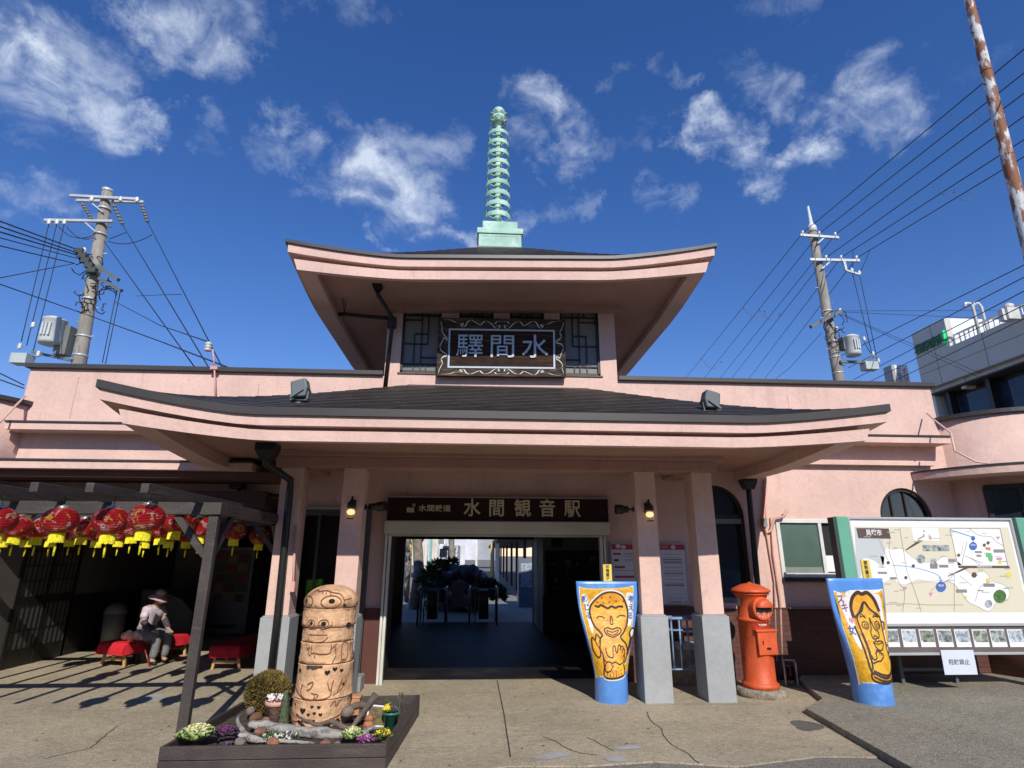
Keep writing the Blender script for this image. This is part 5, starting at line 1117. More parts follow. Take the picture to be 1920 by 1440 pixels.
def flood(px, py, s, label):
    b = P(px, py, 6.3); T = thing('floodlight', label, 'floodlight', b, 'grey floodlights on the canopy roof')
    k = .0062
    MB().lathe([(.05, -.02), (.045, .01), (.015, .02), (.015, .06)], b, 14).build('foot', FLG, T)
    M_ = Matrix.Translation(b+Vector((0, 0, .16))) @ Matrix.Rotation(R(-8*s), 4, 'Y')
    h = MB().slab([(-.085*s, -.085), (.07*s, -.10), (.10*s, .0), (.085*s, .115), (-.085*s, .09)], [], lambda a, c, t: M_ @ Vector((a, t, c)), -.08, .08); h.build('lamp_housing', FLG, T, bevel=.018)
    MB().bar(b+Vector((-.075*s, -.09, .05)), b+Vector((.06*s, -.09, .15)), .02).bar(b+Vector((.09*s, -.02, .04)), b+Vector((.10*s, -.02, .14)), .02).box(b.x-.09, b.x+.10, b.y-.03, b.y+.03, b.z+.035, b.z+.05).build('yoke', FLG, T)
    MB().lathe([(.028, -.1), (.028, -.07)], M=M_ @ Matrix.Translation((.07*s, 0, -.01)) @ Matrix.Rotation(R(90), 4, 'X'), n=14).build('pivot_knob', FLG, T)
flood(583-23, 757, 1, 'grey floodlight on the left of the canopy roof'); flood(1335, 777, -1, 'grey floodlight on the right of the canopy roof')
# ---- information poster behind the right pillars
PY = 8.27; q0, q1, r0, r1 = P(1147, 1075, PY).x, P(1288, 1075, PY).x, P(1215, 1133, PY).z, P(1215, 1019, PY).z
T = thing('information_poster', 'white notice board with a red heading bar on the wall behind the right pillars', 'poster', ((q0+q1)/2, PY, r0))
MB().box(q0, q1, PY, 8.297, r0, r1).build('panel', mat('poster_white', (.60, .60, .62), .5, .05), T)
MB().slab(rectp(q0-.012, q1+.012, r0-.012, r1+.012), [rectp(q0+.006, q1-.006, r0+.006, r1-.006)], XZ, PY-.01, PY+.02).build('frame', MATS['alu_frame'], T)
HR = mat('heading_red', (.42, .03, .07), .5, .05); INK = mat('ink_grey', (.22, .22, .24), .7)
def U(u): return q0+(q1-q0)*u
def V(v): return r1-(r1-r0)*v
hdg = MB().box(U(.01), U(.99), PY-.004, PY-.0005, V(.105), V(.015)).build('heading_bar', HR, T)
sign_text('lettering', 'ワンマン電車の乗り方について', U(.56), V(.06), (q1-q0)*.42, .042, WHITE, T, PY-.005, .002, .01)
m_ = MB()
for a, b in ((.10, .05), (.17, .065), (.84, .06)): m_.slab(circ(U(a), V(b), .035, .028), [], XZ, PY-.007, PY-.0045)
m_.build('round_picture', mat('poster_pinkwhite', (.7, .55, .55), .6), T)
for u, v, w_ in ((.03, .16, .1), (.04, .38, .14), (.04, .54, .27)): MB().box(U(u), U(u+w_), PY-.003, PY-.0005, V(v+.035), V(v)).build('red_label', HR, T)
MB().box(U(.04), U(.10), PY-.003, PY-.0005, V(.30), V(.265)).build('black_label', BLACK, T)
tl = MB()
for v in (.165, .18, .22, .27, .29, .45, .62, .65): tl.box(U(.18 if v < .3 else .05), U(.36), PY-.0025, PY-.0005, V(v+.008), V(v))
for k, v in enumerate((.18, .24, .33, .40, .46, .54, .60, .66, .70)):
    stroke2d(tl, [(U(.70+.25*i/9), V(v)+.005*math.sin(i*2+k)) for i in range(10)], .006, lambda a, b, t: Vector((a, PY-t, b)), .0025, sub=3)
for v in (.26, .30, .49, .68): tl.box(U(.69), U(.95), PY-.0022, PY-.0005, V(v+.02), V(v))
tl.box(U(.7), U(.97), PY-.0022, PY-.0005, V(.905), V(.90)); tl.box(U(.75), U(.9), PY-.0022, PY-.0005, V(.97), V(.955))
tag(tl.build('text_lines', INK, T, recalc=False), kind='stuff')
MB().box(U(.93), U(.98), PY-.003, PY-.0005, V(.97), V(.95)).build('yellow_label', mat('yellow_ink', (.6, .45, .02), .6), T)
# ================================================================== blue tubes with painted figures
BLUE = mat('bright_blue_vinyl', (.10, .27, .66), .28, .12, 4., coat=.3, c2=(.16, .36, .74), c2sc=3.); YEL = mat('painted_yellow', (.72, .41, .02), .42, .22, 9., .5, 22., coat=.15, c2=(.62, .28, .01), c2s=(.48, .62), c2sc=9.)
ORG = mat('painted_orange', (.70, .30, .02), .42, .25, 8., .4, 22., coat=.15, c2=(.78, .42, .04), c2s=(.46, .60), c2sc=7.); OUTL = mat('outline_brown', (.045, .018, .010), .6); WPT = mat('white_paper', (.72, .71, .66), .5, .08, 6., .5, 25.); INKB = mat('blue_ink', (.05, .12, .34), .6); PKI = mat('pink_ink', (.62, .25, .42), .6)
def tube_stand(cx, cy, z0, zn, zt_, wt, rb, lean, label, name='painted_tube_stand'):
    """round vinyl tube at the foot, flattened and flared into a wide panel above. returns (thing, surface fn)"""
    T = thing(name, label, 'figure stand', (cx, cy, z0), 'blue tube stands with painted figures')
    def sect(z):
        if z <= zn: u = 0.
        else: u = math.sin(math.pi/2*min(1., (z-zn)/(zt_-zn)))**1.3
        hw = rb+(wt/2-rb)*u; hd = rb+(.035-rb)*min(1, u*1.15); return hw, hd, lean*max(0, z-zn)
    def S(ang, z, t=0.):
        hw, hd, lx = sect(z); c, s = math.cos(ang), math.sin(ang); e = 2/(2+1.2*min(1, max(0, (z-zn)/(zt_-zn))))
        x = (hw+t)*math.copysign(abs(c)**e, c); y = (hd+t)*math.copysign(abs(s)**e, s)
        return Vector((cx+lx+x, cy+y, z))
    n = 48; m_ = MB(); zs = [z0, z0+.01]+[z0+.01+(zt_-z0-.01)*i/40 for i in range(1, 41)]; vs = [S(2*math.pi*k/n, z) for z in zs for k in range(n)]
    m_.add(vs, [(i*n+k, i*n+(k+1) % n, (i+1)*n+(k+1) % n, (i+1)*n+k) for i in range(len(zs)-1) for k in range(n)], True)
    m_.add(vs[-n:], [tuple(range(n))], False); m_.build('tube', BLUE, T)
    def F(a, b, t):   # a -1..1 across the front, b 0..1 up the panel from the neck
        z = zn+(zt_-zn)*b; aa = max(-.985, min(.985, a)); hw, hd, lx = sect(z); e = 2/(2+1.2*min(1, max(0, b)))
        # invert superellipse x -> angle
        ca = abs(aa)**(1/e); ang = -math.acos(max(-1, min(1, math.copysign(ca, aa)))); p = S(ang, z); p.y -= t; return p
    return T, F, sect
def paper(T, F, pts, m, nm, t, step=.06): 
    mb = MB(); fill2d(mb, pts, F, t, step); return mb.build(nm, m, T, recalc=False)
def lines(T, F, ls, nm='outline', wd=.03, t=.008, m=None, asp=1.):
    mb = MB()
    for l in ls:
        w_ = wd
        if isinstance(l, tuple) and isinstance(l[0], (int, float)): w_, l = l
        stroke2d(mb, [(p[0]*.36, p[1]) for p in l], w_*.70, lambda a, b, t_: F(a/.36, b, t_), t, sub=5)
    return mb.build(nm, m or OUTL, T, recalc=False)
def vtext(T, F, s, a, b0, db, size, m, nm='lettering', asp=.45, t=.009):
    mb = MB()
    for i, ch in enumerate(s):
        text_mesh(mb, ch, lambda x, y, tt, i=i: F(a[i] if isinstance(a, list) else a+x/asp*0+x*2.6, b0-db*i+y, t) if not isinstance(a, list) else F(a[i]+x*2.6, b0-db*i+y, t), size, size*.03, 0)
    return mb.build(nm, m, T, recalc=False)
# -- figure one (smiling, curly haired) between the doorway and the right pillars
c1 = ((P(1120, 1320, 7.1).x+P(1187, 1320, 7.1).x)/2, 7.27)
T1, F1, s1 = tube_stand(c1[0]-.0, c1[1], 0., .27, 1.30, .76, .19, 0., 'blue tube stand painted with a smiling curly-haired figure on yellow, beside the doorway')
sheet = [(-.90, .93), (.82, .94), (.84, .6), (.86, .3), (.93, .02), (-.93, -.02), (-.93, .2), (-.90, .45), (-.92, .7)]
paper(T1, F1, [(a*1.03, b+(.012 if b > .5 else -.012)) for a, b in sheet], WPT, 'sheet_border', .002); paper(T1, F1, sheet, YEL, 'yellow_sheet', .004)
F0 = F1
def F1(a, b, t): return F0(a*1.17, b, t)
head = smooth_loop([(-.30, .82), (-.1, .87), (.15, .88), (.38, .84), (.50, .75), (.56, .66), (.55, .55), (.46, .46), (.34, .40), (.55, .33), (.64, .25), (.60, .17), (.50, .13), (.52, .02), (-.42, 0), (-.42, .12), (-.40, .22), (-.48, .30), (-.38, .39), (-.30, .43), (-.50, .52), (-.57, .63), (-.52, .73)], 5)
halo = [(a*1.08-.003, .44+(b-.44)*1.06) for a, b in head]
paper(T1, F1, halo, WPT, 'white_halo', .006); body = paper(T1, F1, head, ORG, 'figure_body', .008); lines(T1, F1, [[tuple(p) for p in head]+[tuple(head[0])]], wd=.028, t=.010)
cur = [(-.40, .735), (-.3, .72), (-.22, .74), (-.12, .72), (-.02, .705), (.08, .725), (.2, .71), (.3, .725), (.42, .72)]
dots = [circ(a, b, .028, .011, 8) for a, b in ((-.18, .82), (.05, .825), (-.32, .77), (-.15, .765), (.03, .77), (.22, .785), (.42, .78))]
lines(T1, F1, [(.034, cur), (.018, [(-.40, .60), (-.28, .622), (-.14, .598)]), (.018, [(.22, .605), (.34, .63), (.50, .62)]), (.015, [(.03, .53), (.02, .58), (.05, .625), (.09, .58), (.09, .54), (.03, .53)]),
    (.02, [(-.20, .49), (-.08, .50), (.06, .485), (.22, .50), (.34, .485), (.32, .445), (.08, .405), (-.14, .43), (-.20, .47), (-.20, .49)]), (.015, [(-.13, .475), (.06, .455), (.26, .475), (.2, .44), (.05, .425), (-.1, .445), (-.13, .475)]),
    (.02, [(-.25, .30), (-.22, .22), (0, .20), (.02, .26), (.05, .31), (.12, .31), (.14, .26), (.2, .25), (.24, .31), (.32, .32), (.34, .27)]), (.018, [(.34, .31), (.44, .30), (.40, .24)]), (.018, [(.44, .29), (.52, .26), (.44, .20)]),
    (.02, [(.5, .25), (.5, .17), (.3, .13), (.1, .155), (-.1, .14), (-.3, .14)]), (.02, [(-.4, .19), (-.3, .14)]),
    (.014, [(-.36, .02), (-.34, .05)]), (.014, [(-.2, .01), (-.19, .045)]), (.014, [(-.05, .01), (-.04, .045)]), (.014, [(.1, .01), (.1, .045)]), (.014, [(.25, .01), (.24, .045)]), (.014, [(.4, .01), (.38, .045)])], 'line_drawing', t=.011)
for d_ in dots+[circ(a, b, .026, .010, 8) for a, b in ((-.25, .10), (0, .115), (.2, .10), (-.1, .06), (.1, .065), (.35, .075))]: paper_ = MB(); fill2d(paper_, d_, F1, .011); paper_.build('dot', mat('dot_brown', (.22, .08, .02), .6), T1, recalc=False)
cat = smooth_loop([(-.72, .33), (-.66, .40), (-.58, .37), (-.50, .43), (-.40, .38), (-.46, .30), (-.5, .22), (-.62, .20), (-.72, .26)], 4)
paper(T1, F1, cat, ORG, 'side_creature', .010); lines(T1, F1, [[tuple(p) for p in cat]+[tuple(cat[0])], (.014, [(-.60, .36), (-.52, .33)]), (.014, [(-.58, .33), (-.50, .30)]), (.05, [(.62, .22), (.70, .30), (.74, .40)])], wd=.022, t=.012)
lp = smooth_loop([(.66, .44), (.72, .49), (.82, .48), (.82, .42), (.74, .38), (.70, .41)], 4); paper(T1, F1, lp, WPT, 'tail_tip', .010); lines(T1, F1, [[tuple(p) for p in lp]+[tuple(lp[0])]], wd=.026, t=.012)
paw = smooth_loop([(-.40, .10), (-.30, .15), (-.12, .15), (-.08, .10), (-.2, .065), (-.38, .06)], 4); paper(T1, F1, paw, ORG, 'paw', .012, .05); lines(T1, F1, [[tuple(p) for p in paw]+[tuple(paw[0])]], wd=.02, t=.013)
for bl in (smooth_loop([(-.82, .84), (-.72, .86), (-.62, .82), (-.66, .70), (-.58, .6), (-.64, .45), (-.72, .47), (-.74, .62), (-.76, .73)], 4), smooth_loop([(.55, .86), (.68, .88), (.78, .84), (.74, .72), (.78, .62), (.74, .52), (.64, .53), (.66, .68), (.56, .78)], 4)): vb = MB(); fill2d(vb, [(p[0]*1.06, p[1]) for p in bl], F0, .007, .06); vb.build('writing_ground', WPT, T1, recalc=False)
vtext(T1, F0, '感じる', [-.77, -.74, -.71], .80, .088, .082, INKB); vtext(T1, F0, '考える', [.75, .77, .76], .80, .09, .08, INKB)
c_ = P(1137, 1077, 7.26); Pz0, Pz1 = 1.28, P(1137, 1058, 7.26).z
tg = MB().box(P(1131, 1077, 7.26).x, P(1147, 1077, 7.26).x, 7.25, 7.262, Pz0, Pz1).build('name_card', mat('yellow_card', (.74, .56, .10), .5, .08), T1)
mb = MB()
for i, ch in enumerate('印鑰童子'): text_mesh(mb, ch, lambda a, b, t, i=i: Vector((P(1139, 1077, 7.26).x+a, 7.248, Pz1-.03-.045*i+b)), .045, .001, 0)
mb.build('lettering', OUTL, tg, recalc=False)
# -- figure two (long hair) in front of the map board
c2 = ((P(1622, 1335, 6.62).x+P(1700, 1335, 6.62).x)/2, 6.80)
T2, F2, s2 = tube_stand(c2[0], c2[1], .06, .30, 1.355, .68, .205, 0., 'blue tube stand painted with a long-haired figure on yellow, in front of the map board')
sheet = [(-.84, .86), (.90, .88), (.90, .5), (.96, .02), (-.90, -.04), (-.88, .2), (-.86, .5)]
paper(T2, F2, [(a*1.03, b+(.01 if b > .5 else -.012)) for a, b in sheet], WPT, 'sheet_border', .002); paper(T2, F2, sheet, YEL, 'yellow_sheet', .004)
wh = MB()
for bl in ([(-.78, .84), (-.66, .85), (-.52, .80), (-.45, .86), (-.2, .87), (-.1, .82), (-.4, .70), (-.45, .6), (-.4, .45), (-.5, .3), (-.62, .35), (-.66, .5), (-.72, .68)], [(.45, .82), (.6, .84), (.78, .80), (.80, .6), (.74, .45), (.80, .3), (.84, .15), (.7, .15), (.6, .3), (.56, .55), (.5, .7)]): fill2d(wh, smooth_loop(bl, 4), F2, .006, .07)
wh.build('white_halo', WPT, T2, recalc=False)
F02 = F2
def F2(a, b, t): return F02(a+.10, b, t)
hair = smooth_loop([(-.48, .70), (-.38, .80), (-.15, .855), (0, .84), (.2, .85), (.42, .78), (.55, .68), (.58, .56), (.60, .40), (.62, .3), (.4, .3), (-.3, .3), (-.46, .22), (-.50, .35), (-.44, .5), (-.46, .6)], 5)
paper(T2, F2, hair, ORG, 'hair', .008); lines(T2, F2, [(.055, [(-.48, .60), (-.48, .70), (-.36, .80), (-.15, .855), (0, .838), (.2, .852), (.42, .78), (.55, .66)]), (.035, [(-.44, .60), (-.2, .66), (.03, .755), (.22, .68), (.54, .60)])], 'hair_line', t=.012)
bodyp = smooth_loop([(-.36, .60), (-.1, .67), (.03, .75), (.2, .68), (.50, .61), (.54, .45), (.58, .3), (.62, .24), (.78, .16), (.82, .08), (.84, .03), (.3, -.015), (-.5, .01), (-.48, .1), (-.38, .14), (-.34, .3), (-.36, .45)], 5)
paper(T2, F2, bodyp, MATS['painted_yellow'], 'figure_body', .010); lines(T2, F2, [[tuple(p) for p in bodyp]+[tuple(bodyp[0])]], wd=.024, t=.0125)
lines(T2, F2, [(.016, circ(-.13, .525, .13, .036, 14)+[(0, .525)]), (.014, circ(-.12, .522, .055, .017, 12)+[(-.065, .522)]), (.016, circ(.35, .525, .10, .038, 14)+[(.45, .525)]), (.014, circ(.36, .522, .045, .017, 12)+[(.405, .522)]),
    (.014, [(-.26, .60), (-.16, .635), (-.04, .595), (-.15, .615), (-.26, .60)]), (.014, [(.24, .60), (.32, .63), (.44, .60), (.33, .612), (.24, .60)]),
    (.02, [(.10, .60), (.07, .5), (.0, .46), (.02, .40), (.12, .395), (.2, .40), (.30, .41), (.32, .46), (.2, .49), (.14, .55), (.10, .60)]), (.018, [(.06, .41), (.14, .425), (.24, .41)]),
    (.02, [(-.02, .36), (.12, .375), (.18, .365), (.26, .375), (.42, .36), (.34, .30), (.18, .285), (.06, .31), (-.02, .36)]), (.014, [(.0, .355), (.18, .345), (.4, .357)]),
    (.022, [(-.36, .2), (-.30, .17), (-.1, .185), (.1, .19), (.2, .21), (.26, .22), (.28, .25), (.2, .262), (.16, .29), (.1, .275), (.04, .29), (.0, .27), (-.06, .26), (-.06, .22), (-.22, .20), (-.3, .24), (-.36, .22)]), (.014, [(.16, .285), (.12, .25)]), (.014, [(.2, .262), (.18, .235)]),
    (.02, [(.6, .36), (.58, .28), (.66, .25), (.7, .3), (.66, .34)]), (.045, [(-.36, .45), (-.32, .3), (-.34, .2)]), (.03, [(-.56, .52), (-.50, .3), (-.52, .12), (-.44, .06)]),
    (.04, [(-.44, .085), (-.1, .045), (.3, .035), (.78, .09)]), (.025, [(-.40, .10), (0, .065), (.4, .06), (.76, .12)]), (.03, [(-.46, .045), (-.1, .01), (.4, .005), (.82, .05)]), (.02, [(.56, .56), (.64, .55), (.62, .48)])], 'line_drawing', t=.0135)
hr_ = heart(-.60, .575, .16); hr_ = [(-.60+(a+.60)*1., .575+(b-.575)*.42) for a, b in hr_]; paper(T2, F2, hr_, PKI, 'pink_heart', .012, None)
vtext(T2, F02, 'スキ', [-.68, -.60], .78, .085, .10, mat('violet_ink', (.22, .08, .26), .6)); vtext(T2, F02, '女', [-.62], .47, .08, .10, INKB)
q_ = [P(1616, 1070, 6.79), P(1632, 1070, 6.79)]; Pz0, Pz1 = 1.33, P(1624, 1050, 6.79).z
tg = MB().box(q_[0].x, q_[1].x, 6.78, 6.792, Pz0, Pz1).build('name_card', MATS['yellow_card'], T2)
mb = MB()
for i, ch in enumerate('愛敬童子'): text_mesh(mb, ch, lambda a, b, t, i=i: Vector(((q_[0].x+q_[1].x)/2+a, 6.778, Pz1-.035-.052*i+b)), .05, .001, 0)
mb.build('lettering', OUTL, tg, recalc=False)
# ================================================================== town map board
YM = 7.22
T = thing('map_board', 'large white town map board on green posts, right of the station window', 'map board', (5.7, YM, .06), None)
GRP = mat('green_post_paint', (.12, .36, .25), .5, .08); GRD = mat('board_frame_dark', (.09, .095, .09), .5); SILF = mat('silver_frame', (.52, .55, .54), .35, .05, metal=.4); MWH = mat('map_white', (.80, .82, .81), .4, .03)
mx0, mx1 = P(1588, 972, YM).x, P(1893, 972, YM).x; mz1 = P(1740, 971, YM).z; mz0 = P(1740, 1169, YM).z; sz_0 = P(1760, 1223, YM).z; sz_1 = P(1760, 1176, YM).z
for a, b in ((mx0-.16, mx0-.005), (mx1+.055, mx1+.20)): MB().box(a, b, YM-.03, YM+.06, .05, mz1+.01).build('post', GRP, T, bevel=.012)
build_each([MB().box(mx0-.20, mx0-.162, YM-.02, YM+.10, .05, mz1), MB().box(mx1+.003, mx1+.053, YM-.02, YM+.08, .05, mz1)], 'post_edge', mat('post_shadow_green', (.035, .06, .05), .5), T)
MB().box(mx0, mx1, YM, YM+.05, mz0, mz1).build('map_panel', MWH, T)
MB().slab(rectp(mx0-.004, mx1+.004, mz0-.03, mz1+.004), [rectp(mx0+.02, mx1-.02, mz0+.004, mz1-.025)], XZ, YM-.025, YM+.06).build('frame', SILF, T, bevel=.004)
MB().box(mx0, mx1+.1, YM+.002, YM+.05, sz_0, sz_1+.04).build('photo_strip', mat('strip_taupe', (.135, .105, .10), .5), T)
MB().box(mx0, mx1+.1, YM-.02, YM+.06, sz_0-.03, sz_0-.001).build('lower_rail', SILF, T, bevel=.004)
def MQ(px, py):   # reads a place on the board's face
    p = P(px, py, YM); return (p.x, p.z)
def MF(a, b, t): return Vector((a, YM-t, b))
ms = [MQ(*p) for p in ((1601, 987), (1890, 988), (1912, 1148), (1627, 1146))]
MAPC = mat('map_cream', (.66, .62, .47), .5, .02); MAPG = mat('map_grey', (.50, .54, .54), .5, .02); MAPB = mat('map_brown', (.10, .068, .058), .5); MAPT = mat('map_tan_line', (.36, .28, .22), .6); MBL = mat('map_blue', (.06, .14, .42), .5); MLB = mat('map_light_blue', (.32, .50, .66), .5); MGR = mat('map_green', (.14, .42, .18), .5); MPK = mat('map_pink', (.6, .25, .42), .5); MYE = mat('map_yellow', (.7, .6, .1), .5); PHO = mat('photo_print', (.20, .22, .22), .4, .7, 30., c2=(.42, .47, .5), c2s=(.45, .6), c2sc=18.)
def patch(nm, m, polys, t, stuff=False):
    for q in polys: mb = MB(); fill2d(mb, q, MF, t); o = mb.build(nm, m, T, recalc=False)
    return o
patch('map_ground', MAPC, [[(min(q[0] for q in ms), ms[2][1]), (max(q[0] for q in ms)-.0, ms[2][1]), (max(q[0] for q in ms), ms[0][1]), (min(q[0] for q in ms), ms[0][1])]], .001)
def L(*pts): return [MQ(*p) for p in pts]
patch('map_sea', MAPG, [L((1602, 989), (1648, 989), (1655, 1010), (1662, 1040), (1660, 1062), (1640, 1052), (1618, 1047), (1612, 1100), (1626, 1145), (1618, 1145), (1606, 1060)), L((1650, 1042), (1660, 1045), (1668, 1080), (1662, 1086))], .002)
patch('map_city', MWH, [smooth_loop(L((1618, 1048), (1640, 1052), (1655, 1065), (1660, 1030), (1672, 1030), (1690, 1028), (1702, 1038), (1722, 1052), (1740, 1054), (1758, 1050), (1770, 1042), (1784, 1050), (1800, 1056), (1818, 1075), (1845, 1072), (1862, 1090), (1885, 1098), (1893, 1115), (1880, 1130), (1870, 1125), (1855, 1146), (1835, 1138), (1815, 1128), (1800, 1108), (1780, 1090), (1760, 1092), (1740, 1090), (1720, 1086), (1700, 1095), (1685, 1094), (1672, 1085), (1650, 1095), (1640, 1085), (1625, 1075)), 3),
    L((1708, 989), (1758, 990), (1762, 1014), (1713, 1013)), L((1781, 992), (1874, 992), (1888, 1060), (1796, 1060))], .0025)
def ml(nm, m, ls, wd, t=.0035):
    mb = MB()
    for l in ls: stroke2d(mb, L(*l), wd, MF, t, sub=3)
    return mb.build(nm, m, T, recalc=False)
ml('map_roads', MAPT, [[(1687, 990), (1690, 1010), (1695, 1040), (1700, 1070), (1712, 1100), (1722, 1130), (1727, 1147)], [(1668, 1012), (1667, 1035), (1676, 1060), (1684, 1090), (1696, 1110), (1692, 1147)], [(1656, 1133), (1700, 1132), (1740, 1134), (1800, 1134)], [(1789, 1075), (1789, 1146)], [(1648, 1012), (1658, 1035), (1664, 1050)], [(1806, 1018), (1802, 1040)], [(1790, 1075), (1775, 1090), (1760, 1095), (1745, 1108)], [(1800, 1080), (1815, 1092), (1822, 1098)], [(1828, 1128), (1838, 1100), (1860, 1090)]], .006)
ml('map_outline', mat('map_pale_tan', (.5, .42, .32), .6), [[(1672, 1030), (1690, 1028), (1702, 1038), (1722, 1052), (1740, 1054), (1758, 1050), (1770, 1042), (1784, 1050), (1800, 1056), (1818, 1075), (1845, 1072), (1862, 1090), (1885, 1098), (1893, 1115), (1880, 1130), (1870, 1125), (1855, 1146), (1835, 1138), (1815, 1128), (1800, 1108), (1780, 1090), (1740, 1090), (1700, 1095)]], .006)
ml('map_railway', MLB, [[(1672, 1060), (1700, 1062), (1730, 1068), (1758, 1078), (1766, 1090)]], .012); ml('inset_railway', mat('map_mid_blue', (.12, .30, .58), .5), [[(1782, 994), (1805, 1001), (1826, 1008)]], .014)
ml('inset_frame', MAPT, [[(1781, 991), (1875, 991)], [(1781, 991), (1796, 1061)], [(1875, 991), (1889, 1061)]], .008)
ml('inset_roads', mat('map_grey_line', (.3, .27, .27), .6), [[(1817, 991), (1835, 1004), (1857, 1006), (1868, 1016), (1882, 1024)], [(1813, 1015), (1806, 1042), (1804, 1058)], [(1808, 1042), (1842, 1056)], [(1820, 1046), (1838, 1060)]], .008)
patch('map_captions', MAPB, [L((1605, 990), (1666, 991), (1670, 1010), (1609, 1009)), L((1796, 1061), (1892, 1061), (1893, 1065), (1797, 1065)), L((1806, 1065), (1816, 1065), (1778, 1081), (1776, 1080)), L((1722, 1013), (1730, 1014), (1699, 1032), (1698, 1030))], .004)
for q in ((1645, 1072, 1662, 1076), (1668, 1082, 1680, 1086), (1760, 1059, 1777, 1064), (1777, 1048, 1791, 1054), (1792, 1105, 1812, 1111), (1843, 1094, 1864, 1100), (1827, 1033, 1840, 1037), (1830, 1040, 1839, 1044), (1862, 1030, 1882, 1036), (1743, 1056, 1757, 1061), (1743, 1061, 1757, 1066)): patch('map_label', mat('map_label_grey', (.25, .23, .23), .6), [L((q[0], q[1]), (q[2], q[1]), (q[2]+1, q[3]), (q[0]+1, q[3]))], .005)
random.seed(21); sm_ = MB()
for _ in range(46):
    x = random.uniform(1612, 1885); y = random.uniform(992, 1140); w_ = random.uniform(6, 16); fill2d(sm_, L((x, y), (x+w_, y), (x+w_, y+1.3), (x, y+1.3)), MF, .0045)
tag(sm_.build('map_small_print', mat('map_print_grey', (.42, .40, .38), .6), T, recalc=False), kind='stuff')
def cpx(x, y, r): return [MQ(x+r*math.cos(2*math.pi*i/20), y+r*math.sin(2*math.pi*i/20)*1.04) for i in range(20)]
patch('map_blue_markers', MBL, [cpx(1764, 1100, 9.5), cpx(1824, 1024, 7.5), cpx(1824, 1009, 4)], .005); ml('marker_pins', MBL, [[(1761, 1081), (1763, 1092)], [(1824, 1010), (1824, 1018)]], .008, .005)
sign_text('marker_lettering', '現在地', MQ(1764, 1098)[0], MQ(1764, 1098)[1], .07, .026, WHITE, T, YM-.006, .001, .01); sign_text('marker_lettering', '現在地', MQ(1824, 1022)[0], MQ(1824, 1022)[1], .06, .022, WHITE, T, YM-.006, .001, .01)
patch('map_photo', PHO, [cpx(1726, 1048, 8), cpx(1853, 1132, 7), cpx(1750, 1053, 5.5), L((1729, 1022), (1743, 1022), (1746, 1033), (1731, 1033)), L((1746, 1022), (1762, 1022), (1765, 1033), (1748, 1033)), L((1764, 1022), (1778, 1022), (1780, 1033), (1766, 1033))], .0055); patch('map_green_photo', mat('photo_green', (.07, .16, .04), .5, .5, 30.), [cpx(1874, 1118, 12)], .0055)
patch('map_park', MGR, [L((1848, 1036), (1858, 1037), (1861, 1044), (1860, 1053), (1854, 1052), (1852, 1045), (1848, 1044))], .005); patch('map_school', mat('map_orange', (.55, .22, .1), .5), [L((1846, 1026), (1856, 1026), (1857, 1032), (1849, 1031))], .005)
patch('map_dark_rings', MAPB, [cpx(1826, 1078, 5), cpx(1665, 1055, 3), cpx(1712, 1061, 3), cpx(1698, 1083, 3), cpx(1797, 1041, 3), cpx(1852, 1018, 3), cpx(1845, 1022, 3)], .005); patch('map_pink_shields', MPK, [L((1693, 1100), (1701, 1100), (1697, 1107)), L((1741, 1111), (1749, 1111), (1745, 1118)), L((1866, 1006), (1875, 1006), (1871, 1012)), L((1868, 1046), (1880, 1046), (1877, 1050), (1868, 1050))], .005)
patch('map_yellow_spots', MYE, [cpx(1891, 1078, 5), cpx(1874, 1054, 3.5), cpx(1810, 1120, 3), cpx(1852, 1088, 4)], .005); patch('japan_outline', mat('map_coast', (.45, .33, .22), .6), [L((1730, 993), (1735, 996), (1731, 998)), L((1732, 1000), (1734, 1006), (1722, 1012), (1720, 1010), (1728, 1006)), L((1741, 1001), (1747, 1008), (1745, 1012), (1741, 1010))], .005)
t0 = MQ(1638, 999.5); sign_text('map_title', '貝塚市', t0[0], t0[1], .21, .074, WHITE, T, YM-.0045, .001, .02)
t0 = MQ(1845, 1063); sign_text('inset_title', '水間観音駅周辺拡大図', t0[0], t0[1], .20, .02, WHITE, T, YM-.0045, .001, .01)
for k in range(-1, 9):
    x = 1656+33.3*k; q = L((x, 1180), (x+30.5, 1180), (x+33.5, 1213), (x+3.5, 1213)); xs = [p[0] for p in q]; a, b = min(xs)+.01, max(xs)-.03
    if a < mx0+.01 or b > mx1+.06: continue
    za, zb_ = q[2][1], q[0][1]
    o = MB().box(a, b, YM-.004, YM+.001, za, zb_).build('photo_card', MWH, T); MB().box(a+.012, b-.004, YM-.006, YM-.0042, za+(zb_-za)*.28, zb_-.012).build('picture', mat('strip_photo%d' % (k % 3), [(.30, .34, .33), (.36, .42, .46), (.20, .22, .17)][k % 3], .4, .6, 25., c2=[(.12, .12, .12), (.55, .6, .62), (.38, .42, .36)][k % 3], c2sc=15.), o)
    d_ = MB(); d_.slab(circ(a+.02, za+(zb_-za)*.30, .012, .014), [], XZ, YM-.0065, YM-.0043); d_.build('number_disc', WHITE, o)
nt_ = L((1759, 1218), (1820, 1219), (1831, 1265), (1769, 1263)); nx0, nx1, nz0, nz1 = nt_[0][0]+.0, nt_[1][0], (nt_[2][1]+nt_[3][1])/2, nt_[0][1]
T3 = thing('paper_notice', 'white no-bicycle-parking notice taped under the map board', 'notice', (nx0, YM-.03, nz0))
MB().slab(rectp(nx0, nx1, nz0, nz1), [], lambda a, b, t: Vector((a, YM-.035-t*1+.02*(nz1-b), b)), 0, .003).build('sheet', mat('notice_white', (.62, .68, .78), .35, .04), T3)
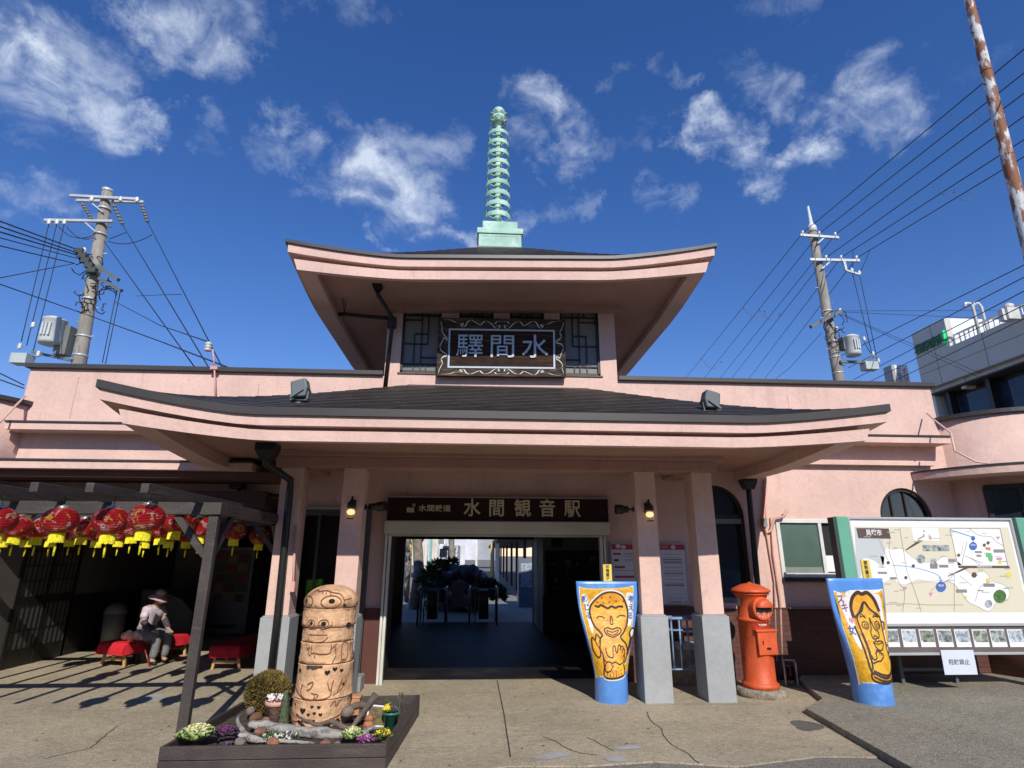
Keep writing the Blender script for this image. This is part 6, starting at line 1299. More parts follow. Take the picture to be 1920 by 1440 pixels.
mb = MB(); text_mesh(mb, '駐輪禁止', lambda a, b, t: Vector(((nx0+nx1)/2+a, YM-.0395, (nz0+nz1)/2+b)), .066, .0012, 0); mb.build('lettering', INK, T3, recalc=False)
T = thing('trestle_table', 'old blue grey trestle table stored under the map board', 'table', (5.6, 7.9, .06))
TBL = mat('blue_grey_metal', (.09, .12, .14), .5, .2); c0 = P(1700, 1240, 7.7); c1_ = P(1800, 1240, 7.7)
MB().box(c0.x-.25, c1_.x+.1, 7.65, 8.1, .40, .43).build('table_top', TBL, T)
for x in (c0.x-.1, c1_.x-.1): MB().box(x-.02, x+.02, 7.68, 7.72, .06, .40).build('leg', TBL, T)
MB().box(c0.x-.1, c1_.x-.1, 7.69, 7.71, .2, .24).build('cross_rail', TBL, T)
# ================================================================== behind the doorway: gates, platform, train
STEEL = mat('gate_steel', (.30, .31, .33), .3, .1, metal=.7)
def gate(x0, y, label):
    T = thing('ticket_gate', label, 'ticket gate', (x0, y, 0), 'ticket gates inside the hall'); w_ = .66; h = .84
    for dx in (0, w_): MB().tube([(x0+dx, y, 0), (x0+dx, y, h-.05), (x0+dx, y+.05, h), (x0+dx, y+.75, h), (x0+dx, y+.8, 0)], .022, 8).build('hoop_rail', STEEL, T)
    MB().tube([(x0, y, h-.03), (x0+w_, y, h-.03)], .018, 8).build('cross_rail', STEEL, T)
    MB().box(x0+.22, x0+.46, y+.05, y+.6, .12, .78).build('card_machine', mat('gate_body', (.09, .09, .085), .5), T, bevel=.01)
    MB().box(x0+.24, x0+.44, y+.03, y+.048, .40, .70).build('notice', mat('gate_notice', (.25, .25, .2), .6), T)
    MB().box(x0+.08, x0+.20, y-.01, y+.0, .86, 1.12).tube([(x0+.14, y+.01, .0), (x0+.14, y+.01, .9)], .012, 6).build('sign_holder', mat('sign_holder', (.2, .2, .2), .5), T)
gate(P(783, 1150, 14.75).x, 14.75, 'left steel ticket gate inside the dark hall'); gate(P(880, 1150, 14.75).x, 14.75, 'right steel ticket gate inside the dark hall')
PLF = ground_mat('platform_paving', (.20, .20, .21), (.15, .15, .16))
pf = MB().box(-14, 14, 15.31, 60, -.3, .001); tag(pf.build('platform_ground', PLF), kind='structure')
ROCKD = mat('dark_rock', (.05, .052, .055), .85, .4, 6., .8, 20., c2=(.30, .31, .33), c2s=(.56, .62), c2sc=2.4)
random.seed(9)
T = thing('rock_garden', 'dark rockery mound with shrubs on the platform beyond the gates', 'rockery', (-.9, 17.5, 0))
for px, py, s in ((808, 1092, .55), (822, 1078, .6), (838, 1070, .55), (850, 1062, .5), (866, 1064, .55), (882, 1062, .5), (893, 1072, .5), (903, 1090, .45), (815, 1120, .6), (842, 1098, .75), (868, 1092, .75), (892, 1108, .65), (855, 1125, .7), (830, 1140, .6), (880, 1135, .6)):
    p = P(px, py, 18.2); MB().sphere((p.x, 18.2+random.uniform(-.5, .5), max(.1, p.z-s*.35)), s*.62, 9, 7, (1.15, .9, .75), Matrix.Rotation(random.random()*3, 3, 'Z') @ Matrix.Rotation(random.uniform(-.5, .5), 3, 'X'), .20).build('rock', ROCKD, T)
LFD = mat('dark_green_leaf', (.05, .085, .03), .8, .5, 8.)
m_ = MB()
for px, py, rr, n_ in ((806, 1085, .36, 500), (822, 1066, .30, 400), (800, 1110, .3, 300), (915, 1100, .26, 350), (928, 1112, .30, 450), (906, 1118, .25, 300), (936, 1122, .2, 200), (846, 1056, .18, 120)): leaf_cloud(m_, P(px, py, 17.2), rr, n_, .11, .25, .75, -.3)
m_.build('foliage', LFD, T, recalc=False)
MB().box(P(847, 1100, 16).x, P(870, 1100, 16).x, 16, 16.05, P(850, 1138, 16).z, P(850, 1090, 16).z).build('notice_panel', mat('notice_dim', (.16, .17, .15), .6), T)
def tree(px, Y, h, r, label, crown=(), nm='tree'):
    x = P(px, 1060, Y).x; T = thing(nm, label, 'tree', (x, Y, 0), None)
    MB().tube([(x, Y, 0), (x+.05, Y, h*.35), (x-.06, Y, h*.7), (x+.04, Y, h)], [r*1.3, r, r*.85, r*.5], 9).tube([(x, Y, h*.6), (x+.35, Y+.1, h*.8), (x+.7, Y, h*.95)], [r*.5, r*.35, r*.15], 7).tube([(x, Y, h*.65), (x-.4, Y, h*.85), (x-.6, Y, h)], [r*.5, r*.3, r*.12], 7).build('trunk', mat('pale_bark', (.22, .19, .16), .9, .3, 6., .5), T)
    m_ = MB()
    for (dx, dz, rr, n_) in crown: leaf_cloud(m_, (x+dx, Y, h+dz), rr, n_, .14, .3, .7)
    m_.build('crown', mat('thin_leaf', (.16, .13, .05), .8, .4, 5.), T, recalc=False)
tree(783, 19, 3.2, .17, 'leaning tree with sparse leaves at the left of the view through the hall', ((0, .1, .8, 500), (.6, -.2, .5, 260)))
tree(762, 22, 3.4, .12, 'farther pale tree at the left edge of the view through the hall', ((0, 0, .9, 500),))
tree(845, 30, 4.6, .16, 'pale plane tree trunk in front of the train', ((0, 1.2, 1.2, 300),))
# dark posts of the platform canopy
vx = 892
PDK = mat('canopy_post_brown', (.035, .025, .022), .7)
T = thing('platform_canopy', 'platform canopy roof on a row of dark posts, right of the tracks', 'canopy', (1.1, 20, 0))
for px, yb_ in ((984, 1122), (969, 1107), (959, 1098), (950, 1090), (944, 1083), (939, 1078), (936, 1074)):
    b = G(px, yb_); MB().box(b.x-.06, b.x+.06, b.y-.06, b.y+.06, 0, 2.3).build('post', PDK, T)
b0_ = G(984, 1122); b1_ = G(936, 1074)
MB().add([(b0_.x-1.0, b0_.y-1.2, 2.25), (b0_.x+2.6, b0_.y-1.2, 2.25), (b1_.x+2.6, b1_.y+2, 2.25), (b1_.x-1.0, b1_.y+2, 2.25), (b0_.x-1.0, b0_.y-1.2, 2.45), (b0_.x+2.6, b0_.y-1.2, 2.45), (b1_.x+2.6, b1_.y+2, 2.45), (b1_.x-1.0, b1_.y+2, 2.45)], [(0, 1, 2, 3), (4, 5, 6, 7), (0, 1, 5, 4), (1, 2, 6, 5), (2, 3, 7, 6), (3, 0, 4, 7)]).build('roof', PDK, T)
# train
T = thing('train', 'white and blue commuter train standing at the platform', 'train', (-2.3, 40, 0))
YT_ = 36; ax0, ax1 = P(820, 1050, YT_).x, P(858, 1050, YT_).x; tz1 = P(835, 1020, YT_).z; tz0 = P(835, 1066, YT_).z
MB().box(ax0, ax1, YT_, YT_+14, tz0, tz1).build('body', mat('train_white', (.62, .63, .64), .4), T, bevel=.06)
MB().box(ax0+.02, ax1-.02, YT_-.02, YT_-.002, tz0+.1, tz0+(tz1-tz0)*.38).build('blue_band', mat('train_blue', (.05, .20, .55), .4), T)
for k in range(2): a = ax0+.12+k*(ax1-ax0-.2)/2; MB().box(a, a+(ax1-ax0)/2-.16, YT_-.02, YT_-.002, tz0+(tz1-tz0)*.45, tz0+(tz1-tz0)*.80).build('window', GLASS, T)
MB().box(ax0+.3, ax1-.3, YT_-.02, YT_-.002, tz1-.32, tz1-.12).build('destination_panel', BLACK, T)
# pale things beyond, in the sun
def block(nm, label, cat, px0, px1, py0, py1, Y, m, d=2.0, group=None):
    a, b = P(px0, py0, Y), P(px1, py1, Y); z0 = min(b.z, a.z); z0 = 0 if z0 < .6 else z0
    return tag(MB().box(a.x, b.x, Y, Y+d, z0, a.z).build(nm, m, bevel=.02), label, cat, group)
for i, (px, w_, Y, c, lb) in enumerate(((757, 3, 20, (.10, .45, .45), 'teal'), (768, 5, 24, (.6, .45, .12), 'yellow'), (778, 3, 24, (.35, .5, .5), 'pale teal'), (798, 5, 27, (.65, .62, .55), 'cream'), (806, 4, 26, (.16, .42, .42), 'turquoise'), (867, 9, 27, (.6, .62, .62), 'white'), (893, 4, 40, (.66, .64, .60), 'ivory'), (921, 3, 34, (.6, .45, .08), 'mustard'), (932, 7, 33, (.66, .67, .68), 'bright white'))):
    a = P(px-w_/2, 1060, Y); b = P(px+w_/2, 1060, Y)
    tag(MB().box(a.x, b.x, Y, Y+.2, 0, 3.4 if i in (5,) else 2.3).build('banner_post' if i not in (5, 8) else 'white_pillar', mat('bcol%d' % i, c, .6)), lb+' upright standing beyond the hall by the tracks', 'post')
block('town_house', 'white house far along the tracks, left of centre', 'house', 835, 895, 985, 1050, 60, mat('far_white', (.58, .6, .62), .7, .2, .5), 6)
block('town_house', 'grey house far along the tracks, right of centre', 'house', 896, 935, 1010, 1050, 75, mat('far_grey', (.36, .38, .40), .7, .2, .5), 6)
block('platform_store', 'low cream building left of the tracks beyond the hall', 'building', 735, 820, 975, 1060, 44, mat('far_cream', (.55, .5, .42), .7, .2, .5), 8)
# overhead gantries
for Y, h in ((45, 5.2), (62, 5.8)):
    a, b = P(868, 1040, Y).x, P(925, 1040, Y).x; T = thing('catenary_gantry', 'nearer grey overhead line gantry across the tracks' if Y == 45 else 'farther grey overhead line gantry across the tracks', 'gantry', (a, Y, 0))
    for x in (a, b): MB().tube([(x, Y, 0), (x, Y, h)], .09, 8).build('mast', mat('gantry_grey', (.35, .36, .37), .6), T)
    for z in (h-.2, h-.8): MB().tube([(a, Y, z), (b, Y, z)], .06, 6).build('cross_beam', MATS['gantry_grey'], T)
vmx = P(990, 1080, 20).x
T = thing('drinks_machine', 'small vending machine under the platform canopy', 'vending machine', (vmx, 19, 0)); MB().box(vmx-.35, vmx+.35, 19.5, 20.1, 0, 1.5).build('cabinet', mat('far_vend', (.12, .16, .2), .5), T); MB().box(vmx-.28, vmx+.28, 19.48, 19.498, .6, 1.35).build('display_panel', mat('far_panel', (.3, .35, .4), .4, .5, 20.), T)
# ================================================================== utility poles and cables
POLC = mat('concrete_pole', (.27, .25, .21), .9, .15, 2., .4, 30., c2=(.20, .185, .155), c2sc=3., c2stretch=(4, 4, .5)); GALV = mat('galvanised_steel', (.50, .53, .54), .45, .12, metal=.3); PORC = mat('white_porcelain', (.62, .63, .60), .3, .1); CAB = mat('black_cable', (.012, .012, .013), .6)
TRF = mat('transformer_grey', (.52, .55, .54), .5, .08)
def insul(parent, p, s=1.):
    return MB().lathe([(.02*s, -.08*s), (.07*s, -.05*s), (.03*s, -.02*s), (.075*s, .02*s), (.03*s, .05*s), (.06*s, .08*s), (.0, .11*s)], p, 10, cap=False).build('insulator', PORC, parent)
def transformer(parent, a, b, r):
    a, b = Vector(a), Vector(b); t = MB().lathe([(r*.92, a.z), (r, a.z+.08), (r, b.z-.05), (r*1.04, b.z-.04), (r*1.04, b.z), (r*.6, b.z+.07)], (a.x, a.y, 0), 24).build('transformer', TRF, parent)
    for k in range(3): an = R(-105+18*k); MB().bar((a.x+r*1.02*math.cos(an), a.y+r*1.02*math.sin(an), a.z+.2), (a.x+r*1.02*math.cos(an), a.y+r*1.02*math.sin(an), b.z-.2), .05, .09).build('cooling_fin', TRF, t)
    return t
def cable(pts, r, label, nm='power_cable', sag=0., group='cables in the sky'):
    q = [P(*p) if len(p) == 3 and p[2] > 0 and isinstance(p, tuple) else Vector(p) for p in pts]; out = []
    for i in range(len(q)-1):
        n = 14
        for k in range(n): u = k/n; v = q[i].lerp(q[i+1], u); v.z -= sag*4*u*(1-u); out.append(v)
    out.append(q[-1])
    return tag(MB().tube(out, r, 5).build(nm, CAB), label, 'cable', group)
# left pole
YL_ = 17.; pb_ = P(148, 685, YL_); pt_ = P(202, 358, YL_)
T = thing('utility_pole', 'tall concrete utility pole with three crossarms, left behind the station', 'utility pole', (pb_.x, YL_, 0))
d_ = (pt_-pb_); base = pb_-d_*(pb_.z/d_.z)
MB().tube([base, pb_, pt_], [.21, .19, .155], 16).build('pole', POLC, T); MB().tube([pt_-Vector((0, 0, .06)), pt_+Vector((0, 0, .05))], .165, 16).build('pole_cap', GALV, T)
def pp(px, py, dY=-.2): return P(px, py, YL_+dY)
for a, b, w_, nm in ((pp(132, 367), pp(261, 374), .09, 'crossarm'), (pp(144, 376, .25), pp(270, 379, .25), .09, 'crossarm'), (pp(84, 413), pp(212, 415), .09, 'crossarm'), (pp(183, 500, -.2), pp(222, 525, -.5), .10, 'crossarm'), (pp(186, 522, -.2), pp(228, 545, -.5), .10, 'crossarm'), (pp(60, 660, -.2), pp(135, 676, -.2), .08, 'crossarm')): MB().bar(a, b, w_, w_*.9).build(nm, GALV if nm == 'crossarm' and w_ == .09 else mat('rusty_arm', (.13, .14, .13), .6, .2), T)
for a, b in ((pp(168, 377), pp(193, 398)), (pp(158, 415), pp(180, 435))): MB().bar(a, b, .04).build('arm_brace', GALV, T)
for px, py in ((172, 374), (226, 374), (257, 375), (92, 417), (107, 417), (121, 417), (62, 610), (37, 650), (158, 470), (72, 664)): insul(T, pp(px, py, -.25))
for a, b in (((155, 382), (172, 412)), ((213, 384), (230, 422)), ((266, 384), (277, 417))):
    A, B_ = pp(*a), pp(*b); m_ = MB()
    for k in range(6): c = A.lerp(B_, (k+.5)/6); m_.sphere(c, .07, 8, 5, (1, 1, .6))
    m_.tube([A, B_], .025, 6); m_.build('strain_insulator', mat('strain_brown', (.22, .2, .19), .4), T)
for y in (392, 440, 562, 632, 668):
    c = base.lerp(pt_, (P(170, y, YL_).z)/pt_.z); MB().lathe([(.20, -.03), (.205, 0), (.20, .03)], c, 16).build('steel_band', GALV, T)
for i in range(12):
    c = base.lerp(pt_, (.50+.036*i)); s_ = 1 if i % 2 else -1; MB().tube([c, c+Vector((.33*s_, 0, 0))], .015, 5).build('step_bolt', GALV, T)
transformer(T, P(93, 646, YL_-.4), P(97, 600, YL_-.4), .30)
MB().cbox(pp(122, 640), (.35, .3, .9)).build('switch_box', mat('switch_grey', (.16, .17, .16), .5), T); MB().cbox(pp(42, 674), (.45, .35, .3), None).build('cutout_box', mat('cutout_grey', (.42, .48, .46), .5), T)
random.seed(4); lo_ = MB()
for i in range(16):
    c = pp(random.uniform(150, 215), random.uniform(480, 580)); r = random.uniform(.12, .4); a0 = random.uniform(0, 6.28); pts = [c+Vector((r*math.cos(a0+t*.5), random.uniform(-.1, .1), r*1.1*math.sin(a0+t*.5))) for t in range(random.randint(6, 12))]; lo_.tube(pts, .016, 5)
tag(lo_.build('jumper_tangle', CAB, T), kind='stuff')
for i in range(5):
    c = pp(150+6*i, 470+9*i, -.3); MB().box(c.x-.12, c.x+.12, c.y-.08, c.y+.08, c.z-.10, c.z+.06).build('splice_box', mat('splice_black', (.05, .06, .055), .5), T)
cb_ = MB()
for a, b, sg in (((92, 419), (40, 640), 0), ((107, 419), (50, 648), 0), ((121, 419), (62, 660), 0), ((236, 436), (205, 448), .0), ((285, 440), (203, 452), .2), ((110, 425), (178, 440), .25), ((125, 425), (180, 446), .2), ((220, 540), (192, 680), 0), ((226, 545), (198, 682), 0)):
    A, B_ = pp(*a), pp(*b); cb_.tube([A.lerp(B_, k/8)-Vector((0, 0, sg*4*(k/8)*(1-k/8))) for k in range(9)], .013, 5)
cb_.build('drop_wires', CAB, T)
for i, (a, b, lb) in enumerate(((((195, 452, YL_)), (402, 740, 9.5), 'left'), ((230, 422, YL_), (425, 745, 9.5), 'middle'), ((277, 417, YL_), (442, 738, 9.6), 'right'))): cable([a, b], .012, 'thin black line running down right from the left utility pole, %s one of three' % lb)
cable([(255, 555, YL_), (300, 553, 13.), (340, 552, 11.)], .008, 'short spacer line across the three lines right of the left pole')
for i, (y0, y1) in enumerate(((415, 470), (425, 476), (435, 480), (446, 486))): cable([(-120, y0-45, 11.), (0, y0, 13.), (150, y1, YL_)], .02 if i < 3 else .014, 'thick service cable from the left edge to the left pole, number %s from the top' % ('one', 'two', 'three', 'four')[i])
cable([(-60, 448, 12.), (0, 461, 13.), (140, 494, YL_)], .016, 'lower black cable from the left edge to the left pole'); cable([(0, 521, 13.), (140, 494, YL_)], .012, 'cable rising from the left edge up to the left pole')
cable([(-40, 520, 12.), (0, 533, 12.5), (165, 591, YL_-.5), (300, 640, 13.), (430, 690, 9.)], .014, 'long black cable slanting right and down across the left pole')
cable([(215, 565, YL_), (300, 610, 13.), (388, 640, 8.3)], .010, 'thin cable from the left pole to the insulator on the parapet'); cable([(0, 700, 13), (45, 722, 13)], .014, 'upper short cable beside the left corner of the parapet'); cable([(0, 712, 13), (45, 728, 13)], .014, 'lower short cable beside the left corner of the parapet')
# right pole
YR_ = 20.; pb_ = P(1574, 718, YR_); pt_ = P(1523, 432, YR_); tp_ = P(1515, 387, YR_)
T = thing('utility_pole', 'concrete utility pole with a white tip and transformer, right behind the station', 'utility pole', (pb_.x, YR_, 0)); d_ = (pt_-pb_); base = pb_-d_*(pb_.z/d_.z)
MB().tube([base, pb_, pt_], [.24, .20, .155], 16).build('pole', POLC, T); MB().tube([pt_-Vector((0, 0, .1)), pt_+Vector((0, 0, .15)), pt_.lerp(tp_, .3), tp_], [.19, .17, .075, .04], 10).build('top_spike', mat('white_spike', (.62, .63, .64), .4), T)
def pr_(px, py, dY=-.25): return P(px, py, YR_+dY)
for a, b, w_ in ((pr_(1500, 441), pr_(1572, 446), .10), (pr_(1518, 487), pr_(1611, 489), .10), (pr_(1582, 490), pr_(1586, 507), .09), (pr_(1586, 507), pr_(1612, 515), .07), (pr_(1520, 613, -.5), pr_(1577, 583, -.3), .12), (pr_(1575, 678), pr_(1645, 680), .09), (pr_(1615, 681), pr_(1643, 668), .07)): MB().bar(a, b, w_).build('crossarm', GALV if a.z > 12 else MATS['rusty_arm'], T)
for a, b in ((pr_(1532, 457), pr_(1548, 443)), (pr_(1541, 504), pr_(1558, 489))): MB().bar(a, b, .05).build('arm_brace', GALV, T)
for px, py in ((1505, 437), (1536, 438), (1566, 440), (1549, 483), (1577, 483), (1606, 484), (1597, 507), (1611, 512), (1575, 583), (1620, 636), (1637, 664), (1647, 677), (1569, 617)): insul(T, pr_(px, py))
transformer(T, P(1601, 667, YR_-.4), P(1597, 632, YR_-.4), .27); MB().cbox(pr_(1583, 645), (.25, .3, .5)).build('switch_box', MATS['switch_grey'], T); MB().cbox(pr_(1630, 687), (.5, .35, .3)).build('cutout_box', MATS['cutout_grey'], T)
for f_ in (.42, .48, .52, .56, .6, .68):
    c = base.lerp(pt_, f_*1.1); MB().lathe([(.205, -.03), (.21, 0), (.205, .03)], c, 16).build('steel_band', GALV, T)
for i in range(10):
    c = base.lerp(pt_, (.55+.045*i)); s_ = 1 if i % 2 else -1; MB().tube([c, c+Vector((.33*s_, 0, 0))], .015, 5).build('step_bolt', GALV, T)
lo_ = MB(); random.seed(6)
for i in range(9):
    c = pr_(random.uniform(1548, 1585), random.uniform(590, 640)); r = random.uniform(.12, .35); a0 = random.uniform(0, 6.28); lo_.tube([c+Vector((r*math.cos(a0+t*.5), random.uniform(-.1, .1), r*1.2*math.sin(a0+t*.5))) for t in range(random.randint(6, 12))], .016, 5)
for a, b in (((1598, 510), (1635, 664)), ((1612, 515), (1645, 676)), ((1620, 640), (1632, 662)), ((1600, 470), (1598, 507)), ((1632, 468), (1612, 514))): lo_.tube([pr_(*a), pr_(*b)], .014, 5)
tag(lo_.build('jumper_tangle', CAB, T), kind='stuff')
# six parallel conductors crossing to the upper right
six = [((1505, 437), (1920, 92), (1275, 722)), ((1536, 438), (1920, 137), (1310, 722)), ((1566, 440), (1920, 175), (1340, 722)), ((1549, 483), (1920, 218), (1362, 722)), ((1577, 483), (1920, 262), (1395, 722)), ((1606, 484), (1920, 294), (1425, 722))]
for i, (m__, e_, s_) in enumerate(six):
    ext = (m__[0]+(e_[0]-m__[0])*1.15, m__[1]+(e_[1]-m__[1])*1.15)
    cable([(s_[0], s_[1], 45.), (m__[0], m__[1], YR_-.25), (e_[0], e_[1], 9.6+.4*i), (ext[0], ext[1], 8.4+.4*i)], .015, 'black conductor crossing to the upper right, %s of six from the top' % ('first', 'second', 'third', 'fourth', 'fifth', 'last')[i], group='six parallel conductors at upper right')
for px, py, Y, lb_ in ((1785, 215, 12., 'upper pair by the rusty mast, left'), (1830, 215, 12., 'upper pair by the rusty mast, right'), (1750, 350, 13., 'lower pair by the rusty mast, left'), (1788, 360, 13., 'lower pair by the rusty mast, right'), (1395, 578, 26., 'middle pair left of the right pole, left'), (1425, 582, 26., 'middle pair left of the right pole, right'), (1315, 672, 34., 'lowest, above the parapet')):
    a = P(px, py, Y); b = P(px+38, py+6, Y); MB()
    tag(MB().tube([a.lerp(b, k/8)-Vector((0, 0, .22*Y/13*4*(k/8)*(1-k/8))) for k in range(9)], .006*Y/13, 5).sphere(a, .022*Y/13, 6, 5).sphere(b, .022*Y/13, 6, 5).build('cable_spacer', mat('spacer_grey', (.12, .13, .14), .5)), 'small hanging loop between conductors, '+lb_, 'cable', 'small loops between the conductors')
for i, (a, b) in enumerate((((1575, 668), (1920, 497)), ((1590, 690), (1920, 520)), ((1600, 712), (1920, 546)), ((1630, 716), (1920, 572)), ((1660, 722), (1920, 598)))):
    cable([(a[0], a[1], 22.), (b[0], b[1], 12.), (b[0]+60, b[1]-30, 11.)], .013, 'lower cable crossing the grey clinic, %s of five' % ('first', 'second', 'third', 'fourth', 'fifth')[i], group='lower cables at right')
for i, (a, b) in enumerate((((1577, 585), (1960, 602)), ((1577, 583), (1960, 582)), ((1577, 588), (1920, 735)), ((1577, 590), (1920, 745)))): cable([(a[0], a[1], YR_-.3), (b[0], b[1], 24.)], .009, 'thin wire from the right pole to the clinic, %s of four' % ('first', 'second', 'third', 'fourth')[i], group='thin wires from the right pole')
cable([(1540, 625, YR_), (1480, 690, 24.), (1440, 722, 26.)], .009, 'thin wire running down left from the right pole')
# rusty mast
a, b = P(1812, -20, 10.), P(1921, 425, 10.); ax = (a-b); ft = b-ax*(b.z/ax.z)
T = thing('rusty_mast', 'tall white painted steel mast with heavy rust at the upper right', 'mast', (ft.x, ft.y, 0))
RM = mat('rusty_white_paint', (.55, .56, .56), .7, .15, 4., .3, 40., c2=(.22, .085, .035), c2s=(.44, .54), c2sc=3., c2stretch=(2.2, 2.2, .7))
MB().tube([ft, b, a, a+ax*.1], [.17, .135, .095, .09], 18).build('mast_tube', RM, T)
for k in range(9):
    u = .1+.115*k; c = b.lerp(a, u); s_ = -1 if k % 2 == 0 else 1; MB().tube([c, c+Vector((.17*s_, -.02, .01))], .016, 6).build('step_bolt', mat('rust_bolt', (.06, .035, .025), .8), T)
for u in (.27, .62): c = b.lerp(a, u); MB().tube([c-ax.normalized()*.02, c+ax.normalized()*.02], .118 if u > .5 else .125, 18).build('weld_collar', RM, T)
# ================================================================== clinic building at right
XC = 21.9
GPN = mat('grey_cladding', (.54, .54, .50), .55, .05, 1.5); WHC = mat('white_cladding', (.70, .71, .68), .6, .04)
def yz(px, py): v = PX(px, py, XC); return (v.y, v.z)
CB = thing('clinic_building', 'grey and white clinic with a roof terrace and green sign letters, at the right', 'building', (XC, 20, 0))
A_ = yz(1709, 628); B_ = yz(1769, 595); C_ = yz(1753, 662); D_ = yz(1745, 727); bt = (A_[1]+B_[1])/2; ct = C_[1]; cbm = D_[1]; yN = 4.0
y0c, y1c = B_[0], A_[0]
band = MB().slab([(yN, cbm), (y1c+.0, cbm), (y1c, bt), (y0c, bt), (y0c, ct), (yN, ct)], [], lambda a, b, t: Vector((t, a, b)), XC, XC+.3); band.build('cladding_band', GPN, CB)
jn_ = MB()
for k in range(7): yy = y1c-1.2-2.6*k; jn_.box(XC-.004, XC+.001, yy-.012, yy+.012, cbm, ct if yy < y0c else bt)
jn_.box(XC-.004, XC+.001, yN, y1c, (cbm+ct)/2-.01, (cbm+ct)/2+.01); jn_.build('panel_joints', mat('joint_dark', (.07, .08, .09), .7), CB)
MB().box(XC+.3, XC+12, y0c, y0c+.25, ct-2, bt-.003).box(XC+.3, XC+12, y1c-.25, y1c, 0, bt-.003).build('tower_wall', WHC, CB)
MB().box(XC+.35, XC+12, yN, y1c, cbm-.3, ct-1.1).build('roof_deck', WHC, CB)
MB().box(XC+.8, XC+12, yN, y1c-.3, 0, cbm-.31).build('lower_wall', mat('brown_glass_wall', (.03, .026, .025), .2, .2), CB)
MB().box(XC+.02, XC+.75, yN, y1c-.3, cbm-.35, cbm-.28).build('soffit', mat('soffit_dark', (.05, .05, .05), .6), CB)
for k in range(8): yy = y1c-1.-2.2*k; MB().box(XC+.3, XC+.7, yy-.10, yy+.10, 0, cbm-.35).build('mullion', BLACK, CB)
for k in range(3): yy = y1c-1.-2.2*k; MB().box(XC+.74, XC+.79, yy-2.1, yy-.1, cbm-3.2, cbm-.6).build('window', mat('blue_glass', (.02, .035, .06), .08, .3), CB)
MB().slab([(0, 0), (.45, .0), (.22, -.5)], [], lambda a, b, t: Vector((XC+t, y1c-7.9+a, cbm-1.6+b)), .27, .298).build('fire_access_mark', MATS['white_paint'], CB)
MB().box(XC+.5, XC+12, yN, y1c, 0, PX(1920, 720, XC+.5).z-1.2).build('lower_band', mat('pale_band', (.35, .40, .45), .5), CB)
rl = MB()
for k in range(46): yy = y0c-.3-.26*k; rl.box(XC+.28, XC+.33, yy-.02, yy+.02, ct, ct+.55) if yy > yN else None
rl.box(XC+.27, XC+.34, yN, y0c+2.5, ct+.52, ct+.60); tag(rl.build('terrace_railing', MATS['white_paint'], CB))
MB().box(XC+.8, XC+3.6, y0c-1.4, y0c-.003, bt-1.35, bt-1.2).build('door_canopy', mat('canopy_pale', (.45, .47, .44), .6), CB); MB().box(XC+1.4, XC+2.8, y0c-.05, y0c-.004, ct-1.0, bt-1.6).build('terrace_door', BLACKW, CB)
for px in (1826, 1842):
    p = P(px, 585, y0c-1.5); MB().tube([(p.x, p.y, ct-1), (p.x, p.y, p.z+.25), (p.x-.1, p.y, p.z+.42), (p.x-.3, p.y, p.z+.42), (p.x-.38, p.y, p.z+.2)], .07, 8).build('vent_pipe', GALV, CB)
p = P(1893, 590, y0c-3.5); MB().cbox((p.x, p.y, p.z+.0), (.5, .4, .5)).lathe([(.16, .25), (.18, .42), (.06, .5)], (p.x+.05, p.y, p.z), 14).cbox((p.x-.33, p.y, p.z-.03), (.12, .2, .5)).build('roof_unit', mat('unit_white', (.55, .56, .52), .5), CB)
GLT = mat('green_letters', (.01, .16, .045), .4); n4 = '春原歯科'
for i, ch in enumerate(n4):
    yc_ = y1c-(y1c-y0c)*(.14+.235*i); zc_ = A_[1]+(B_[1]-A_[1])*.5-.95; mb = MB(); hh = (y1c-y0c)*.27
    text_mesh(mb, ch, lambda a, b, t: Vector((XC-.01-t, yc_-a, zc_+b)), hh*1.0, hh*.006, .04); mb.build('sign_letter', GLT, CB)
mb = MB().box(XC-.15, XC-.01, y0c+.06, y0c+.14, zc_-.1, zc_+.35).box(XC-.15, XC-.01, y0c+.07, y0c+.13, zc_-.35, zc_-.18); mb.build('sign_letter', mat('green_letter_lit', (.03, .6, .2), .4, emit=(0, .6, .15, .15)), CB)  # bright, faintly glowing bars paint in the lit part of the last letter
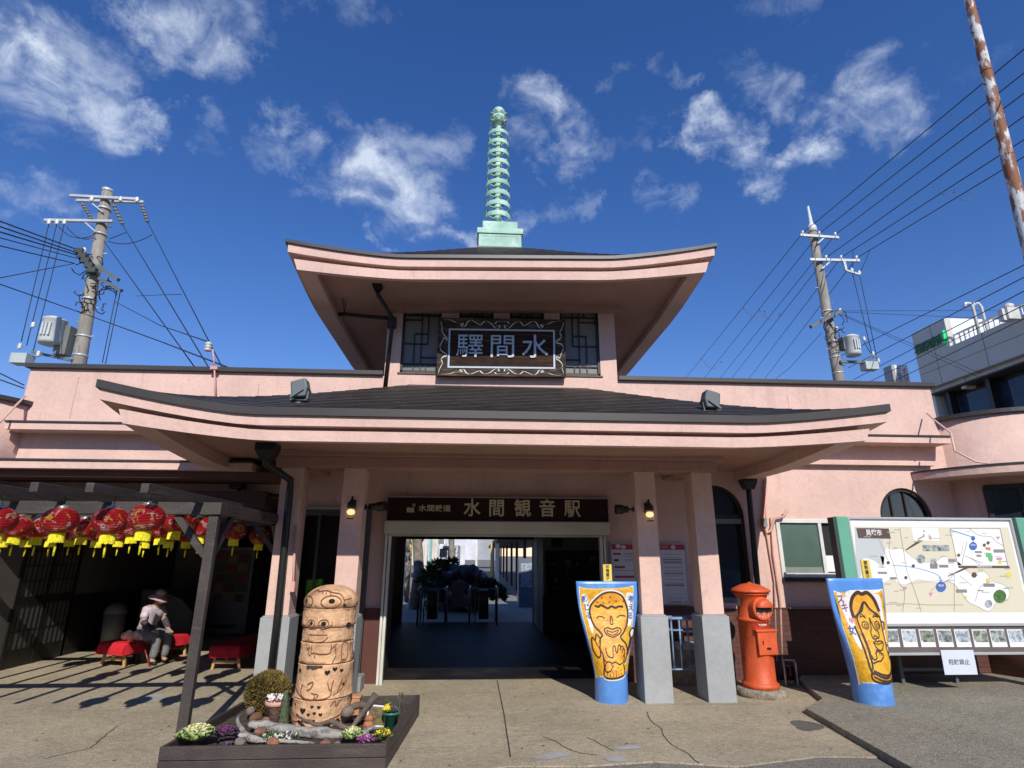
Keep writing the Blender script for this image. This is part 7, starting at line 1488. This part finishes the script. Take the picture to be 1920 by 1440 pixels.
YB_ = y1c+1.; s0 = P(1676, 684, YB_); s1_ = P(1708, 722, YB_)
SB = thing('projecting_sign', 'white vertical sign with dark and pink writing beside the clinic', 'sign', (s0.x, YB_, 0))
MB().box(s0.x, s0.x+(s1_.x-s0.x), YB_, YB_+.5, s1_.z-3, s0.z).build('sign_box', mat('sign_box_white', (.68, .68, .67), .5), SB); MB().box(s0.x-.16, s0.x-.003, YB_, YB_+.6, s1_.z-3, s0.z).build('sign_side', mat('sign_side_grey', (.3, .32, .33), .5), SB)
for s_, u, m_, k in (('インプラント専', .72, mat('pink_letters', (.55, .12, .2), .5), .17), ('あなたの歯に', .28, INK, .15)):
    mb = MB(); wq = (s1_.x-s0.x)
    for i, ch in enumerate(s_): text_mesh(mb, ch, lambda a, b, t, i=i: Vector((s0.x+wq*u+a, YB_-.004-t, s0.z-.3-wq*.36*i+b)), wq*.38, .01, .004)
    mb.build('lettering', m_, SB)

# ================================================================== added houses, unseen behind the viewer, blocking sky light to deepen the forecourt shade
HW = mat('house_wall_grey', (.22, .21, .19), .85, .1); HRF = mat('house_roof', (.05, .05, .055), .7, .2)
for i, (x, w_, h, lb) in enumerate(((-17, 11, 6.2, 'added grey house, unseen behind the viewer, to the left'), (-4.5, 12, 6.6, 'added grey house, unseen straight behind the viewer'), (8.5, 12, 5.8, 'added grey house, unseen behind the viewer, to the right'))):
    T = thing('added_house', lb, 'house', (x+w_/2, -12, 0), 'added unseen houses that block sky light')
    wl = MB().box(x, x+w_, -20, -12, 0, h).build('wall', HW, T)
    MB().add([(x-.4, -11.5, h), (x+w_+.4, -11.5, h), (x+w_+.4, -20.5, h), (x-.4, -20.5, h), (x-.4, -16, h+1.6), (x+w_+.4, -16, h+1.6)], [(0, 1, 5, 4), (2, 3, 4, 5), (0, 4, 3), (1, 2, 5), (0, 3, 2, 1)]).build('roof', HRF, T)
    for k in range(3):
        for z in (.9, 3.6): MB().box(x+1+k*3.6, x+3+k*3.6, -11.99, -11.93, z, z+1.4).build('window', GLASS, T)
